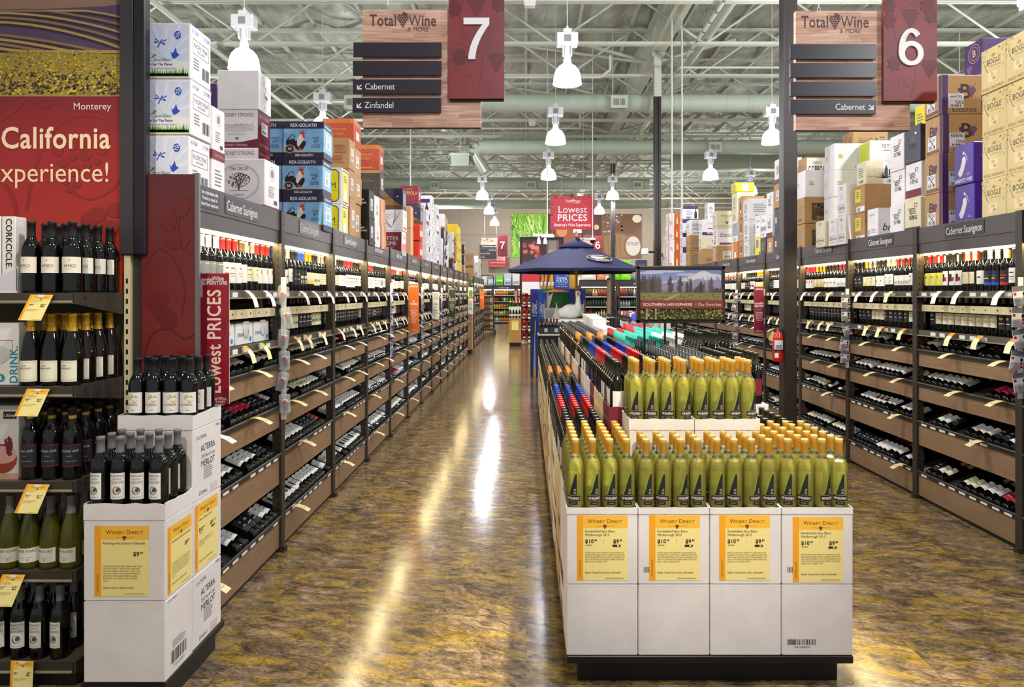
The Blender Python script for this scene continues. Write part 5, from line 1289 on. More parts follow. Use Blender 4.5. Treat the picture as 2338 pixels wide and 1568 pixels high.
def D_grove(fc):
    fc.rect(0, 0, 1, .17, WINE)
    fc.text('OAK GROVE', .72, .05, .06, mat((190, 140, 140)), 'C', maxw=.4); fc.ring(.5, .58, .4, .32, .008, mat((90, 84, 80))); fc.ring(.5, .58, .375, .295, .004, mat((90, 84, 80)))
    r = random.Random(4); T = [mat((110, 100, 90)), mat((150, 140, 130)), mat((86, 78, 70))]
    for i in range(150):
        a = r.uniform(0, 6.28); q = r.random() ** .6; fc.disc(.5 + .22 * q * math.cos(a), .61 + .13 * q * math.sin(a), .014, .014, r.choice(T), 6); fc.k = 4 + i % 4
    fc.rect(.485, .42, .515, .56, T[2])
    for d in (-.1, -.05, .05, .1): fc.line([(.5, .5), (.5 + d * .6, .56), (.5 + d, .66)], .01, T[2])
    fc.rect(.32, .42, .68, .43, T[1]); fc.text('OAK GROVE', .5, .79, .055, mat((80, 72, 66)), 'C', maxw=.36); fc.text('RESERVE', .5, .33, .035, GREY, 'C', maxw=.2)
def D_grove_s(fc):
    fc.rect(0, 0, 1, .17, WINE); fc.text('OAK GROVE', .55, .05, .055, mat((200, 150, 150)), 'C', maxw=.7); fc.ring(.5, .78, .2, .13, .012, GREY); fc.disc(.5, .78, .11, .08, GREY); fc.text('OAK GROVE', .45, .5, .045, mat((90, 90, 100)), 'C', maxw=.4); fc.lines(.25, .32, .65, .48, 4, GREY); fc.bars(.6, .22, .85, .3, INK, 3, 10)
def D_rod(fc):
    fc.text('RODNEY STRONG', .5, .82, .095, WINE, 'C', False, .8)
    r = random.Random(6); G = mat((176, 170, 164))
    fc.poly([(.06, .56), (.2, .62), (.4, .6), (.6, .64), (.85, .6), (.94, .57), (.9, .46), (.5, .4), (.1, .46)], mat((214, 208, 204)))
    for i in range(11): fc.line([(.5, .62), (.08 + i * .083, .42 + .01 * abs(i - 5))], .005, G)
    for i in range(12): fc.disc(.1 + i * .07, .6 + r.uniform(-.01, .03), .02, .025, G, 7)
    fc.text('SONOMA COUNTY', .5, .34, .035, GREY, 'C', maxw=.45); fc.disc(.5, .25, .035, .04, mat((130, 100, 60)), 6); fc.line([(.42, .27), (.58, .27)], .006, GREY)
    fc.poly([(0, 0), (1, 0), (1, .24), (.97, .24), (.62, .16), (.4, .15), (0, .17)], WINE); fc.text('RODNEY STRONG', .45, .05, .06, mat((226, 200, 196)), 'C', False, .6)
def D_rod_s(fc):
    fc.rect(0, 0, 1, 1, WINE); fc.rect(.3, .42, .8, .74, mat((222, 216, 222))); fc.bars(.36, .46, .7, .54, INK, 3, 9); fc.lines(.36, .58, .74, .72, 4, GREY); fc.text('RODNEY STRONG', .5, .84, .06, mat((196, 150, 156)), 'C', maxw=.8); fc.text('RODNEY STRONG', .5, .1, .06, mat((196, 150, 156)), 'C', maxw=.8)
def D_scrib_s(fc):
    r = random.Random(8)
    for i in range(14):
        x, y = r.uniform(.3, .8), r.uniform(.15, .9); fc.line([(x, y), (x + r.uniform(-.15, .15), y + r.uniform(-.1, .1)), (x + r.uniform(-.1, .2), y + r.uniform(-.12, .05))], .014, INK)
    fc.bars(.4, .38, .7, .46, INK, 2, 8)
def D_rex(fc):
    fc.rect(0, .0, 1, 1, NAVY); fc.rect(0, .17, 1, .8, SKYB); fc.text('REX-GOLIATH', .5, .855, .085, SIGNWHITE, 'C', True, .66); fc.text('REX-GOLIATH', .52, .05, .06, SIGNWHITE, 'C', True, .45); fc.rect(0, .155, 1, .17, GOLDP); fc.text('- FREE RANGE -', .5, .745, .022, NAVY, 'C', maxw=.42)
    BK = mat((26, 24, 30)); CR = mat((232, 226, 216)); RD = mat((206, 66, 36))
    fc.poly([(.06, .44), (.1, .52), (.16, .5), (.2, .52), (.28, .53), (.3, .46), (.26, .34), (.16, .3), (.08, .34)], BK); fc.line([(.12, .5), (.18, .62), (.25, .64), (.29, .56)], .02, BK); fc.line([(.06, .42), (.12, .54), (.2, .56)], .014, BK)
    fc.poly([(.26, .34), (.3, .46), (.36, .5), (.44, .48), (.55, .46), (.56, .38), (.5, .26), (.42, .2), (.34, .22)], BK)
    fc.poly([(.34, .46), (.36, .56), (.41, .64), (.47, .66), (.5, .6), (.5, .48), (.44, .4), (.38, .3), (.34, .36)], CR); fc.poly([(.35, .28), (.4, .22), (.5, .2), (.44, .28)], RD)
    fc.poly([(.42, .66), (.4, .72), (.44, .71), (.45, .76), (.48, .72), (.51, .75), (.52, .7), (.55, .69), (.52, .65), (.5, .64), (.54, .6), (.52, .54), (.48, .56), (.46, .64)], RD); fc.poly([(.52, .66), (.56, .645), (.52, .635)], GOLDP); fc.rect(.4, .16, .415, .22, GOLDP); fc.rect(.45, .16, .465, .22, GOLDP)
    for i in range(10): fc.disc(.38 + (i % 3) * .035, .44 + (i // 3) * .05, .006, .008, BK, 5); fc.k = 12
    fc.disc(.16, .25, .12, .12, NAVY, 18); fc.ring(.16, .25, .115, .115, .016, GOLDP); fc.text('50', .16, .22, .065, SIGNWHITE, 'C', True)
    fc.text('GIANT', .8, .52, .055, NAVY, 'C', maxw=.2); fc.text('47', .8, .4, .1, NAVY, 'C'); fc.text('POUND', .8, .33, .045, NAVY, 'C', maxw=.2); fc.text('ROOSTER', .8, .275, .045, NAVY, 'C', maxw=.22)
def D_rex_s(fc):
    fc.rect(0, 0, 1, 1, NAVY); fc.rect(0, .17, 1, .8, SKYB); fc.rect(.25, .3, .8, .7, WHITE); fc.bars(.35, .34, .7, .5, INK, 4, 9); fc.lines(.3, .54, .75, .66, 4, GREY); fc.text('REX-GOLIATH', .5, .86, .06, SIGNWHITE, 'C', True, .9)
LOONB = m3((170, 66, 34))
def D_loon(fc):
    for i in range(26):
        x = (i % 13) * .08 + .02; y = .95 - .07 * (i // 13) - .02 * (i % 2); fc.ring(min(.96, x + .02), y, .034, .034, .012, mat((226, 160, 30))); fc.k = 2 + i % 3
    fc.text('SMOKING LOON', .48, .58, .06, mat((230, 160, 60)), 'C', maxw=.55); fc.line([(.25, .53), (.7, .53)], .005, mat((230, 160, 60))); fc.text('The Original', .48, .42, .06, mat((230, 170, 60)), 'C', maxw=.35, slant=.3); fc.text('BE YOUR OWN LOON', .5, .07, .045, mat((240, 190, 50)), 'C', True, .5)
def D_loon_s(fc):
    for i in range(10): fc.ring(.1 + (i % 5) * .2, .94 - .09 * (i // 5), .07, .04, .025, mat((226, 160, 30)))
    fc.rect(.3, .3, .75, .6, mat((220, 200, 190)))
def D_kraftprint(fc):
    for a, bb in ((.08, .68), (.55, .68), (.08, .35), (.5, .35)): fc.lines(a, bb - .2, a + .36, bb + .1, 6, mat((140, 70, 50)), int(a * 100))
    fc.disc(.3, .82, .05, .06, mat((150, 50, 40)), 12); fc.poly([(.2, .12), (.28, .18), (.36, .14), (.34, .06), (.22, .06)], mat((150, 50, 40)))
def D_label_s(fc): fc.rect(.3, .3, .72, .72, mat((222, 216, 210))); fc.bars(.36, .34, .66, .48, INK, 3, 9); fc.lines(.36, .52, .66, .68, 4, GREY)
def D_yel(fc):
    fc.rect(.0, 0, 1, 1, WHITE); fc.poly([(0, .05), (.86, .05), (.94, .14), (.94, .86), (.86, .95), (0, .95)], NAVY); fc.poly([(0, .075), (.85, .075), (.92, .15), (.92, .85), (.85, .925), (0, .925)], YEL); fc.text('ROM', .66, .42, .17, NAVY, 'C', maxw=.4); fc.line([(.4, .36), (.9, .36)], .008, NAVY)
def D_yel_s(fc): fc.rect(.12, .05, .9, .95, NAVY); fc.rect(.16, .08, .86, .92, YEL); fc.rect(.36, .15, .7, .42, WHITE); fc.lines(.3, .6, .7, .8, 3, NAVY)
def D_dark(fc): fc.text("STAG'S LEAP WINE", .5, .55, .05, mat((150, 130, 90)), 'C', maxw=.7); fc.text('NAPA VALLEY', .5, .64, .035, mat((130, 112, 80)), 'C', maxw=.4); fc.disc(.5, .3, .12, .16, mat((74, 64, 54)), 12); fc.rect(0, .88, 1, 1, mat((176, 130, 80)))
def D_oak(fc):
    fc.rect(0, 0, 1, 1, mat((22, 22, 22))); fc.rect(.03, .84, .97, .97, INK); fc.text('SILVER OAK', .5, .87, .07, mat((220, 216, 210)), 'C', maxw=.8)
    r = random.Random(3)
    for i in range(30):
        a = r.uniform(0, 3.14); fc.line([(.5 + .16 * math.cos(a), .5 + .12 * math.sin(a)), (.5 + r.uniform(.3, .46) * math.cos(a), .5 + r.uniform(.2, .33) * math.sin(a))], .012, mat((216, 214, 206))); fc.k = 4
    fc.poly([(.42, .3), (.58, .3), (.56, .6), (.44, .6)], mat((190, 188, 180))); fc.poly([(.4, .58), (.6, .58), (.56, .7), (.44, .7)], mat((226, 224, 216))); fc.poly([(.04, .3), (.2, .22), (.42, .2), (.6, .15), (.8, .22), (.96, .3), (.96, .1), (.04, .1)], mat((30, 30, 30)))
    for i in range(16): fc.disc(r.uniform(.3, .7), r.uniform(.12, .26), .03, .025, mat((170, 168, 160)), 7); fc.k = 9
def D_band(fc): fc.frame(.06, .05, .94, .95, .01, mat((170, 160, 160))); fc.rect(0, .1, 1, .2, mat((80, 74, 74)))
def D_orn_s(fc): fc.rect(.0, 0, .35, 1, mat((206, 160, 150))); fc.rect(.6, .0, 1, 1, mat((214, 120, 60))); fc.lines(.62, .1, .98, .5, 5, mat((236, 190, 90)))
def D_mount(fc): fc.rect(0, 0, 1, 1, mat((46, 46, 66), .4)); fc.poly([(0, .1), (0, .9), (.2, .96), (.36, .82), (.5, .6), (.8, .3), (1, .16), (1, .1)], mat((140, 104, 52))); fc.line([(.1, .5), (.3, .66), (.34, .5), (.5, .56)], .03, mat((84, 56, 34))); fc.rect(0, 0, 1, .2, mat((92, 70, 40))); fc.disc(.8, .62, .03, .03, WHITE, 8)
def D_lineart(fc):
    L_ = mat((130, 122, 128))
    for k in range(3): fc.line([(.05 + .03 * k, .75 - .1 * k), (.4, .75 - .1 * k), (.7 + .02 * k, .95 - .1 * k), (.62, .3)], .02, L_)
    for k in range(3): fc.line([(.1, .5 - .08 * k), (.36, .5 - .08 * k), (.56, .14)], .02, L_)
    fc.line([(.9, .9), (.56, .2), (.82, .72)], .02, L_)
def D_sutter(fc): fc.rect(.04, .05, .96, .96, WINE); fc.text('SUTTER', .5, .62, .15, mat((226, 206, 206)), 'C', False, .8); fc.text('HOME', .5, .42, .15, mat((226, 206, 206)), 'C', False, .6); fc.text('VINEYARDS', .5, .3, .05, mat((190, 140, 150)), 'C'); fc.disc(.3, .16, .07, .07, mat((160, 90, 110)), 12)
def D_copp(fc): fc.text('FRANCIS', .5, .78, .07, GOLDP, 'C', maxw=.4); fc.text('COPPOLA', .5, .5, .2, GOLDP, 'C', True, .9)
def D_copp2(fc): fc.rect(.04, .05, .96, .95, mat((226, 220, 208))); fc.text('FRANCIS', .5, .72, .1, INK, 'C', maxw=.4); fc.text('COPPOLA', .55, .34, .3, INK, 'C', True, .9); fc.lines(.2, .14, .9, .24, 1, GREY)
def D_kang(fc):
    fc.text('[ yellow tail ]'.replace('[', '(').replace(']', ')'), .5, .84, .075, INK, 'C', maxw=.8); fc.poly([(.22, .35), (.42, .42), (.36, .56), (.5, .66), (.62, .68), (.74, .76), (.72, .69), (.8, .66), (.7, .63), (.62, .58), (.52, .52), (.46, .42), (.42, .3), (.44, .16), (.34, .14), (.38, .18), (.34, .34), (.26, .3)], INK); fc.rect(0, 0, 1, .07, INK)
def D_fetz(fc): fc.text('FETZER', .6, .72, .13, mat((60, 56, 60)), 'C', maxw=.5); fc.lines(.4, .58, .8, .64, 1, GREY)
def D_fetz_s(fc): fc.rect(.05, .03, .95, .97, mat((190, 200, 60)))
def D_bogle(fc):
    r = random.Random(5); TN = mat((176, 150, 92))
    for i in range(60): a, c = (r.uniform(.01, .3), r.uniform(.6, .98)) if i % 2 else (r.uniform(.7, .98), r.uniform(.45, .95)); fc.disc(a, c, .02, .02, mat((190, 166, 108)), 6); fc.k = 2 + i % 4
    fc.text('BOGLE', .52, .62, .12, mat((70, 56, 56)), 'C', maxw=.58); fc.text('VINEYARDS', .52, .55, .035, TN, 'C'); fc.poly([(.42, .8), (.5, .77), (.6, .8), (.52, .86)], mat((190, 140, 40))); fc.rect(.3, .22, .66, .44, mat((236, 212, 164))); fc.lines(.4, .32, .56, .42, 3, TN); fc.bars(.48, .25, .62, .31, INK, 4, 8); fc.text('BOGLE VINEYARDS', .5, .05, .065, mat((150, 124, 70)), 'C', maxw=.85)
    fc.line([(.15, .66), (.22, .52), (.3, .46)], .014, INK)
def D_foot_s(fc):
    fc.poly([(.3, .2), (.2, .3), (.32, .42), (.4, .56), (.42, .66), (.52, .7), (.6, .66), (.62, .56), (.56, .44), (.5, .34), (.4, .22)], SIGNWHITE)
    for i, (a, c, q) in enumerate(((.5, .78, .05), (.59, .74, .028), (.64, .69, .024), (.67, .64, .022), (.69, .59, .02))): fc.disc(a, c, q, q * .8, SIGNWHITE, 9)
    fc.text('BAREFOOT WINE', .5, .06, .09, SIGNWHITE, 'C', True, .86); fc.lines(.66, .2, .84, .26, 2, mat((190, 170, 220)))
def D_stone(fc):
    fc.rect(.02, 0, .15, 1, PURP); fc.rect(.9, 0, 1, 1, PURP); fc.text('B', .54, .4, .36, mat((60, 40, 40)), 'C', True); fc.disc(.42, .62, .05, .06, PURP, 8); grapes(fc, .68, .66, .02, PURP); fc.line([(.6, .72), (.72, .7), (.78, .8)], .01, PURP); fc.text('BLACKSTONE', .52, .05, .09, mat((74, 50, 40)), 'C', True, .55)
    fc.rect(.16, .16, .5, .52, mat((226, 220, 222))); fc.text('444590', .33, .4, .075, INK, 'C', True, .28); fc.text('7202', .4, .26, .075, INK, 'C', True); fc.bars(.2, .18, .46, .24, INK, 3, 12); fc.lines(.18, .46, .48, .51, 2, GREY)
def D_stone_s(fc):
    fc.rect(.86, 0, 1, 1, PURP); fc.text('B', .4, .5, .26, mat((60, 40, 40)), 'C', True); grapes(fc, .6, .7, .03, PURP); fc.text('BLACKSTONE', .48, .05, .08, mat((74, 50, 40)), 'C', True, .7); fc.rect(.18, .14, .66, .5, mat((226, 220, 222))); fc.line([(.22, .48), (.6, .2)], .03, INK); fc.line([(.24, .2), (.62, .46)], .02, INK); fc.bars(.24, .16, .6, .26, INK, 6, 9); fc.lines(.22, .36, .6, .47, 3, GREY)
def D_stone_p(fc): fc.ring(.55, .7, .32, .24, .02, mat((200, 170, 130))); fc.ring(.55, .7, .22, .17, .015, mat((200, 170, 130))); fc.text('B', .55, .62, .17, mat((200, 170, 130)), 'C', True); fc.text('BLACKSTONE', .6, .05, .07, mat((200, 170, 130)), 'C', maxw=.7); grapes(fc, .3, .4, .03, mat((130, 100, 150)))
def scribble(seed, band=None, bandm=None):
    def f(fc):
        r = random.Random(seed)
        if band: fc.rect(0, band[0], 1, band[1], bandm)
        fc.bars(.3, .4, .78, .52, INK, seed, 12); fc.lines(.3, .54, .74, .72, 4, mat((90, 88, 96)), seed, .6); fc.line([(.2, .75), (.5, .5), (.8, .4)], .02, INK); fc.rect(.62, .74, .8, .84, INK); fc.rect(.65, .76, .77, .82, WHITE); fc.line([(.02, .12), (.3, .11)], .01, GREY)
    return f
def D_plainlab(fc): fc.rect(.12, .38, .32, .62, CREAM); fc.lines(.14, .42, .3, .58, 3, GREY); fc.rect(.7, .1, .74, .14, GREY)
def D_pict(fc):
    r = random.Random(1); fc.rect(.25, .12, .95, .78, mat((84, 66, 44)))
    for i in range(70): fc.disc(r.uniform(.28, .92), r.uniform(.2, .74), .04, .03, r.choice((mat((60, 48, 34)), mat((112, 88, 58)), mat((74, 58, 40)))), 6); fc.k = 2 + i % 5
    fc.rect(.3, .6, .9, .7, mat((120, 96, 66))); fc.k = 9; fc.text('SBRAGIA', .6, .2, .07, mat((176, 146, 100)), 'C', True, .5); fc.lines(.4, .1, .8, .18, 2, mat((150, 120, 80)))
def D_cab_s(fc): fc.text('Cabernet', .5, .2, .12, INK, 'C', True, .85); fc.text('Sauvignon', .5, .1, .07, GREY, 'C', maxw=.8); fc.text('Earth Thrift', .5, .32, .06, GREY, 'C', maxw=.7); fc.rect(.3, .5, .7, .72, mat((214, 210, 216))); fc.lines(.3, .8, .7, .92, 2, GREY)
def D_yellab_s(fc): fc.rect(.2, .4, .66, .86, mat((226, 214, 90))); fc.lines(.3, .5, .56, .78, 4, mat((120, 110, 40))); fc.rect(.3, .06, 1, .24, WHITE); fc.bars(.4, .08, .62, .2, INK, 3, 8)
def D_oaks(fc):
    r = random.Random(12)
    fc.text('Canyon Oaks', .3, .3, .09, mat((150, 130, 80)), 'C', maxw=.5)
    for i in range(70): a = r.uniform(0, 3.14); fc.line([(.8, .25), (.8 + .42 * math.cos(a) * r.random(), .3 + .3 * math.sin(a) * r.random())], .008, mat((110, 100, 70))); fc.k = 3
def D_house(fc): fc.rect(.0, .0, 1, 1, WHITE); fc.poly([(.1, .2), (.1, .5), (.25, .66), (.4, .5), (.4, .2)], mat((70, 80, 110))); fc.rect(.5, .3, .6, .5, INK); fc.rect(.7, .55, .8, .75, INK); fc.bars(.3, .06, .7, .16, INK, 2, 10); fc.line([(.1, .8), (.9, .7)], .02, mat((80, 90, 130)))
def D_bm(fc): fc.text('bm', .45, .3, .22, INK, 'C', slant=.3)
def D_bm_s(fc): fc.text('Chateau Ray', .45, .78, .08, GREY, 'C', maxw=.5, slant=.3); fc.bars(.05, .2, .3, .36, GREY, 4, 8); fc.lines(.4, .22, .9, .36, 3, GREY); fc.line([(.7, .5), (.72, .6)], .01, INK)
def D_spin(fc): fc.text('Spin', .3, .5, .2, mat((80, 90, 60)), 'C', slant=.3); fc.disc(.66, .6, .05, .12, mat((70, 110, 60)), 10); fc.lines(.45, .3, .6, .7, 4, mat((80, 100, 60))); fc.lines(.76, .2, .96, .75, 5, mat((80, 100, 60)))
def D_fran(fc): fc.frame(.04, .05, .96, .95, .008, mat((170, 150, 120))); fc.text('FRANCISCAN', .5, .66, .12, mat((80, 60, 50)), 'C', maxw=.6); fc.text('ESTATE', .5, .55, .06, GREY, 'C'); fc.disc(.5, .32, .05, .09, mat((90, 70, 60)), 8); fc.line([(.36, .36), (.64, .36)], .02, mat((120, 100, 80))); fc.rect(.04, .05, .96, .2, mat((206, 190, 160)))
def D_est(fc): fc.text('Estancia', .45, .5, .24, INK, 'C', slant=.35, maxw=.7); fc.rect(.12, .06, 1, .18, WINE); fc.text('CABERNET SAUVIGNON', .5, .09, .05, mat((200, 150, 150)), 'C', maxw=.7)
def D_est_s(fc): fc.rect(.2, .1, .7, .92, mat((180, 120, 130))); fc.lines(.25, .2, .65, .9, 6, WHITE)
def D_duck(fc): fc.rect(0, 0, 1, .2, PURP); fc.text('DUCKHORN', .55, .68, .1, GREY, 'C', maxw=.45); fc.rect(.35, .4, .8, .46, PURP); fc.rect(.3, .1, .75, .19, WHITE); fc.bars(.32, .11, .73, .18, INK, 3, 14)
def D_decoy(fc): fc.disc(.75, .55, .16, .22, mat((120, 120, 90)), 9); fc.lines(.3, .06, .9, .16, 1, GREY)
def D_purp(fc): fc.rect(0, .78, 1, 1, PURP); fc.rect(0, 0, 1, .07, PURP); fc.lines(.2, .3, .7, .66, 4, GREY); fc.poly([(.74, .1), (.92, .1), (.92, .5), (.87, .6), (.86, .8), (.8, .8), (.79, .6), (.74, .5)], INK); fc.bars(.2, .1, .6, .24, INK, 5, 14)
def D_orbot(fc): fc.rect(.5, 0, 1, 1, mat((196, 90, 30))); fc.rect(.68, .2, .82, .6, mat((240, 200, 150))); fc.rect(.73, .55, .77, .75, mat((240, 200, 150))); fc.lines(.1, .1, .4, .4, 4, GREY); fc.rect(0, 0, .08, 1, mat((216, 130, 110)))
def D_ytop(fc): fc.rect(0, .9, 1, 1, mat((60, 80, 170))); fc.rect(.32, .1, .7, .78, mat((236, 232, 214))); fc.frame(.36, .16, .66, .72, .02, GREY); fc.text('Toasted', .51, .42, .1, INK, 'C', maxw=.22)
def D_gothic(fc): fc.lines(.2, .3, .8, .75, 5, GREY); fc.bars(.3, .1, .7, .22, INK, 6, 10)
def D_stripe(m_, a=.3, c=.6):
    return lambda fc: (fc.rect(0, a, 1, c, m_), fc.lines(.2, .66, .8, .86, 3, GREY), fc.bars(.3, .06, .7, .2, INK, 4, 10))
W_, C_, K_ = m3((232, 227, 228)), m3((224, 214, 182)), m3((178, 136, 86))
TOPZ = 2.2635
used = {}
def stack(s, u0, uc, Y, d, vs, specs, words):
    """s: -1 left racks (uc = right front edge in the view), +1 right racks (uc = left front edge); specs top to bottom"""
    xa = X(uc, Y); xb = X(u0, Y); zs = [Z(v, Y) for v in vs] + [TOPZ]
    for k, (base, fr, sd, lab) in enumerate(specs):
        n = len(specs)
        pos = '' if n == 1 else (', topmost' if k == 0 else (', bottommost' if k == n - 1 else ', %s from top' % ORD[k]))
        label = '%s %s%s' % (lab, words, pos)
        dx = s * (.0075 + .006 * math.sin(k * 2.3 + Y)); dy = .006 * math.cos(k * 1.7 + Y) if k else 0
        carton(label, min(xa, xb) + dx, Y + dy, zs[k + 1] + .0012, max(xa, xb) + dx, Y + d + dy, zs[k], base, fr, sd, -s, 'cartons stacked on top of the %s racks' % side[s])
L_, R_ = -1, 1
eco = (W_, D_eco, D_eco_s, 'white carton with green grass and blue insects'); grove = (W_, D_grove, D_grove_s, 'white carton with oak tree oval and maroon foot'); rod = (W_, D_rod, D_rod_s, 'white carton with vineyard drawing and maroon side')
rex = (NAVY, D_rex, D_rex_s, 'blue carton with a black rooster'); loon = (LOONB, D_loon, D_loon_s, 'rust red carton with gold curls'); kprint = (K_, D_kraftprint, D_label_s, 'brown carton with red recycling print'); yel = (W_, D_yel, D_yel_s, 'yellow and white carton with navy outline')
dark = (m3((70, 58, 48)), D_dark, D_label_s, 'dark brown carton'); oak = (m3((60, 62, 60)), D_oak, D_label_s, 'black carton with white engraved tower'); band = (W_, D_band, D_label_s, 'white carton with grey band'); orn = (m3((226, 170, 120)), None, D_orn_s, 'pale carton with orange ornaments')
mount = (SLATE, D_mount, lambda fc: fc.rect(.2, .2, .8, .8, mat((150, 150, 170))), 'dark carton with a golden mountain picture'); lineart = (W_, D_lineart, D_stripe(mat((222, 140, 150)), .1, .2), 'white carton with grey line drawing'); sutter = (W_, D_sutter, D_stripe(mat((216, 130, 150)), .2, .5), 'white carton with maroon front'); copp = (m3((132, 34, 50)), D_copp, D_label_s, 'maroon carton with gold lettering'); kang = (m3((214, 52, 24)), D_kang, D_stripe(mat((226, 200, 196)), .3, .6), 'bright red carton with a black kangaroo')
plain = (W_, None, D_scrib_s, 'plain white carton with scribbled side'); purpr = (PURP, D_stone_p, D_stone_p, 'purple carton with round crest')
stack(L_, 318, 437, 3.46, .225, [52, 180, 308], [eco] * 3, 'beside the dark banner frame')
stack(L_, 372, 486, 3.7, .155, [240, 360], [grove, (W_, D_plainlab, D_gothic, 'white carton with small print')], 'behind the green grass cartons')
stack(L_, 410, 495, 5.32, .26, [190, 268, 345, 425], [purpr] * 4, 'behind the oak oval carton')
stack(L_, 487, 605, 4.42, .26, [362], [(W_, D_grove, D_grove_s, 'large white carton with oak tree oval')], 'at the rack edge, first bay')
stack(L_, 497, 592, 5.3, .25, [160, 250, 338, 425], [plain, rod, rod, rod], 'behind the large oak carton')
stack(L_, 556, 647, 5.6, .25, [277, 361, 445], [rex] * 3, 'in the left rooster stack')
stack(L_, 648, 740, 5.57, .25, [277, 361, 445], [rex] * 3, 'in the right rooster stack')
stack(L_, 690, 782, 6.17, .24, [382, 465], [yel] * 2, 'beside the rooster stack')
stack(L_, 722, 800, 6.48, .22, [315, 385, 450], [kprint] * 3, 'behind the yellow cartons')
stack(L_, 738, 810, 6.8, .3, [270, 333, 398, 462], [loon, kprint, kprint, kprint], 'in the tall rear stack')
stack(L_, 770, 845, 7.2, .25, [432, 497], [oak] * 2, 'beside the yellow cartons')
stack(L_, 800, 858, 7.5, .25, [445, 510], [band] * 2, 'behind the engraved tower cartons')
stack(L_, 812, 872, 7.82, .25, [452, 512], [orn] * 2, 'behind the grey band cartons')
stack(L_, 806, 868, 8.32, .26, [330, 388, 447, 506], [loon, dark, dark, dark], 'in the tall dark stack')
stack(L_, 860, 921, 9.2, .27, [430, 478, 527], [mount, lineart, sutter], 'past the tall dark stack')
stack(L_, 880, 938, 9.9, .25, [470, 520], [orn] * 2, 'past the maroon front carton')
stack(L_, 908, 960, 10.67, .27, [472, 509, 551], [mount, kang, kang], 'in the kangaroo stack')
stack(L_, 914, 955, 11.2, .27, [424, 466, 508, 550], [copp, mount, band, band], 'behind the kangaroo stack')
rg = random.Random(77)
FAR = [(W_, D_gothic, D_stripe(WINE, .2, .4), 'white carton with maroon stripe'), (W_, D_plainlab, D_gothic, 'plain white carton'), (m3((60, 48, 44)), D_dark, D_label_s, 'dark carton'), (C_, D_stripe(mat((150, 120, 70))), D_gothic, 'cream carton with tan stripe'), (K_, D_stripe(mat((120, 84, 50)), .4, .5), D_label_s, 'brown carton'), (W_, D_stripe(SLATE, .0, .3), D_stripe(SLATE, 0, .3), 'white carton with slate foot'), (W_, D_purp, D_gothic, 'white carton with purple top'), (m3((206, 204, 210)), None, D_gothic, 'pale grey carton')]
def far_stacks(s, Y, Yend, skip=()):
    k = 0
    while Y < Yend:
        d = rg.uniform(.22, .3); n = rg.choice((2, 3, 3, 4) if Y < 16 else (2, 3, 3)); w = rg.uniform(.3, .36); xe = (-1.69 if s < 0 else 3.37)
        off = rg.choice((0, 0, .04, .1)); z = TOPZ; t0 = rg.choice(FAR); 
        if s < 0 and 16.6 < Y < 17.6: t0 = (m3((244, 206, 30)), None, D_stripe(LEAFG, .0, .07), 'bright yellow carton'); n = 4; off = 0
        hs = [rg.uniform(.27, .32) for _ in range(n)]
        for q in range(n):
            t = t0 if rg.random() < .6 else rg.choice(FAR)
            if t0[3].startswith('bright'): t = t0
            x0 = xe - off - w if s < 0 else xe + off
            h = hs[q]
            pos = 'bottom' if q == 0 else ('second' if q == 1 else ORD[q]) + ' from below'
            carton('%s far along the %s racks, stack %s, %s' % (t[3], side[s], ORD[k], pos), x0, Y, z + .0012, x0 + w, Y + d, z + h, t[0], t[1], t[2], -s, 'cartons stacked on top of the %s racks' % side[s])
            z += h
        Y += d + rg.uniform(.01, .12); k += 1
far_stacks(-1, 11.6, 19.2)
# right racks
bog = (m3((218, 196, 140)), None, D_bogle, 'tan shrink-wrapped carton with vineyard wordmark')
for q, Yq in enumerate((4.27, 4.53, 4.79)):
    stack(R_, 2700, CU + 3.362 * F / Yq, Yq, .255, [CV - (zz - CZ) * F / Yq for zz in (3.53, 3.21, 2.895, 2.58)], [bog] * 4, 'in the %s tan stack' % ('nearest', 'middle', 'rear')[q])
foot = (VIOL, None, D_foot_s, 'violet carton with a white footprint')
stack(R_, 2330, 2222, 5.13, .23, [322, 415.5], [foot] * 2, 'beside the tan stack')
stone = (m3((178, 138, 92)), D_stone, D_stone_s, 'brown carton with purple edges and large B')
stack(R_, 2250, 2148, 5.52, .235, [171, 260, 349, 438.6], [stone] * 4, 'behind the violet cartons')
stack(R_, 2340, 2242, 5.95, .25, [86, 176, 266, 355, 445], [(PURP, None, D_stone_p, 'deep purple carton with round crest')] + [stone] * 4, 'deep behind the tan stack')
stack(R_, 2170, 2100, 5.83, .24, [281, 365.7, 447.5], [(SLATE, None, scribble(3), 'dark slate carton with scribbled white label'), (W_, None, scribble(4, (.02, .24), WINE), 'white carton with maroon foot and scribble'), (C_, None, scribble(5, (0, .2), SLATE), 'cream carton with dark foot and scribble')], 'left of the large B cartons')
stack(R_, 2150, 2062, 6.1, .23, [302, 385, 464], [(W_, None, scribble(6), 'white carton with code square and scribble')] * 3, 'left of the slate carton')
stack(R_, 2190, 2112, 6.36, .18, [235, 310, 385, 460], [(YEL, None, D_gothic, 'yellow carton')] + [(W_, None, D_gothic, 'white carton')] * 3, 'behind the code square cartons')
stack(R_, 2056, 2002, 6.55, .2, [474], [(W_, D_bm, D_bm_s, 'white open-topped carton with script letters')], 'at the right rack edge')
stack(R_, 2062, 1971.5, 6.8, .24, [419.4, 484.6], [(K_, None, D_yellab_s, 'brown carton with yellow label')] * 2, 'behind the script-lettered carton')
zt = Z(419.4, 6.8)
carton('cream carton with an oak drawing standing on the yellow-label carton', X(1960, 6.92) + .03, 6.83, zt + .001, X(1960, 6.92) + .25, 7.02, zt + .235, C_, D_oaks, D_gothic, -1, 'cartons stacked on top of the right racks')
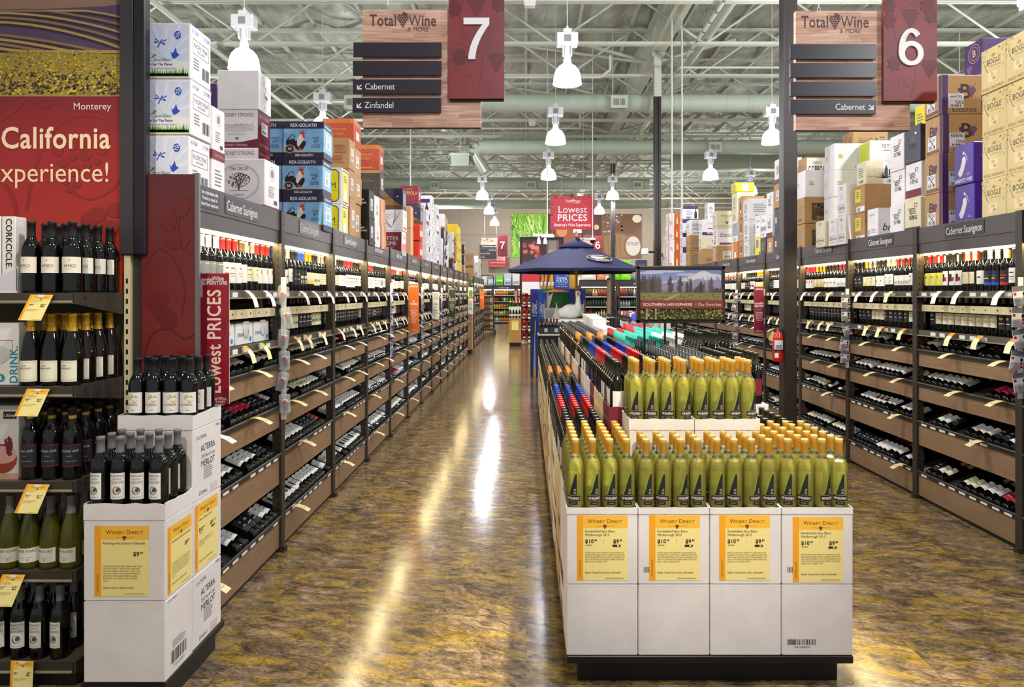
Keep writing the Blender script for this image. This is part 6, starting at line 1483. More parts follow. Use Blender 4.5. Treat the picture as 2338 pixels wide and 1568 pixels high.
carton('small white carton with blue house drawing standing on the yellow-label carton', X(2010, 6.85) + .02, 6.83, zt + .001, X(2040, 6.85), 7.0, zt + .3, W_, D_house, D_house, -1, 'cartons stacked on top of the right racks')
gcab = (W_, None, D_cab_s, 'white carton with black-letter print')
stack(R_, 1990, 1928, 7.07, .18, [418, 491], [gcab] * 2, 'left of the yellow-label cartons')
stack(R_, 1990, 1908, 7.27, .2, [496], [gcab], 'left of its taller twin stack')
stack(R_, 1980, 1881, 7.49, .24, [502], [(C_, None, D_cab_s, 'narrow cream carton')], 'beside the black-letter cartons')
stack(R_, 1969, 1902, 7.78, .25, [327, 388, 449, 509], [(W_, D_plainlab, D_plainlab, 'large plain white carton with tiny label')] * 4, 'in the tall white stack')
stack(R_, 2060, 1984, 7.5, .26, [320, 382, 445, 507], [(W_, D_fetz, D_fetz_s, 'white carton with lime side')] * 4, 'behind the oak drawing carton')
stack(R_, 2025, 1946, 8.1, .28, [297, 357, 417, 477, 530], [(K_, D_spin, D_kraftprint, 'brown carton with green print')] * 5, 'behind the lime-sided cartons')
stack(R_, 1903, 1836, 8.27, .26, [388, 450, 510], [(W_, D_plainlab, D_plainlab, 'white carton with small cream label'), (K_, D_pict, D_gothic, 'brown carton with a dark picture'), (K_, D_pict, D_gothic, 'brown carton with a dark picture')], 'right of the thick column')
stack(R_, 1888, 1838, 8.62, .25, [358, 416, 474, 528], [(K_, D_copp2, D_gothic, 'brown carton with large black lettering')] + [(K_, D_stripe(mat((120, 84, 50)), .4, .5), D_gothic, 'brown carton')] * 3, 'behind the white small-label carton')
stack(R_, 1830, 1783, 9.0, .26, [359, 416, 472, 527], [(W_, None, scribble(9, (.0, .2), WINE), 'white carton with maroon foot'), (K_, None, D_label_s, 'brown carton'), (SLATE, None, D_plainlab, 'dark slate carton with tan square'), (SLATE, None, D_plainlab, 'dark slate carton with tan square')], 'just left of the thick column')
stack(R_, 1810, 1763, 9.34, .24, [437, 489, 540], [(W_, None, scribble(12), 'white carton with scribble'), (W_, None, scribble(13, (0, .2), WINE), 'white carton with red foot'), (K_, None, D_label_s, 'brown carton')], 'second stack left of the thick column')
stack(R_, 1790, 1748, 9.6, .22, [490, 541], [(W_, None, D_stripe(mat((150, 150, 160)), .3, .5), 'glossy white carton'), (SLATE, None, D_gothic, 'dark carton')], 'third stack left of the thick column')
stack(R_, 1780, 1735, 9.84, .22, [490, 541], [(W_, None, lambda fc: (fc.text("Charles", .5, .7, .1, INK, 'C', maxw=.7), fc.rect(.3, .45, .7, .52, RED)), 'white carton with red mark'), (YEL, None, lambda fc: (fc.rect(.2, .5, .7, .9, mat((120, 130, 160))), fc.rect(.8, 0, 1, .3, BLUE)), 'yellow carton')], 'fourth stack left of the thick column')
stack(R_, 1762, 1709, 10.3, .26, [453, 500, 549], [(m3((214, 210, 210)), D_gothic, D_gothic, 'grey-white carton with barcode')] * 3, 'in the grey-white stack')
stack(R_, 1750, 1733, 10.0, .2, [406], [(W_, D_gothic, D_gothic, 'tall white carton')], 'deep behind the charcoal cartons') if False else None
stack(R_, 1745, 1697, 10.58, .26, [447, 498, 549], [(K_, None, lambda fc: (fc.rect(.35, .25, .6, .75, SLATE), fc.rect(.38, .28, .57, .4, WHITE)), 'brown carton with dark side plate')] * 3, 'in the brown plate stack')
stack(R_, 1720, 1683, 10.9, .24, [503, 552], [(W_, None, D_stripe(mat((150, 160, 180)), .3, .9), 'white carton with silver print'), (m3((224, 120, 40)), None, lambda fc: fc.rect(.25, .2, .65, .5, WHITE), 'orange carton with white label')], 'left of the brown plate stack')
stack(R_, 1722, 1681, 11.4, .28, [414, 438, 478, 520, 560], [(YEL, D_ytop, D_gothic, 'yellow carton with framed label')] + [(C_, D_gothic, D_gothic, 'cream carton')] * 4, 'at the top of the distant right racks')
stack(R_, 1682, 1636, 12.04, .28, [481, 521, 561], [(C_, D_fran, D_gothic, 'cream carton with shield'), (W_, D_est, D_est_s, 'white carton with black script'), (K_, D_label_s, D_est_s, 'brown carton')], 'in the script carton stack')
stack(R_, 1640, 1602, 13.06, .27, [501, 537, 568], [(W_, D_duck, D_gothic, 'white carton with purple foot'), (C_, D_decoy, D_gothic, 'cream carton with house drawing'), (K_, D_bm, D_gothic, 'brown carton')], 'left of the script carton stack')
stack(R_, 1630, 1615, 13.5, .26, [463, 500, 536, 568], [(W_, D_gothic, D_gothic, 'white carton')] * 4, 'behind the purple foot carton')
stack(R_, 1605, 1573, 14.0, .26, [502, 537, 572], [(W_, D_gothic, D_gothic, 'white carton'), (K_, D_gothic, D_gothic, 'brown carton'), (K_, D_gothic, D_gothic, 'brown carton')], 'right of the purple-topped cartons')
stack(R_, 1593, 1558, 14.7, .27, [470, 502, 534, 566], [(W_, D_purp, D_gothic, 'white carton with purple top and bottle')] * 4, 'in the purple-topped stack')
stack(R_, 1552, 1525, 15.6, .27, [487, 517, 547, 575], [(W_, D_orbot, D_gothic, 'white and orange carton with bottle')] * 4, 'in the orange bottle stack')
far_stacks(1, 16.0, 18.0)
# ------------------------------------------------------------------ hanging aisle signs
RPAN = mottled('sign_red', (108, 27, 32), (134, 34, 38), 3.0, .45); VINE2 = mat((96, 27, 32), .45); PLNK = mat((44, 40, 47), .35); BROWNL = mat((84, 60, 62), .5)
def aisle_sign(label, Y, wood, red, planks, num, texts, arrows_left, cat='aisle sign', small=False):
    """wood, red: pixel-measured boxes (u0, v0, u1, v1) at distance Y; planks: list of (u0, v0, u1, v1)"""
    t = thing('aisle_sign', label, 'aisle sign', (0, 0, 0))
    def W(r): return X(r[0], Y), Z(r[3], Y), X(r[2], Y), Z(r[1], Y)
    x0, z0, x1, z1 = W(wood)
    b = MB(); b.box(x0, Y, z0, x1, Y + .045, z1, BUTCHER); b.box(x0 + .002, Y + .002, z0 - .004, x1 - .002, Y + .043, z0, DKBR); b.build('wood_board', t)
    b = MB(); fc = Face(b, (x0, Y, z0), UX, UZ, x1 - x0, z1 - z0); px0 = X(planks[0][0], Y); bx = (x1 - x0)
    brand(fc, .29, .862, .095, BROWNL); b.build('wordmark', t)
    b = MB(); rx0, rz0, rx1, rz1 = W(red); b.box(rx0, Y - .05, rz0, rx1, Y - .028, rz1, RPAN); fc = Face(b, (rx0, Y - .05, rz0), UX, UZ, rx1 - rx0, rz1 - rz0)
    if not small:
        fc.sline([(.5, .02), (.58, .2), (.62, .38), (.75, .47), (.95, .5)], .012, VINE2); fc.sline([(.58, .4), (.35, .5), (.2, .65), (.22, .8), (.38, .9), (.6, .93), (.8, .88)], .01, VINE2); fc.line([(.02, .46), (.2, .48), (.45, .42)], .01, VINE2)
        fc.sline([(.5, .12), (.4, .18), (.3, .2), (.28, .14), (.34, .12)], .008, VINE2)
        grapes(fc, .5, .87, .032, VINE2); grapes(fc, .86, .38, .03, VINE2)
        for cx, cy in ((.2, .36), (.1, .78), (.9, .82), (.82, .92), (.1, .92)):
            fc.poly([(min(.99, max(.01, cx + (.15 if q % 2 == 0 else .1) * math.cos(q * math.pi / 7))), min(.99, max(.01, cy + (.085 if q % 2 == 0 else .06) * math.sin(q * math.pi / 7)))) for q in range(14)], VINE2)
    o = b.build('red_panel', t); b = MB(); b.box(rx0 + .01, Y - .028, rz0 - .012, rx1 - .004, Y, rz1 - .02, BLACK); b.build('panel_backing', t)
    b = MB(); cx = (rx0 + rx1) / 2; hh = (rz1 - rz0) * .36; zb = rz0 + (rz1 - rz0) * .335
    if num == '7':
        rt = [(.62, 1), (.62, .86)] + [(.62 - .42 * (1 - (1 - q / 8) ** 1.7), .86 - .86 * (q / 8)) for q in range(1, 9)]
        lf = [(.02, 0)] + [(.02 + .43 * (q / 8) ** 1.35, .84 * (q / 8)) for q in range(1, 9)] + [(0, .84), (0, 1)]
        L1 = [(0, .84), (.45, .84), (.62, .84), (.62, 1), (0, 1)]
        n7 = 10; A = [(.455 - .34 * (1 - (1 - q / n7) ** 1.9), .84 - .84 * q / n7) for q in range(n7 + 1)]; B = [(.62 - .335 * (1 - (1 - q / n7) ** 1.9), .84 - .84 * q / n7) for q in range(n7 + 1)]
        polys = [[(0, .84), (.62, .84), (.62, 1), (0, 1)]] + [[A[q + 1], B[q + 1], B[q], A[q]] for q in range(n7)]; wd = .62
    else:
        n6 = 28; E = lambda a, rx, ry, ox, oy: (ox + rx * math.cos(a), oy + ry * math.sin(a)); polys = []; wd = .66
        for q in range(n6):
            a0, a1 = 2 * math.pi * q / n6, 2 * math.pi * (q + 1) / n6
            polys.append([E(a0, .33, .33, .33, .33), E(a1, .33, .33, .33, .33), E(a1, .18, .205, .335, .325), E(a0, .18, .205, .335, .325)])
        for q in range(16):   # upper arm: from the left flank over the top to the right hook
            a0, a1 = math.pi - (math.pi - .8) * q / 16, math.pi - (math.pi - .8) * (q + 1) / 16
            polys.append([E(a0, .345, .55, .345, .45), E(a1, .33, .55, .335, .45), E(a1, .17, .43, .335, .45), E(a0, .18, .43, .33, .45)])
        polys.append([(0, .45), (.15, .45), (.15, .33), (0, .33)])
    for pi_, pl in enumerate(polys):
        yo = 0 if num == '7' or pi_ < 28 else (.0008 if pi_ < 44 else .0016)
        fr = [(cx + (a - wd / 2) * hh, Y - .066 + yo, zb + c * hh) for a, c in pl]; bk = [(x_, Y - .0505, z_) for x_, y_, z_ in fr]; m_ = len(pl)
        b.add(fr, [tuple(range(m_))], SIGNWHITE); b.add(fr + bk, [(q, m_ + q, m_ + (q + 1) % m_, (q + 1) % m_) for q in range(m_)], mat((206, 200, 204), .4))
    b.build('numeral', t)
    for i, p in enumerate(planks):
        a, c, d, e = W(p); b = MB(); b.cbox(a, Y - .034, c, d, Y - .014, e, PLNK, .002); b.box(a + .012, Y - .014, c + .008, d - .004, Y, e - .008, BLACK)
        fc = Face(b, (a, Y - .034, c), UX, UZ, d - a, e - c); tx = texts[i]
        if tx:
            al = arrows_left[i] if isinstance(arrows_left, (list, tuple)) else arrows_left
            hx = (e - c) / (d - a)
            ax = .075 if al else .945
            sg = -1 if al else 1
            fc.text(tx, .135 if al else .895 - .02, .3, .42, SIGNWHITE, 'L' if al else 'R', sx=.88)
            s_ = .17
            P = lambda px, py: (ax + sg * px * hx, .47 + py)
            fc.poly([P(s_, -s_), P(s_, s_ * .8), P(s_ * .55, s_ * .8), P(s_ * .55, -s_)], SIGNWHITE); fc.poly([P(s_, -s_), P(-s_, -s_), P(-s_, -s_ * .5), P(s_, -s_ * .5)], SIGNWHITE); fc.poly([P(s_ * .9, -s_ * .55), P(s_ * .6, -s_ * .85), P(-s_ * .95, s_ * .75), P(-s_ * .65, s_ * 1.05)], SIGNWHITE)
        b.build('direction_plank', t)
    b = MB()
    for u in (.21, .9): 
        xx = x0 + (x1 - x0) * u; b.tube((xx, Y + .02, z1 + .04), (xx, Y + .02, 7.95), .004, mat((190, 194, 190)), 5); b.ring((xx, Y + .02, z1 + .02), UX, UZ, .016, .02, .006, mat((190, 194, 190), .3, .8), 12)
    b.build('hanging_wire', t)
    return t
aisle_sign('large hanging aisle sign numbered seven with wood board and dark planks', 5.5, (828, 22, 1098, 291), (1026, -32, 1152, 229), [(809, 100, 1009, 133), (808, 142, 1009, 175), (808, 184, 1008, 217), (807, 226, 1008, 259)], '7', [None, None, 'Cabernet', 'Zinfandel'], True)
aisle_sign('large hanging aisle sign numbered six in front of the thick column', 5.5, (1817, 25, 2078, 297), (2010, 0, 2131, 234), [(1801, 104, 1996, 138), (1801, 147, 1996, 180), (1801, 189, 1996, 222), (1801, 230, 1995, 263)], '6', [None, None, None, 'Cabernet'], False)
aisle_sign('small distant aisle sign numbered seven over the back shelves', 27.0, (1098, 543, 1137, 595), (1136, 538, 1159, 583), [(1095, 559, 1133, 566), (1095, 567, 1133, 574), (1095, 575, 1133, 582), (1095, 583, 1133, 590)], '7', ['Food/Nuts/Snacks', 'Cordials', 'Local Wines', 'Soda'], [False, False, True, True], small=True)
aisle_sign('small distant aisle sign numbered six above the blue umbrella', 27.0, (1317, 543, 1356, 595), (1353, 538, 1376, 583), [(1314, 559, 1350, 566), (1314, 567, 1350, 574), (1314, 575, 1350, 582), (1314, 583, 1350, 590)], '6', [None] * 4, False, small=True)
# red square price sign
def lowest(fc):
    fc.rect(0, 0, 1, 1, mat((206, 40, 54), .45)); r = random.Random(3)
    for i in range(90):
        e = r.choice(((r.random(), r.uniform(.01, .08)), (r.random(), r.uniform(.92, .99)), (r.uniform(.01, .05), r.random()), (r.uniform(.95, .99), r.random()))); fc.disc(min(.97, max(.03, e[0])), min(.97, max(.03, e[1])), r.uniform(.01, .03), r.uniform(.01, .03), r.choice((mat((160, 36, 60), .45), mat((130, 44, 70), .45), mat((220, 60, 50), .45))), 7); fc.k = 2 + i % 3
    brand(fc, .48, .81, .075, SIGNWHITE); fc.text('Lowest', .5, .5, .2, SIGNWHITE, 'C', False, .72); fc.text('PRICES', .5, .26, .19, SIGNWHITE, 'C', True, .72); fc.text("America's Wine Superstore", .5, .1, .085, SIGNWHITE, 'C', True, .84)
SY2 = 17.0
t = thing('price_sign', 'red square hanging sign reading lowest prices over the umbrella', 'sign', (0, 0, 0))
b = MB(); x0, x1, z0, z1 = X(1257, SY2), X(1357, SY2), Z(524, SY2), Z(447, SY2); b.box(x0, SY2 + .002, z0, x1, SY2 + .014, z1, MAROON); lowest(Face(b, (x0, SY2, z0), UX, UZ, x1 - x0, z1 - z0)); b.build('sign_board', t)
b = MB()
for u in (.25, .75): b.tube((x0 + (x1 - x0) * u, SY2 + .008, z1), (x0 + (x1 - x0) * u, SY2 + .008, 7.95), .004, mat((200, 204, 200)), 5)
b.build('hanging_wire', t)
# narrow blade signs clipped to the posts
def blade(label, Y, s, z0, z1, fn, w=.147, gap=.003):
    t = MB(); x0 = XLEFT + .013 + gap if s < 0 else XRIGHT - .013 - gap - w; y = Y - .02
    t.box(x0, y, z0, x0 + w, y + .004, z1, WHITE); fn(Face(t, (x0, y, z0), UX, UZ, w, z1 - z0))
    c = x0 if s < 0 else x0 + w
    for zz in (z1 - .12, z0 + .12): t.box(c - .012, y - .002, zz, c + .012, y + .006, zz + .09, mat((214, 212, 216), .2, alpha=.6))
    return tag(t.build('blade_sign'), label, 'sign', 'narrow signs on the rack posts')
def bl_low(fc):
    fc.rect(0, 0, 1, 1, mat((150, 28, 44), .4)); vm = mat((128, 24, 40), .4); grapes(fc, .8, .66, .04, vm); fc.line([(.8, .2), (.7, .4), (.9, .6)], .02, vm)
    fc.text("America's", .05, .945, .022, SIGNWHITE, 'L', True, .4); fc.text('Wine', .42, .945, .034, SIGNWHITE, 'L', True, .4); fc.text('SUPERSTORE', .5, .915, .026, SIGNWHITE, 'C', True, .88)
    fc.b.text('Lowest PRICES', fc.off(.7, .08), UZ, (-1, 0, 0), .066, mat((246, 214, 204), .4), 'L', True, fc.h * .8); fc.text('Total Wine', .62, .03, .024, SIGNWHITE, 'C', True, .56); fc.text('& MORE', .7, .012, .012, SIGNWHITE, 'C', True)
blade('red narrow sign reading lowest prices on the first left rack post', 3.48, -1, 1.19, 1.852, bl_low)
def bl_more(bg, hd, rows, white=SIGNWHITE):
    def f(fc):
        fc.rect(0, 0, 1, 1, bg); fc.text('America\'s Wine', .5, .955, .02, white, 'C', True, .6); fc.text('SUPERSTORE', .5, .93, .02, white, 'C', True, .8)
        for i, h in enumerate(hd): fc.text(h, .5, .62 - .06 * i, .045, white, 'C', True, .84)
        fc.line([(.2, .5), (.8, .5)], .02, white)
        for i, h in enumerate(rows): fc.text(h, .5, .44 - .036 * i, .022, white, 'C', True, .7)
        fc.text('Total Wine', .5, .03, .02, white, 'C', True, .6)
    return f
blade('orange narrow sign reading and more on a left rack post', 9.6, -1, 1.21, 1.885, bl_more(mat((226, 110, 40), .4), ('&', 'MORE'), ('Weekly Wine', 'Tastings', 'Gift Cards', 'In-Stock', 'Bags', 'Wine, Beer', '& Spirits', 'Classes')))
blade('dark green narrow sign on a far left rack post', 14.54, -1, 1.22, 1.88, bl_more(mat((56, 66, 46), .4), ('Great', 'SERVICE'), ('Talk to our', 'friendly team', 'about wine,', 'spirits and', 'beer', 'today')))
blade('maroon narrow sign reading incredible selection on a right rack post', 9.55, 1, 1.2, 1.845, bl_more(mat((130, 28, 60), .4), ('Incredible', 'SELECTION'), ('No one carries', 'more wines,', 'spirits and', 'beer than', 'Total Wine', '& More.')))
blade('white narrow notice on a left rack post past the orange sign', 12.07, -1, 1.3, 1.78, lambda fc: (fc.rect(0, 0, 1, 1, mat((226, 222, 214))), fc.lines(.15, .1, .85, .6, 9, GREY), fc.rect(.1, .7, .9, .95, mat((190, 190, 180)))), .12)
blade('pale notice with a leafy picture at the end of the left racks', 19.48, -1, 1.16, 1.93, lambda fc: (fc.rect(0, 0, 1, 1, WHITE), fc.rect(.0, .62, 1, 1, mat((222, 226, 214))), fc.disc(.5, .78, .42, .12, LEAFG), fc.rect(0, .58, 1, .66, mat((190, 120, 60))), fc.lines(.15, .12, .85, .5, 8, GREY)))

# hanging clip strips of small goods
def clip_strip(label, s, Y, z1, n, kind):
    x = (XLEFT + .03) if s < 0 else (XRIGHT - .03); y = Y - .045
    t = thing('clip_strip', label, 'clip strip', (x, y, 0))
    b = MB(); b.box(-.018, -.001, z1 - .145 * n - .03, .018, .001, z1 + .06, mat((226, 228, 232), .2)); b.build('hanging_strip', t)
    r = random.Random(n + int(Y * 10))
    for i in range(n):
        z = z1 - .145 * i; tl = r.uniform(-.25, .25); b = MB()
        R = Matrix.Translation((.012 if s < 0 else -.02, -.006, z)) @ Matrix.Rotation(tl, 4, 'Y')
        q = MB()
        if kind == 'red':
            q.cbox(-.036, -.03, -.13, .036, 0, 0, mat((226, 230, 236), .1, alpha=.3), .008); q.lathe([(0, 0), (.014, .004), (.018, .02), (.01, .03), (0, .032)], RED, 10, (.004, -.014, -.07)); q.tube((.006, -.014, -.07), (.004, -.012, -.11), .012, mat((120, 120, 124), .25, .8), 8); q.tube((-.01, -.014, -.045), (.02, -.014, -.05), .012, WHITE, 8)
        elif kind == 'grey':
            q.box(-.045, -.003, -.13, .045, 0, 0, mat((232, 232, 236))); q.box(-.045, -.0035, -.035, .045, -.003, 0, mat((110, 112, 122))); q.box(-.04, -.004, -.06, -.022, -.003, -.042, RED); q.box(.012, -.004, -.11, .045, -.003, -.095, RED); q.cbox(-.044, -.04, -.125, .004, -.003, -.075, mat((150, 150, 156), .12, alpha=.55), .006); q.disc((.028, -.0042, -.055), UX, UZ, .009, .014, INK, 10); q.disc((.03, -.0042, -.08), UX, UZ, .009, .01, mat((150, 30, 30)), 10)
        else:
            for k in range(7): q.cbox(-.03 + r.uniform(0, .04), -.02, -.13 + .018 * k, r.uniform(.0, .03), 0, -.118 + .018 * k, mat(r.choice(((56, 40, 130), (40, 40, 90), (200, 200, 220), (70, 50, 150))) if kind == 'blue' else r.choice(((60, 60, 70), (200, 200, 210), (120, 120, 130)))), .003)
        b.merge(q, R); b.build('hanging_pack', t)
clip_strip('clip strip of red corkscrew packs hanging on the second left post', -1, YL0 + PITCH, 1.80, 6, 'red')
clip_strip('clip strip of blue trinkets hanging on a left post', -1, YL0 + 4 * PITCH, 1.82, 6, 'blue')
clip_strip('clip strip of silver trinkets hanging past the orange sign', -1, YL0 + 6 * PITCH, 1.8, 6, 'silver')
clip_strip('clip strip of blue pouches hanging far along the left posts', -1, YL0 + 8 * PITCH, 1.8, 6, 'blue')
clip_strip('clip strip of white bottle stopper cards at the right picture edge', 1, YR0 + PITCH, 1.80, 5, 'grey')
clip_strip('clip strip of white cards hanging right of the thick column', 1, YR0 + 3 * PITCH, 1.74, 5, 'grey')
clip_strip('clip strip of small white cards behind the vineyard sign', 1, YR0 + 6 * PITCH, 1.75, 6, 'grey')

# fire extinguisher on the column's left face
t = thing('fire_extinguisher', 'red fire extinguisher with white label hanging on the thick column', 'fire extinguisher', (2.765, 7.5, 1.0))
b = MB(); b.lathe([(0, 0), (.052, .004), (.056, .02), (.056, .25), (.05, .29), (.03, .315), (.02, .325), (.018, .34)], mat((190, 30, 22), .25, coat=.5), 20); b.box(-.058, -.058, .128, .058, .0, .136, BLACK); b.build('cylinder', t)
b = MB(); b.lathe([(.0566, .14), (.0566, .24)], mat((214, 216, 220)), 8, a0=-1.0, a1=.9); b.lathe([(.0568, .145), (.0568, .19)], mat((120, 140, 180)), 6, a0=-.7, a1=.6); b.lathe([(.0566, .05), (.0566, .1)], WHITE, 4, a0=-.9, a1=-.2); b.build('label', t)
b = MB(); b.tube((0, 0, .34), (0, 0, .37), .016, mat((180, 180, 184), .25, .9), 8); b.box(-.06, -.008, .37, .03, .008, .384, mat((40, 38, 38), .4)); b.box(-.055, -.008, .345, .0, .008, .352, mat((40, 38, 38), .4)); b.path([(.02, 0, .36), (.055, 0, .35), (.068, 0, .3), (.064, 0, .1)], .009, BLACK, 6); b.build('valve_handle', t)
b = MB(); b.poly([(-.06, -.01, .35), (-.11, -.012, .25), (-.06, -.012, .22), (-.03, -.01, .3)], mat((206, 180, 120))); b.build('inspection_tag', t)

# ------------------------------------------------------------------ umbrella
UMX, UMY = X(1316, 12.7), 12.7
t = thing('market_umbrella', 'navy blue market umbrella with a goose emblem over the island end', 'umbrella', (UMX, UMY, 0))
UB = mat((26, 26, 72), .75); R0, zb, za = 1.29, 2.19, 2.74
b = MB(); vs = [(0, 0, za)]; n = 8
for ring in range(1, 5):
    f = ring / 4
    for i in range(n * 4):
        a = 2 * math.pi * (i / (n * 4)) + .2; ph = (i % 4) / 4.0; dip = 1 - .045 * f * math.sin(math.pi * ph) * 1.0
        r = R0 * f * dip; z = za - (za - zb) * (f ** .92) - .035 * math.sin(math.pi * ph) * f * (1 if ring < 4 else .2)
        vs.append((r * math.cos(a), r * math.sin(a), z))
N4 = n * 4; fs = [(0, 1 + i, 1 + (i + 1) % N4) for i in range(N4)]
for ring in range(3): fs += [(1 + ring * N4 + i, 1 + (ring + 1) * N4 + i, 1 + (ring + 1) * N4 + (i + 1) % N4, 1 + ring * N4 + (i + 1) % N4) for i in range(N4)]
b.add(vs, fs, UB); o = len(b.v)
edge = [vs[1 + 3 * N4 + i] for i in range(N4)]; b.add(edge + [(x * .99, y * .99, z - .05) for x, y, z in edge], [(i, (i + 1) % N4, N4 + (i + 1) % N4, N4 + i) for i in range(N4)], UB)
cn = b.build('canopy', t)
b = MB(); b.lathe([(.34, 2.6), (.33, 2.63), (.12, 2.72), (.05, 2.79), (0, 2.8)], UB, 16); b.build('top_vent', t)
b = MB(); b.tube((0, 0, .05), (0, 0, 2.8), .022, mat((160, 116, 36), .4), 12); b.build('pole', t)
b = MB(); b.lathe([(.03, 2.79), (.045, 2.81), (.03, 2.84), (.035, 2.87), (.02, 2.91), (0, 2.92)], mat((196, 110, 60), .35), 12); b.build('finial', t)
b = MB(); b.lathe([(0, .001), (.25, .001), (.25, .05), (.06, .08), (.05, .2), (.0, .2)], BLACK, 16); b.build('base', t)
for i in range(8):
    a = 2 * math.pi * i / 8 + .2; b = MB(); b.tube((.03 * math.cos(a), .03 * math.sin(a), 2.1), (R0 * .5 * math.cos(a), R0 * .5 * math.sin(a), 2.45), .006, mat((110, 80, 34)), 5); b.build('rib', t)
b = MB()   # goose emblem on the facing panel, laid on the canopy slope
a = -1.17; rr_ = R0 * .68; c = Vector((rr_ * math.cos(a), rr_ * math.sin(a), za - (za - zb) * (.68 ** .92) + .012)); ux = Vector((-math.sin(a), math.cos(a), 0)); dn = Vector((math.cos(a) * R0, math.sin(a) * R0, -(za - zb))).normalized(); uy = -dn
c += ux.cross(uy) * .004; EC = mat((232, 226, 216)); EK = mat((24, 24, 60))
b.disc(c, ux, uy, .24, .17, mat((206, 180, 120)), 24); c2 = c + ux.cross(uy) * .002; b.disc(c2, ux, uy, .225, .155, EK, 24); c3 = c + ux.cross(uy) * .004
P = lambda *pts: b.poly([c3 + ux * x + uy * y for x, y in pts], EC)
P((-.17, .04), (-.1, .07), (.02, .05), (.08, .03), (.09, -.02), (.0, -.06), (-.1, -.05), (-.16, -.01)); b.poly([c3 + ux * x + uy * y for x, y in ((.08, .03), (.19, .06), (.17, .02), (.09, -.01))], mat((206, 160, 60)))
b.text('GOOSE', c3 + uy * .09, ux, uy, .05, EC, 'C', True); b.text('ISLAND', c3 - uy * .13, ux, uy, .05, EC, 'C', True)
b.build('goose_emblem', t)
# white goose figure below it
b = MB(); GW = mat((206, 204, 202), .6)
gx, gy, gz = X(1303, 12.0), 12.0, 1.335
segs = [((-.2, 0, .04), .03), ((-.14, 0, .08), .09), ((-.04, 0, .1), .13), ((.06, 0, .1), .12), ((.12, -.01, .16), .075), ((.13, -.02, .26), .042), ((.125, -.03, .36), .036), ((.125, -.045, .42), .046), ((.125, -.08, .425), .038)]
for (p, r), (q, r2) in zip(segs, segs[1:]): b.tube([p[i] for i in range(3)], q, r, GW, 14, r2)
for p, r in segs: b.lathe([(0.001, -r), (r * .7, -r * .7), (r, 0), (r * .7, r * .7), (.001, r)], GW, 12, p)
GS = [Vector((gx, gy, gz))]
o = b.build('goose_figure', None, (gx, gy, gz)); tag(o, 'white goose figure with orange beak under the navy umbrella', 'goose figure')
b = MB(); b.tube((.125, -.09, .425), (.115, -.17, .385), .028, mat((206, 110, 60)), 8, .012); b.build('beak', o)
b = MB(); b.lathe([(0, 0), (.14, 0), (.13, -.03), (.0, -.03)][::-1], GREY, 12); 
b = MB(); b.box(.42, 11.2, .001, 1.35, 12.4, 1.28, m3((90, 74, 60))); b.box(.4, 11.18, 1.28, 1.37, 12.42, 1.302, mat((206, 206, 206))); tag(b.build('display_counter'), 'pale topped counter under the goose figure behind the island', 'counter')
b = MB(); b.add([(0, 0, 0), (.12, 0, 0), (.1, 0, .12), (.075, 0, .24), (.055, 0, .31), (.05, 0, .2), (.0, 0, .06)], [(0, 1, 2, 3, 4, 5, 6)], mat((150, 140, 130))); b.add([(0, .015, 0), (.12, .015, 0), (.1, .015, .12), (.075, .015, .24), (.055, .015, .31), (.05, .015, .2), (.0, .015, .06)], [(6, 5, 4, 3, 2, 1, 0)], mat((150, 140, 130)))
b.add([(0, 0, 0), (.12, 0, 0), (.12, .015, 0), (0, .015, 0)], [(0, 1, 2, 3)], GREY)
tag(b.build('cardboard_fin', None, (X(1262, 11.5), 11.5, 1.303)), 'grey cardboard fin standing left of the goose figure', 'display')

# ------------------------------------------------------------------ blue beer display
CY_ = 13.9
t = thing('beer_display', 'blue cardboard beer display with white lettering and photo header behind the umbrella', 'display', (0, 0, 0))
BD = mat((36, 58, 150), .5); BD2 = mat((44, 92, 200), .5); YG = mat((196, 214, 80))
def mayo(fc, y, h, sc=1.0):
    fc.text('Corona', .5, y + h * 1.05, h * .7, SIGNWHITE, 'C', True, .6 * sc); fc.text('MAYO', .52, y, h, SIGNWHITE, 'C', True, .7 * sc); fc.ring(.84, y + h * 1.75, .1, h * .45, .04, GOLDP); fc.rect(.25, y - h * .4, .8, y - h * .25, mat((170, 180, 220)))
def panel(u0, u1, v0, v1, m, fn=None, dy=0.0, th=.03):
    b = MB(); a, c = X(u0, CY_ + dy), X(u1, CY_ + dy); z0, z1 = (.002 if v1 > 800 else Z(v1, CY_ + dy)), Z(v0, CY_ + dy); b.box(a, CY_ + dy, z0, c, CY_ + dy + th, z1, m)
    if fn: fn(Face(b, (a, CY_ + dy, z0), UX, UZ, c - a, z1 - z0))
    return b
def col_face(fc): mayo(fc, .72, .07); fc.poly([(.5, .44), (.58, .62), (.72, .66), (.7, .56), (.58, .44)], YG); fc.poly([(.4, .1), (.66, .1), (.6, .45), (.5, .47)], mat((180, 200, 220))); fc.rect(.36, .0, .7, .1, mat((206, 190, 90)))
panel(1211, 1229, 660, 846, BD, col_face, .4).build('side_column', t); panel(1229, 1248, 660, 846, BD2, col_face, .4).build('side_column', t)
panel(1299, 1318, 660, 846, BD, col_face, .4).build('side_column', t); panel(1318, 1337, 660, 846, BD, col_face, .4).build('side_column', t)
panel(1239, 1301, 659, 668, BD2, lambda fc: (fc.poly([(0, .1), (0, 1), (.3, 1)], mat((30, 150, 70))), fc.poly([(0, .1), (.4, .9), (1, .3)], mat((240, 190, 40))), fc.poly([(.3, 1), (.6, .6), (1, 1)], mat((226, 90, 40)))), .38).build('header_strip', t)
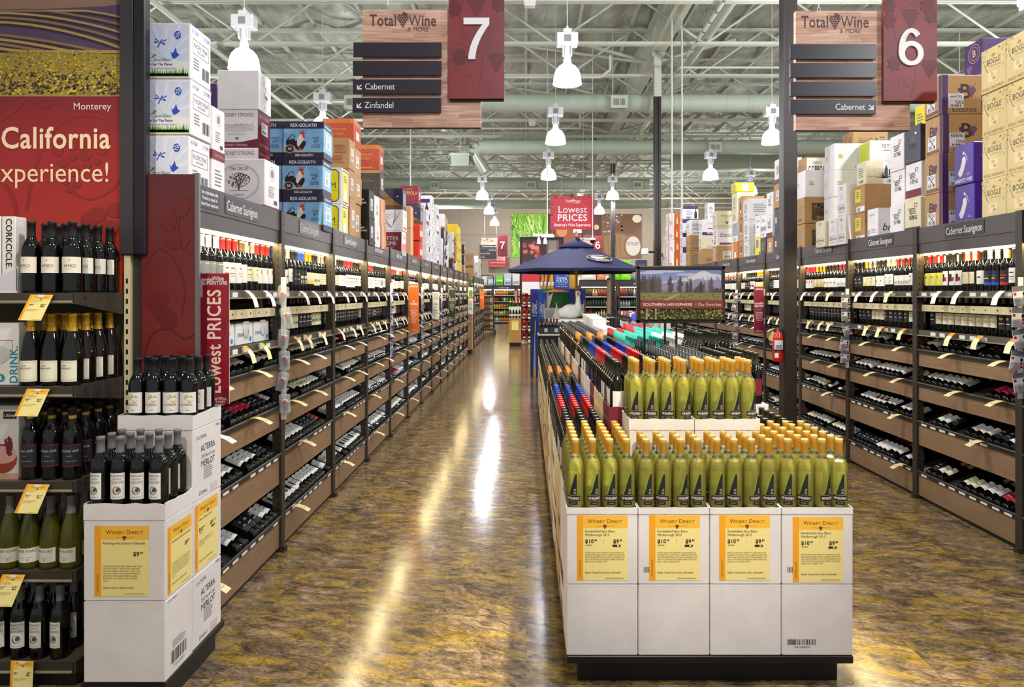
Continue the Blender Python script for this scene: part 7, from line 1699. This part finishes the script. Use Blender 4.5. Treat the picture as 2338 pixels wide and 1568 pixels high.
panel(1247, 1301, 668, 846, mat((30, 96, 50)), lambda fc: (fc.rect(0, .78, .1, 1, WHITE), fc.poly([(.05, .95), (.3, 1), (.1, .8)], WHITE), fc.disc(.45, .88, .22, .075, mat((40, 112, 62)), 16), fc.text('Summer', .45, .875, .025, mat((90, 150, 100)), 'C', maxw=.3), fc.rect(0, 0, 1, .7, mat((150, 160, 180)))), .42).build('back_board', t)
def bottles_pic(fc):
    fc.rect(0, 0, 1, 1, mat((96, 60, 30))); r = random.Random(2)
    for x, tl in ((.1, .08), (.34, .06), (.62, .1), (.86, -.05)):
        fc.poly([(x - .1, 0), (x + .08, 0), (x + .1 + tl, .55), (x + .07 + tl, .95), (x + .02 + tl, .95), (x - .06 + tl, .55)], r.choice((mat((216, 150, 40)), mat((226, 176, 50))))); fc.poly([(x - .07, .2), (x + .09, .22), (x + .1, .44), (x - .05, .42)], WHITE); fc.poly([(x - .12, .04), (x + .1, .0), (x + .1, .12), (x - .08, .18)], mat((216, 150, 120)))
    fc.disc(.12, .85, .06, .05, mat((40, 150, 190)), 8); fc.disc(.3, .3, .05, .06, mat((40, 150, 190)), 8)
panel(1232, 1266, 623, 659, BD, bottles_pic, .46).build('photo_header', t)
panel(1266, 1299, 624, 659, BD2, lambda fc: (mayo(fc, .36, .26, 1.15), fc.text('Summer Starts Here', .5, .1, .1, SIGNWHITE, 'C', True, .8, slant=.2)), .44).build('name_header', t)
panel(1299, 1313, 622, 659, mat((226, 150, 50)), lambda fc: (fc.poly([(.1, 0), (.9, 0), (.8, .9), (.5, 1), (.2, .6)], mat((216, 170, 60))),), .46).build('photo_header', t)
for i in range(2):
    b = MB(); a, c = X(1242 + i * 30, 13.6), X(1271 + i * 30, 13.6); b.cbox(a, 13.55, 1.12, c, 13.8, 1.46, mat((200, 206, 216)), .01); fc = Face(b, (a, 13.55, 1.12), UX, UZ, c - a, .34); fc.lines(.15, .3, .85, .8, 4, mat((150, 170, 200))); tag(b.build('beer_case'), 'pale beer case in front of the green display board, %s' % ('left' if i == 0 else 'right'), 'case', 'beer cases by the display'); 
b = MB(); b.box(X(1240, 13.6), 13.54, .001, X(1305, 13.6), 13.9, 1.118, m3((150, 150, 170))); tag(b.build('display_pallet'), 'grey stacked cases under the pale beer cases', 'pallet')
b = MB(); a, c = X(1297, 13.4), X(1332, 13.4); b.cbox(a, 13.2, 1.302, c, 13.42, 1.46, mat((120, 206, 50)), .01); fc = Face(b, (a, 13.2, 1.302), UX, UZ, c - a, .158); fc.rect(.05, .3, .3, .8, BD); fc.rect(.78, .2, .93, .8, WHITE); tag(b.build('beer_case'), 'lime green beer case right of the goose figure', 'case')
b = MB(); b.box(X(1290, 13.2), 13.18, .001, X(1345, 13.2), 13.5, 1.3, BLACK); tag(b.build('register_stand'), 'dark stand under the lime green beer case', 'stand')

# ------------------------------------------------------------------ end displays and back shelves far away
STB = [mat(c, .25) for c in ((206, 60, 40), (236, 190, 40), (90, 150, 60), (240, 236, 226), (60, 80, 160), (226, 120, 40), (40, 40, 44), (150, 60, 90), (120, 170, 190))]
GOLDC = mat((206, 170, 80), .35, .3)
def champ():
    b = MB(); b.lathe([(0, 0), (.042, .004), (.044, .02), (.044, .15), (.034, .2), (.018, .25), (.016, .3)], mat((20, 28, 18), .08), 10); b.lathe([(.02, .235), (.018, .31), (0, .312)], GOLDC, 10); b.lathe([(.0445, .06), (.0445, .12)], mat((226, 206, 160)), 5, a0=-1.1, a1=1.1); return b
CHM = champ(); CHMESH = CHM.mesh('champagne_bottle')
EX0, EX1, EYY = -.16, 1.28, 23.9
t = thing('end_display_rack', 'distant end display rack of champagne under a dark bokeh picture', 'rack', (0, 0, 0))
b = MB(); b.box(EX0, EYY + .4, .05, EX1, EYY + .46, 3.72, mat((190, 44, 52), .5)); b.build('red_backboard', t)
b = MB(); b.box(EX0 - .06, EYY + .36, .0, EX0, EYY + .47, 3.76, BLACK); b.box(EX1, EYY + .36, 0, EX1 + .06, EYY + .47, 3.76, BLACK); b.box(EX0, EYY + .36, 3.7, EX1, EYY + .47, 3.76, BLACK); b.build('dark_frame', t)
def bokeh(fc):
    fc.rect(0, 0, 1, 1, mat((66, 44, 50))); r = random.Random(7)
    for i in range(16): fc.disc(r.uniform(.05, .6), r.uniform(.08, .92), .05, .07, r.choice((mat((206, 100, 80)), mat((150, 66, 66)), mat((110, 60, 64)))), 12)
    fc.disc(.28, .72, .06, .09, mat((226, 130, 110)), 14); fc.disc(.38, .68, .06, .09, mat((216, 124, 110)), 14); fc.rect(.62, .0, .92, .95, mat((120, 104, 92))); fc.rect(.66, .1, .88, .62, mat((190, 160, 130))); fc.rect(.68, .62, .86, .93, mat((150, 134, 122)))
b = MB(); b.box(EX0, EYY + .39, 2.66, EX1, EYY + .4, 3.7, BLACK); bokeh(Face(b, (EX0, EYY + .388, 2.66), UX, UZ, EX1 - EX0, 1.04)); b.build('bokeh_picture', t)
for k, z in enumerate((.12, .5, .92, 1.34, 1.76)):
    b = MB(); b.box(EX0, EYY, z - .03, EX1, EYY + .4, z, SHELFMETAL)
    for i in range(7): b.box(EX0 + .02 + i * .22, EYY - .004, z - (.06 if i % 2 else .045), EX0 + .13 + i * .22, EYY, z + .02, CARD if i % 2 else mat((206, 120, 150)))
    b.build('shelf', t)
    if k < 4:
        for i in range(8): o = obj('champagne_bottle', CHMESH); o.location = (EX0 + .1 + i * .17, EYY + .1, z + .001); tag(o, 'champagne bottle on the distant end rack, shelf %s, %s from left' % (ORD[k], ORD[i]), 'bottle', 'champagne bottles on the distant end rack')
b = MB(); b.box(EX0 + .02, EYY + .05, 1.763, EX0 + .7, EYY + .2, 2.16, WHITE); b.lathe([(.001, 0), (.02, .02), (0, .05)], CREAM, 6, (EX0 + .2, EYY + .05, 1.9)); tag(b.build('gift_box_row_stand'), 'bright white gift boxes on top of the distant champagne rack', 'box')
# champagne case stack in the aisle
XA, XB = -.575, -.16; YC = 22.6
bmt = mottled('kraft_far', (176, 128, 66), (190, 142, 78), 4, .7)
b = MB(); b.box(XA + .03, YC + .02, .001, XB - .02, YC + .3, .12, BLACK); tag(b.build('plinth'), 'low black base under the brown champagne cases', 'base')
b = MB(); b.cbox(XA, YC, .122, XB, YC + .32, .5, bmt, .006); tag(b.build('wine_carton'), 'lower brown champagne case in the aisle far ahead', 'carton')
b = MB(); b.cbox(XA, YC, .502, XB, YC + .32, .93, bmt, .006); b.rect((XA + .08, YC - .001, .54), UX, UZ, 0, 0, .25, .32, CARD); b.rect((XA + .08, YC - .0012, .54), UX, UZ, 0, 0, .03, .32, ORANGE); b.rect((XA + .08, YC - .0012, .54), UX, UZ, .03, .27, .25, .32, AMBER); tag(b.build('wine_carton'), 'upper brown champagne case with a yellow card in the aisle', 'carton')
b = MB(); b.box(XA, YC - .0, .932, XB, YC + .01, 1.3, WHITE); b.box(XA, YC, .932, XA + .01, YC + .32, 1.25, WHITE); b.box(XB - .01, YC, .932, XB, YC + .32, 1.25, WHITE)
for i in range(4): b.merge(CHM, Matrix.Translation((XA + .06 + i * .1, YC - .012, .94)) @ Matrix.Diagonal((.9, .1, 1.1, 1)))
tag(b.build('printed_tray'), 'white printed tray with gold necks on the champagne cases', 'tray')
for i in range(4): o = obj('champagne_bottle', CHMESH); o.location = (XA + .06 + i * .098, YC + .1, 1.2); tag(o, 'silver-necked bottle in the white printed tray, %s from left' % ORD[i], 'bottle', 'bottles in the white printed tray')
b = MB(); b.box(XA + .015, YC + .02, .932, XB - .015, YC + .3, 1.199, m3((200, 190, 180))); tag(b.build('tray_insert'), 'pale insert box inside the white printed tray', 'box')
# brown case stack at the end of the left racks
for i in range(3):
    z = .13 + i * .43; carton('brown case at the far end of the left racks, %s from the floor' % ORD[i], -1.82, 19.72, z + .001, -1.56, 20.1, z + .43, K_, lambda fc: (fc.rect(.1, .7, .5, .8, mat((120, 84, 50))), fc.rect(.6, .7, .85, .8, mat((120, 84, 50)))), None, 1, 'brown cases by the left racks')
b = MB(); b.box(-1.8, 19.74, .001, -1.58, 20.08, .13, BLACK); tag(b.build('plinth'), 'low black base under the brown cases ending the left racks', 'base')
# second run of racks further back on the left
sb = MB()
for i in range(4):
    o = bay(-1, 21.9 + i * PITCH, 'distant wine rack bay past the cross aisle, %s of the rear left row' % ORD[i], sign=False, last=(i == 3))
    for zs in (SH1, SH2):
        for k in range(14): sb.merge(LOW[(i * 3 + k // 3) % len(LOW)], T(XLEFT - .07, 21.9 + i * PITCH + .074 + k * PITCH_B, zs + .001, math.pi / 2))
    for zl, zb_ in TRAYS:
        for k in range(14): sb.merge(LOW[(i + k // 2) % len(LOW)], lying_M(-1, 21.9 + i * PITCH + .074 + k * PITCH_B, zl))
tag(sb.build('rear_row_bottles'), 'bottles crowding the rear left rack row past the cross aisle', 'bottles', kind='stuff')
Y = 22.0; k = 0
while Y < 26.4:
    d = rg.uniform(.25, .35); h = rg.uniform(.5, .85); t0 = rg.choice(FAR); w = .34
    carton('%s pile on the rear left racks, %s along' % (t0[3].replace(' carton', ' case'), ORD[k] if k < 20 else 'further ' + ORD[k - 20]), -2.04, Y, TOPZ + .0012, -1.7, Y + d, TOPZ + h, t0[0], t0[1], t0[2], 1, 'cases on the rear left racks', name='carton')
    Y += d + .02; k += 1
blade('orange narrow sign on the rear left rack row', 24.4, -1, 1.2, 1.86, lambda fc: (fc.rect(0, 0, 1, 1, mat((226, 110, 40), .4)), fc.text('& MORE', .5, .6, .06, SIGNWHITE, 'C', True, .8)))
# back wall shelving
STB2 = [mat(c, .25) for c in ((60, 50, 40), (140, 104, 66), (176, 178, 170), (56, 76, 54), (38, 38, 46), (150, 52, 46), (196, 180, 140), (44, 52, 90))]
def back_unit(x0, x1, label, y=40.0, seed=1, sign=None):
    t = thing('back_shelf_unit', label, 'shelf unit', (0, 0, 0)); r = random.Random(seed)
    b = MB(); b.box(x0, y + .5, .02, x1, y + .55, 2.2, mat((60, 52, 40))); b.build('back_panel', t)
    b = MB(); b.box(x0, y, 1.98, x1, y + .05, 2.2, mat((58, 52, 52))); b.box(x0, y, 2.2, x1, y + .55, 2.23, BLACK)
    if sign: b.rect((x0 + .3, y - .002, 2.03), UX, UZ, 0, 0, x1 - x0 - .6, .13, PLATE); b.text(sign, ((x0 + x1) / 2, y - .004, 2.06), UX, UZ, .07, SIGNWHITE, 'C', maxw=x1 - x0 - .7)
    b.build('header_panel', t)
    b = MB(); b.box(x0 + .05, y + .06, 1.965, x1 - .05, y + .08, 1.98, STRIP); b.build('light_strip', t)
    for z in (.12, .52, .92, 1.3, 1.66):
        b = MB(); b.box(x0, y, z - .05, x1, y + .5, z, BLACK); b.box(x0, y - .003, z - .045, x1, y, z - .01, mat((200, 196, 190))); b.build('shelf', t)
    for x in (x0, x1 - .05): b = MB(); b.box(x, y - .01, 0.001, x + .05, y + .05, 2.2, POST); b.build('upright_post', t)
    m = MB()
    for z in (.12, .52, .92, 1.3, 1.66):
        pal = STB if y > 30 else STB2; x = x0 + .1; c = r.choice(pal)
        while x < x1 - .1:
            if r.random() < .3: c = r.choice(pal)
            hh = r.uniform(.2, .29); m.lathe([(.0, 0), (.04, 0), (.04, hh * .6), (.016, hh * .8), (.016, hh), (0, hh)], c, 6, (x, y + .08, z + .001)); x += .095
    return t, m
bs = MB()
for i, (x0, sg) in enumerate(((-3.3, None), (-1.95, 'Pre-Mixed Cocktails'), (-.6, None), (.75, None), (2.1, None), (3.45, 'Tequila'), (4.8, None), (6.15, None), (7.5, None))):
    t, m = back_unit(x0, x0 + 1.32, 'dark back wall shelf unit full of bottles, %s from left' % ORD[i], seed=20 + i, sign=sg); bs.merge(m, Matrix.Identity(4))
tag(bs.build('back_wall_bottles'), 'colourful small bottles lined up on the back wall shelf units', 'bottles', kind='stuff')
rb = random.Random(31)
for i in range(22):
    x = -3.2 + i * .48
    c = rb.choice(((120, 206, 30), (226, 222, 220), (60, 64, 96), (236, 226, 90), (206, 120, 130), (190, 200, 220), (230, 226, 222)))
    if 10 <= i <= 12: c = (120, 220, 20)
    b = MB(); h = rb.uniform(.35, .8); b.cbox(x, 40.05, 2.232, x + .42, 40.45, 2.232 + h, mat(c), .01); fc = Face(b, (x, 40.05, 2.232), UX, UZ, .42, h); fc.rect(.1, .45, .9, .55, mat((226, 226, 226))); fc.rect(.1, .1, .9, .3, mat(tuple(max(0, q - 60) for q in c)))
    tag(b.build('beer_case'), 'coloured case pile on top of the back wall shelves, %s from left' % (ORD[i] if i < 20 else 'further ' + ORD[i - 20]), 'case', 'cases above the back wall shelves')
# mid-distance spirits shelves right of the display (seen under the umbrella)
ms = MB()
for i, x0 in enumerate((1.9, 3.25, 4.6)):
    t, m = back_unit(x0, x0 + 1.3, 'spirits shelf unit seen under the umbrella, %s from left' % ORD[i], 24.0, 60 + i, 'Vodka' if i == 1 else None); ms.merge(m, Matrix.Identity(4))
tag(ms.build('spirits_shelf_bottles'), 'mixed spirits bottles on the shelf units under the umbrella', 'bottles', kind='stuff')
for i, (x0, w, h, c) in enumerate(((1.95, .5, .62, (236, 214, 196)), (2.5, .3, .6, (226, 130, 90)), (2.95, .36, .68, (120, 220, 20)), (3.32, .36, .68, (130, 226, 30)), (3.9, .36, .7, (50, 52, 84)), (4.3, .3, .34, (232, 176, 40)), (4.62, .36, .66, (222, 224, 228)), (5.0, .36, .6, (226, 206, 206)))):
    b = MB(); b.cbox(x0, 24.02, 2.232, x0 + w, 24.4, 2.232 + h, mat(c), .008); fc = Face(b, (x0, 24.02, 2.232), UX, UZ, w, h); fc.rect(0, .49, 1, .505, mat(tuple(int(q * .6) for q in c))); fc.rect(.2, .62, .8, .8, mat(tuple(min(255, q + 30) for q in c))); fc.rect(.2, .16, .8, .34, mat(tuple(min(255, q + 30) for q in c)))
    tag(b.build('spirits_case'), '%s case pile on the spirits shelves under the umbrella' % ('cream', 'salmon', 'first lime green', 'second lime green', 'navy', 'amber', 'white', 'pale pink')[i], 'case', 'case piles on the spirits shelves')
# small framed picture and water bottles among the mid displays
b = MB(); xx = X(1393, 11.6); b.box(xx, 11.5, 1.36, xx + .02, 12.1, 2.02, mat((50, 46, 44))); b.rect((xx - .001, 12.06, 1.4), (0, -1, 0), UZ, 0, 0, .52, .58, mat((170, 140, 110))); b.box(xx - .08, 11.49, 1.34, xx + .06, 11.52, 1.36, mat((150, 150, 150))); b.tube((xx, 11.6, 1.0), (xx, 11.6, 1.36), .012, BLACK, 6); tag(b.build('framed_picture_stand'), 'narrow framed picture on a stand seen edge-on under the umbrella', 'picture stand')
b = MB(); b.box(1.47, 9.3, .001, 2.15, 11.4, 1.14, m3((150, 130, 100))); b.box(1.46, 9.28, 1.14, 2.17, 11.42, 1.17, mat((70, 70, 74))); tag(b.build('display_table'), 'dark topped display table right of the white gift cartons', 'table')
wb = MB(); wb.lathe([(0, 0), (.04, 0), (.042, .02), (.042, .16), (.03, .2), (.018, .22)], mat((206, 222, 232), .08, trans=.6), 12); wb.lathe([(.034, .2), (.034, .29), (0, .29)], mat((30, 60, 200), .35), 12); wb.lathe([(.0425, .06), (.0425, .12)], mat((60, 90, 200)), 6, a0=-1.2, a1=1.2); wbm = wb.mesh('vodka_bottle')
for i in range(9):
    o = obj('vodka_bottle', wbm); o.location = (1.52 + (i % 3) * .1, 9.4 + (i // 3) * .12, 1.171); tag(o, 'clear bottle with tall blue cap on the dark topped table, row %s, %s from left' % (ORD[i // 3], ORD[i % 3]), 'bottle', 'blue-capped bottles on the dark table')
mb_ = MB()
for i in range(7):
    for j in range(8): mb_.merge(LOW[(i * 3 + j) % len(LOW)], T(1.52 + i * .09, 9.9 + j * .18, 1.171, 0))
tag(mb_.build('table_bottles'), 'mixed bottles packed on the dark topped display table', 'bottles', kind='stuff')
# rolling stock ladder in the aisle
LYY = 29.6
t = thing('stock_ladder', 'dark grey rolling stock ladder standing in the aisle far ahead', 'ladder', (X(1112, LYY), LYY, 0))
LG = mat((64, 64, 70), .4, .3)
b = MB()
for s in (-.28, .28): b.path([(s, 0, .15), (s, 0, 2.45), (s * .8, 0, 2.55)], .022, LG, 8); b.path([(s, .0, 1.0), (s, .9, .15)], .018, LG, 6)
b.tube((-.23, 0, 2.55), (.23, 0, 2.55), .022, LG, 8); b.build('side_rail', t)
for i in range(6): b = MB(); b.box(-.28, -.02 - .0 * i, .36 + i * .25, .28, .16, .385 + i * .25, LG); b.build('step', t)
b = MB(); b.box(-.36, -.12, .15, .36, .95, .19, LG); b.build('base_frame', t)
for sx in (-.32, .32):
    for sy in (-.08, .9): b = MB(); b.tube((sx - .02, sy, .07), (sx + .02, sy, .07), .07, BLACK, 14); b.build('caster', t)
for i in range(4): carton('brown case stacked on the rolling ladder base, %s from below' % ORD[i], X(1112, LYY) - .24, LYY + .2, .192 + i * .36, X(1112, LYY) + .24, LYY + .6, .19 + (i + 1) * .36, K_, lambda fc: fc.rect(.75, .1, 1, .9, CREAM), None, 1, 'brown cases on the ladder')
# wall pictures
def picture(label, u0, u1, v0, v1, fn, y=YB - .05):
    b = MB(); x0, x1, z0, z1 = X(u0, y), X(u1, y), Z(v1, y), Z(v0, y); b.box(x0, y, z0, x1, y + .04, z1, DKBR); fn(Face(b, (x0, y, z0), UX, UZ, x1 - x0, z1 - z0)); tag(b.build('wall_picture'), label, 'picture')
def wheat(fc):
    fc.rect(0, 0, 1, 1, mat((140, 196, 60))); r = random.Random(4)
    for i in range(90):
        x, y = r.uniform(0, .96), r.uniform(0, .7); x2 = min(.99, max(.01, x + r.uniform(-.25, .1))); fc.line([(x, y), ((x + x2) / 2 + .02, y + .15), (x2, min(.99, y + .32))], r.uniform(.006, .03), r.choice((mat((86, 146, 30)), mat((160, 206, 80)), mat((206, 232, 130)), mat((226, 240, 180)), mat((60, 120, 30))))); fc.k = 2 + i % 9
    for x0, y0 in ((.3, .3), (.5, .5), (.75, .25), (.1, .1)):
        for q in range(9): fc.disc(x0 + .03 * (q % 2) - .01 * q, y0 + .035 * q, .02, .03, mat((190, 216, 110)), 7)
picture('bright green wheat picture high on the back wall', 1168, 1250, 488, 588, wheat)
def still(fc):
    fc.rect(0, 0, 1, 1, mat((96, 56, 44))); fc.disc(.3, .55, .24, .3, mat((150, 78, 50)), 20); fc.disc(.26, .62, .1, .14, mat((206, 140, 90)), 14); fc.rect(.26, .8, .36, 1, mat((140, 70, 46))); fc.disc(.75, .3, .2, .24, mat((120, 96, 90)), 18); fc.disc(.72, .36, .08, .1, mat((190, 180, 176)), 12)
    for x in (.1, .5, .62, .9): fc.rect(x, .02, x + .03, .7, mat((70, 44, 40)))
    for x, y in ((.15, .8), (.55, .78), (.9, .7)): fc.disc(x, y, .05, .06, mat((214, 190, 130)), 10)
picture('brown distillery picture with copper stills on the back wall', 1251, 1374, 488, 590, still)
def barrels(fc):
    fc.rect(0, 0, 1, 1, mat((120, 86, 56))); r = random.Random(3)
    for i in range(40): fc.disc(r.uniform(.02, .5), r.uniform(.6, .98), .03, .02, r.choice((mat((150, 130, 150)), mat((200, 190, 200)), mat((96, 70, 60)))), 7); fc.k = 2 + i % 5
    fc.poly([(.25, .62), (.6, 1), (1, 1), (1, .7), (.7, .55)], mat((110, 74, 48))); fc.disc(.88, .9, .12, .09, mat((226, 210, 180)), 16); fc.poly([(.05, .05), (.0, .5), (.3, .58), (.7, .5), (.7, .02), (.3, .0)], mat((150, 112, 72)))
    for i in range(5): fc.line([(.05 + i * .1, .06), (.03 + i * .1, .52)], .012, mat((110, 78, 50)))
    fc.disc(.76, .28, .22, .25, mat((126, 92, 60)), 22); fc.disc(.78, .28, .19, .22, mat((214, 200, 190)), 22); fc.text('DISTILLERY', .78, .3, .07, mat((110, 80, 70)), 'C', True, .32)
picture('whisky barrel picture with round lettered barrel end on the back wall', 1376, 1465, 489, 590, barrels)
def sst(fc): fc.rect(0, 0, 1, 1, mat((176, 36, 44))); fc.text('SUPERSTORE', .5, .5, .28, SIGNWHITE, 'C', True, .85); fc.text('THOUSANDS OF WINES, SPIRITS & BEERS', .5, .3, .1, SIGNWHITE, 'C', maxw=.85); fc.rect(.04, .06, .96, .09, mat((220, 120, 120))); fc.rect(.06, .14, .94, .17, mat((220, 120, 120)))
picture('red superstore banner on the back wall under the distant seven sign', 1116, 1157, 580, 610, sst, 40.2)
def lowr(fc): fc.rect(0, 0, 1, 1, mat((150, 28, 44))); fc.b.text('Lowest PRICES', fc.off(.75, .1), UZ, (-1, 0, 0), .14, SIGNWHITE, 'L', True, fc.h * .8)
b = MB(); lowr(Face(b, (X(1174, 36), 36, Z(694, 36)), UX, UZ, X(1183, 36) - X(1174, 36), Z(660, 36) - Z(694, 36))); xx = X(1174, 36); b.box(xx, 36.003, Z(694, 36), X(1183, 36), 36.02, Z(660, 36), MAROON); b.tube((xx + .1, 36.012, 0.01), (xx + .1, 36.012, Z(694, 36)), .012, BLACK, 6); tag(b.build('blade_sign'), 'distant red upright sign in front of the back shelves', 'sign')
# track lighting heads above the end display
t = thing('track_light', 'white track with two small lit spotlights hung above the umbrella', 'track light', (X(1236, 16), 16, Z(537, 16)))
b = MB(); b.box(-.2, -.02, -.01, .28, .02, .03, SIGNWHITE); b.box(.0, -.04, -.05, .3, .04, .01, mat((206, 206, 210))); b.tube((.14, 0, .03), (.14, 0, 4.6), .012, mat((214, 218, 214)), 6); b.tube((-.2, 0, .012), (-3.2, 0, .012), .005, GREY, 6); b.build('track_bar', t)
for x in (-.06, .09):
    b = MB(); b.lathe([(.045, -.2), (.05, -.19), (.04, -.12), (.025, -.06), (.015, -.05), (.015, 0)], SIGNWHITE, 12, (x, 0, 0)); b.disc((x, 0, -.195), UX, UY, .042, .042, mat((255, 236, 200), emit=20, name='spot_bulb'), 12); b.build('spot_head', t)
# dome camera
b = MB(); cx, cz = X(1353, 16.9), Z(548, 16.9); b.lathe([(0, -.09), (.05, -.07), (.07, -.02), (.07, 0)], mat((40, 40, 44), .1), 14, (cx, 16.9, cz)); b.lathe([(.075, 0), (.075, .04), (.03, .06), (.012, .07)], SIGNWHITE, 14, (cx, 16.9, cz)); b.tube((cx, 16.9, cz + .06), (cx, 16.9, 7.95), .012, SIGNWHITE, 6); tag(b.build('dome_camera'), 'white dome security camera hanging above the umbrella', 'camera')
# vertical hanger rods that cross the view
for i, (u, y, l) in enumerate(((938, 17.5, 'thin pale rod hanging left of the red maroon carton'), (1534, 13.2, 'thin pale rod right of the second brown column'), (1557, 13.2, 'second thin pale rod right of the second brown column'))):
    b = MB(); b.tube((X(u, y), y, 2.6 if i == 0 else 3.2), (X(u, y), y, 7.95), .018 if i else .02, PALEGREEN, 6); tag(b.build('hanger_rod'), l, 'rod')
# white speaker horn on the second column
b = MB(); xx = 2.908 - .28; b.cbox(xx - .09, 14.95, Z(582, 15), xx + .06, 15.1, Z(567, 15), SIGNWHITE, .02); b.tube((xx + .06, 15.03, Z(575, 15)), (2.83, 15.08, Z(575, 15)), .02, BLACK, 6); tag(b.build('wall_speaker'), 'small white speaker bracketed on the second brown column', 'speaker')
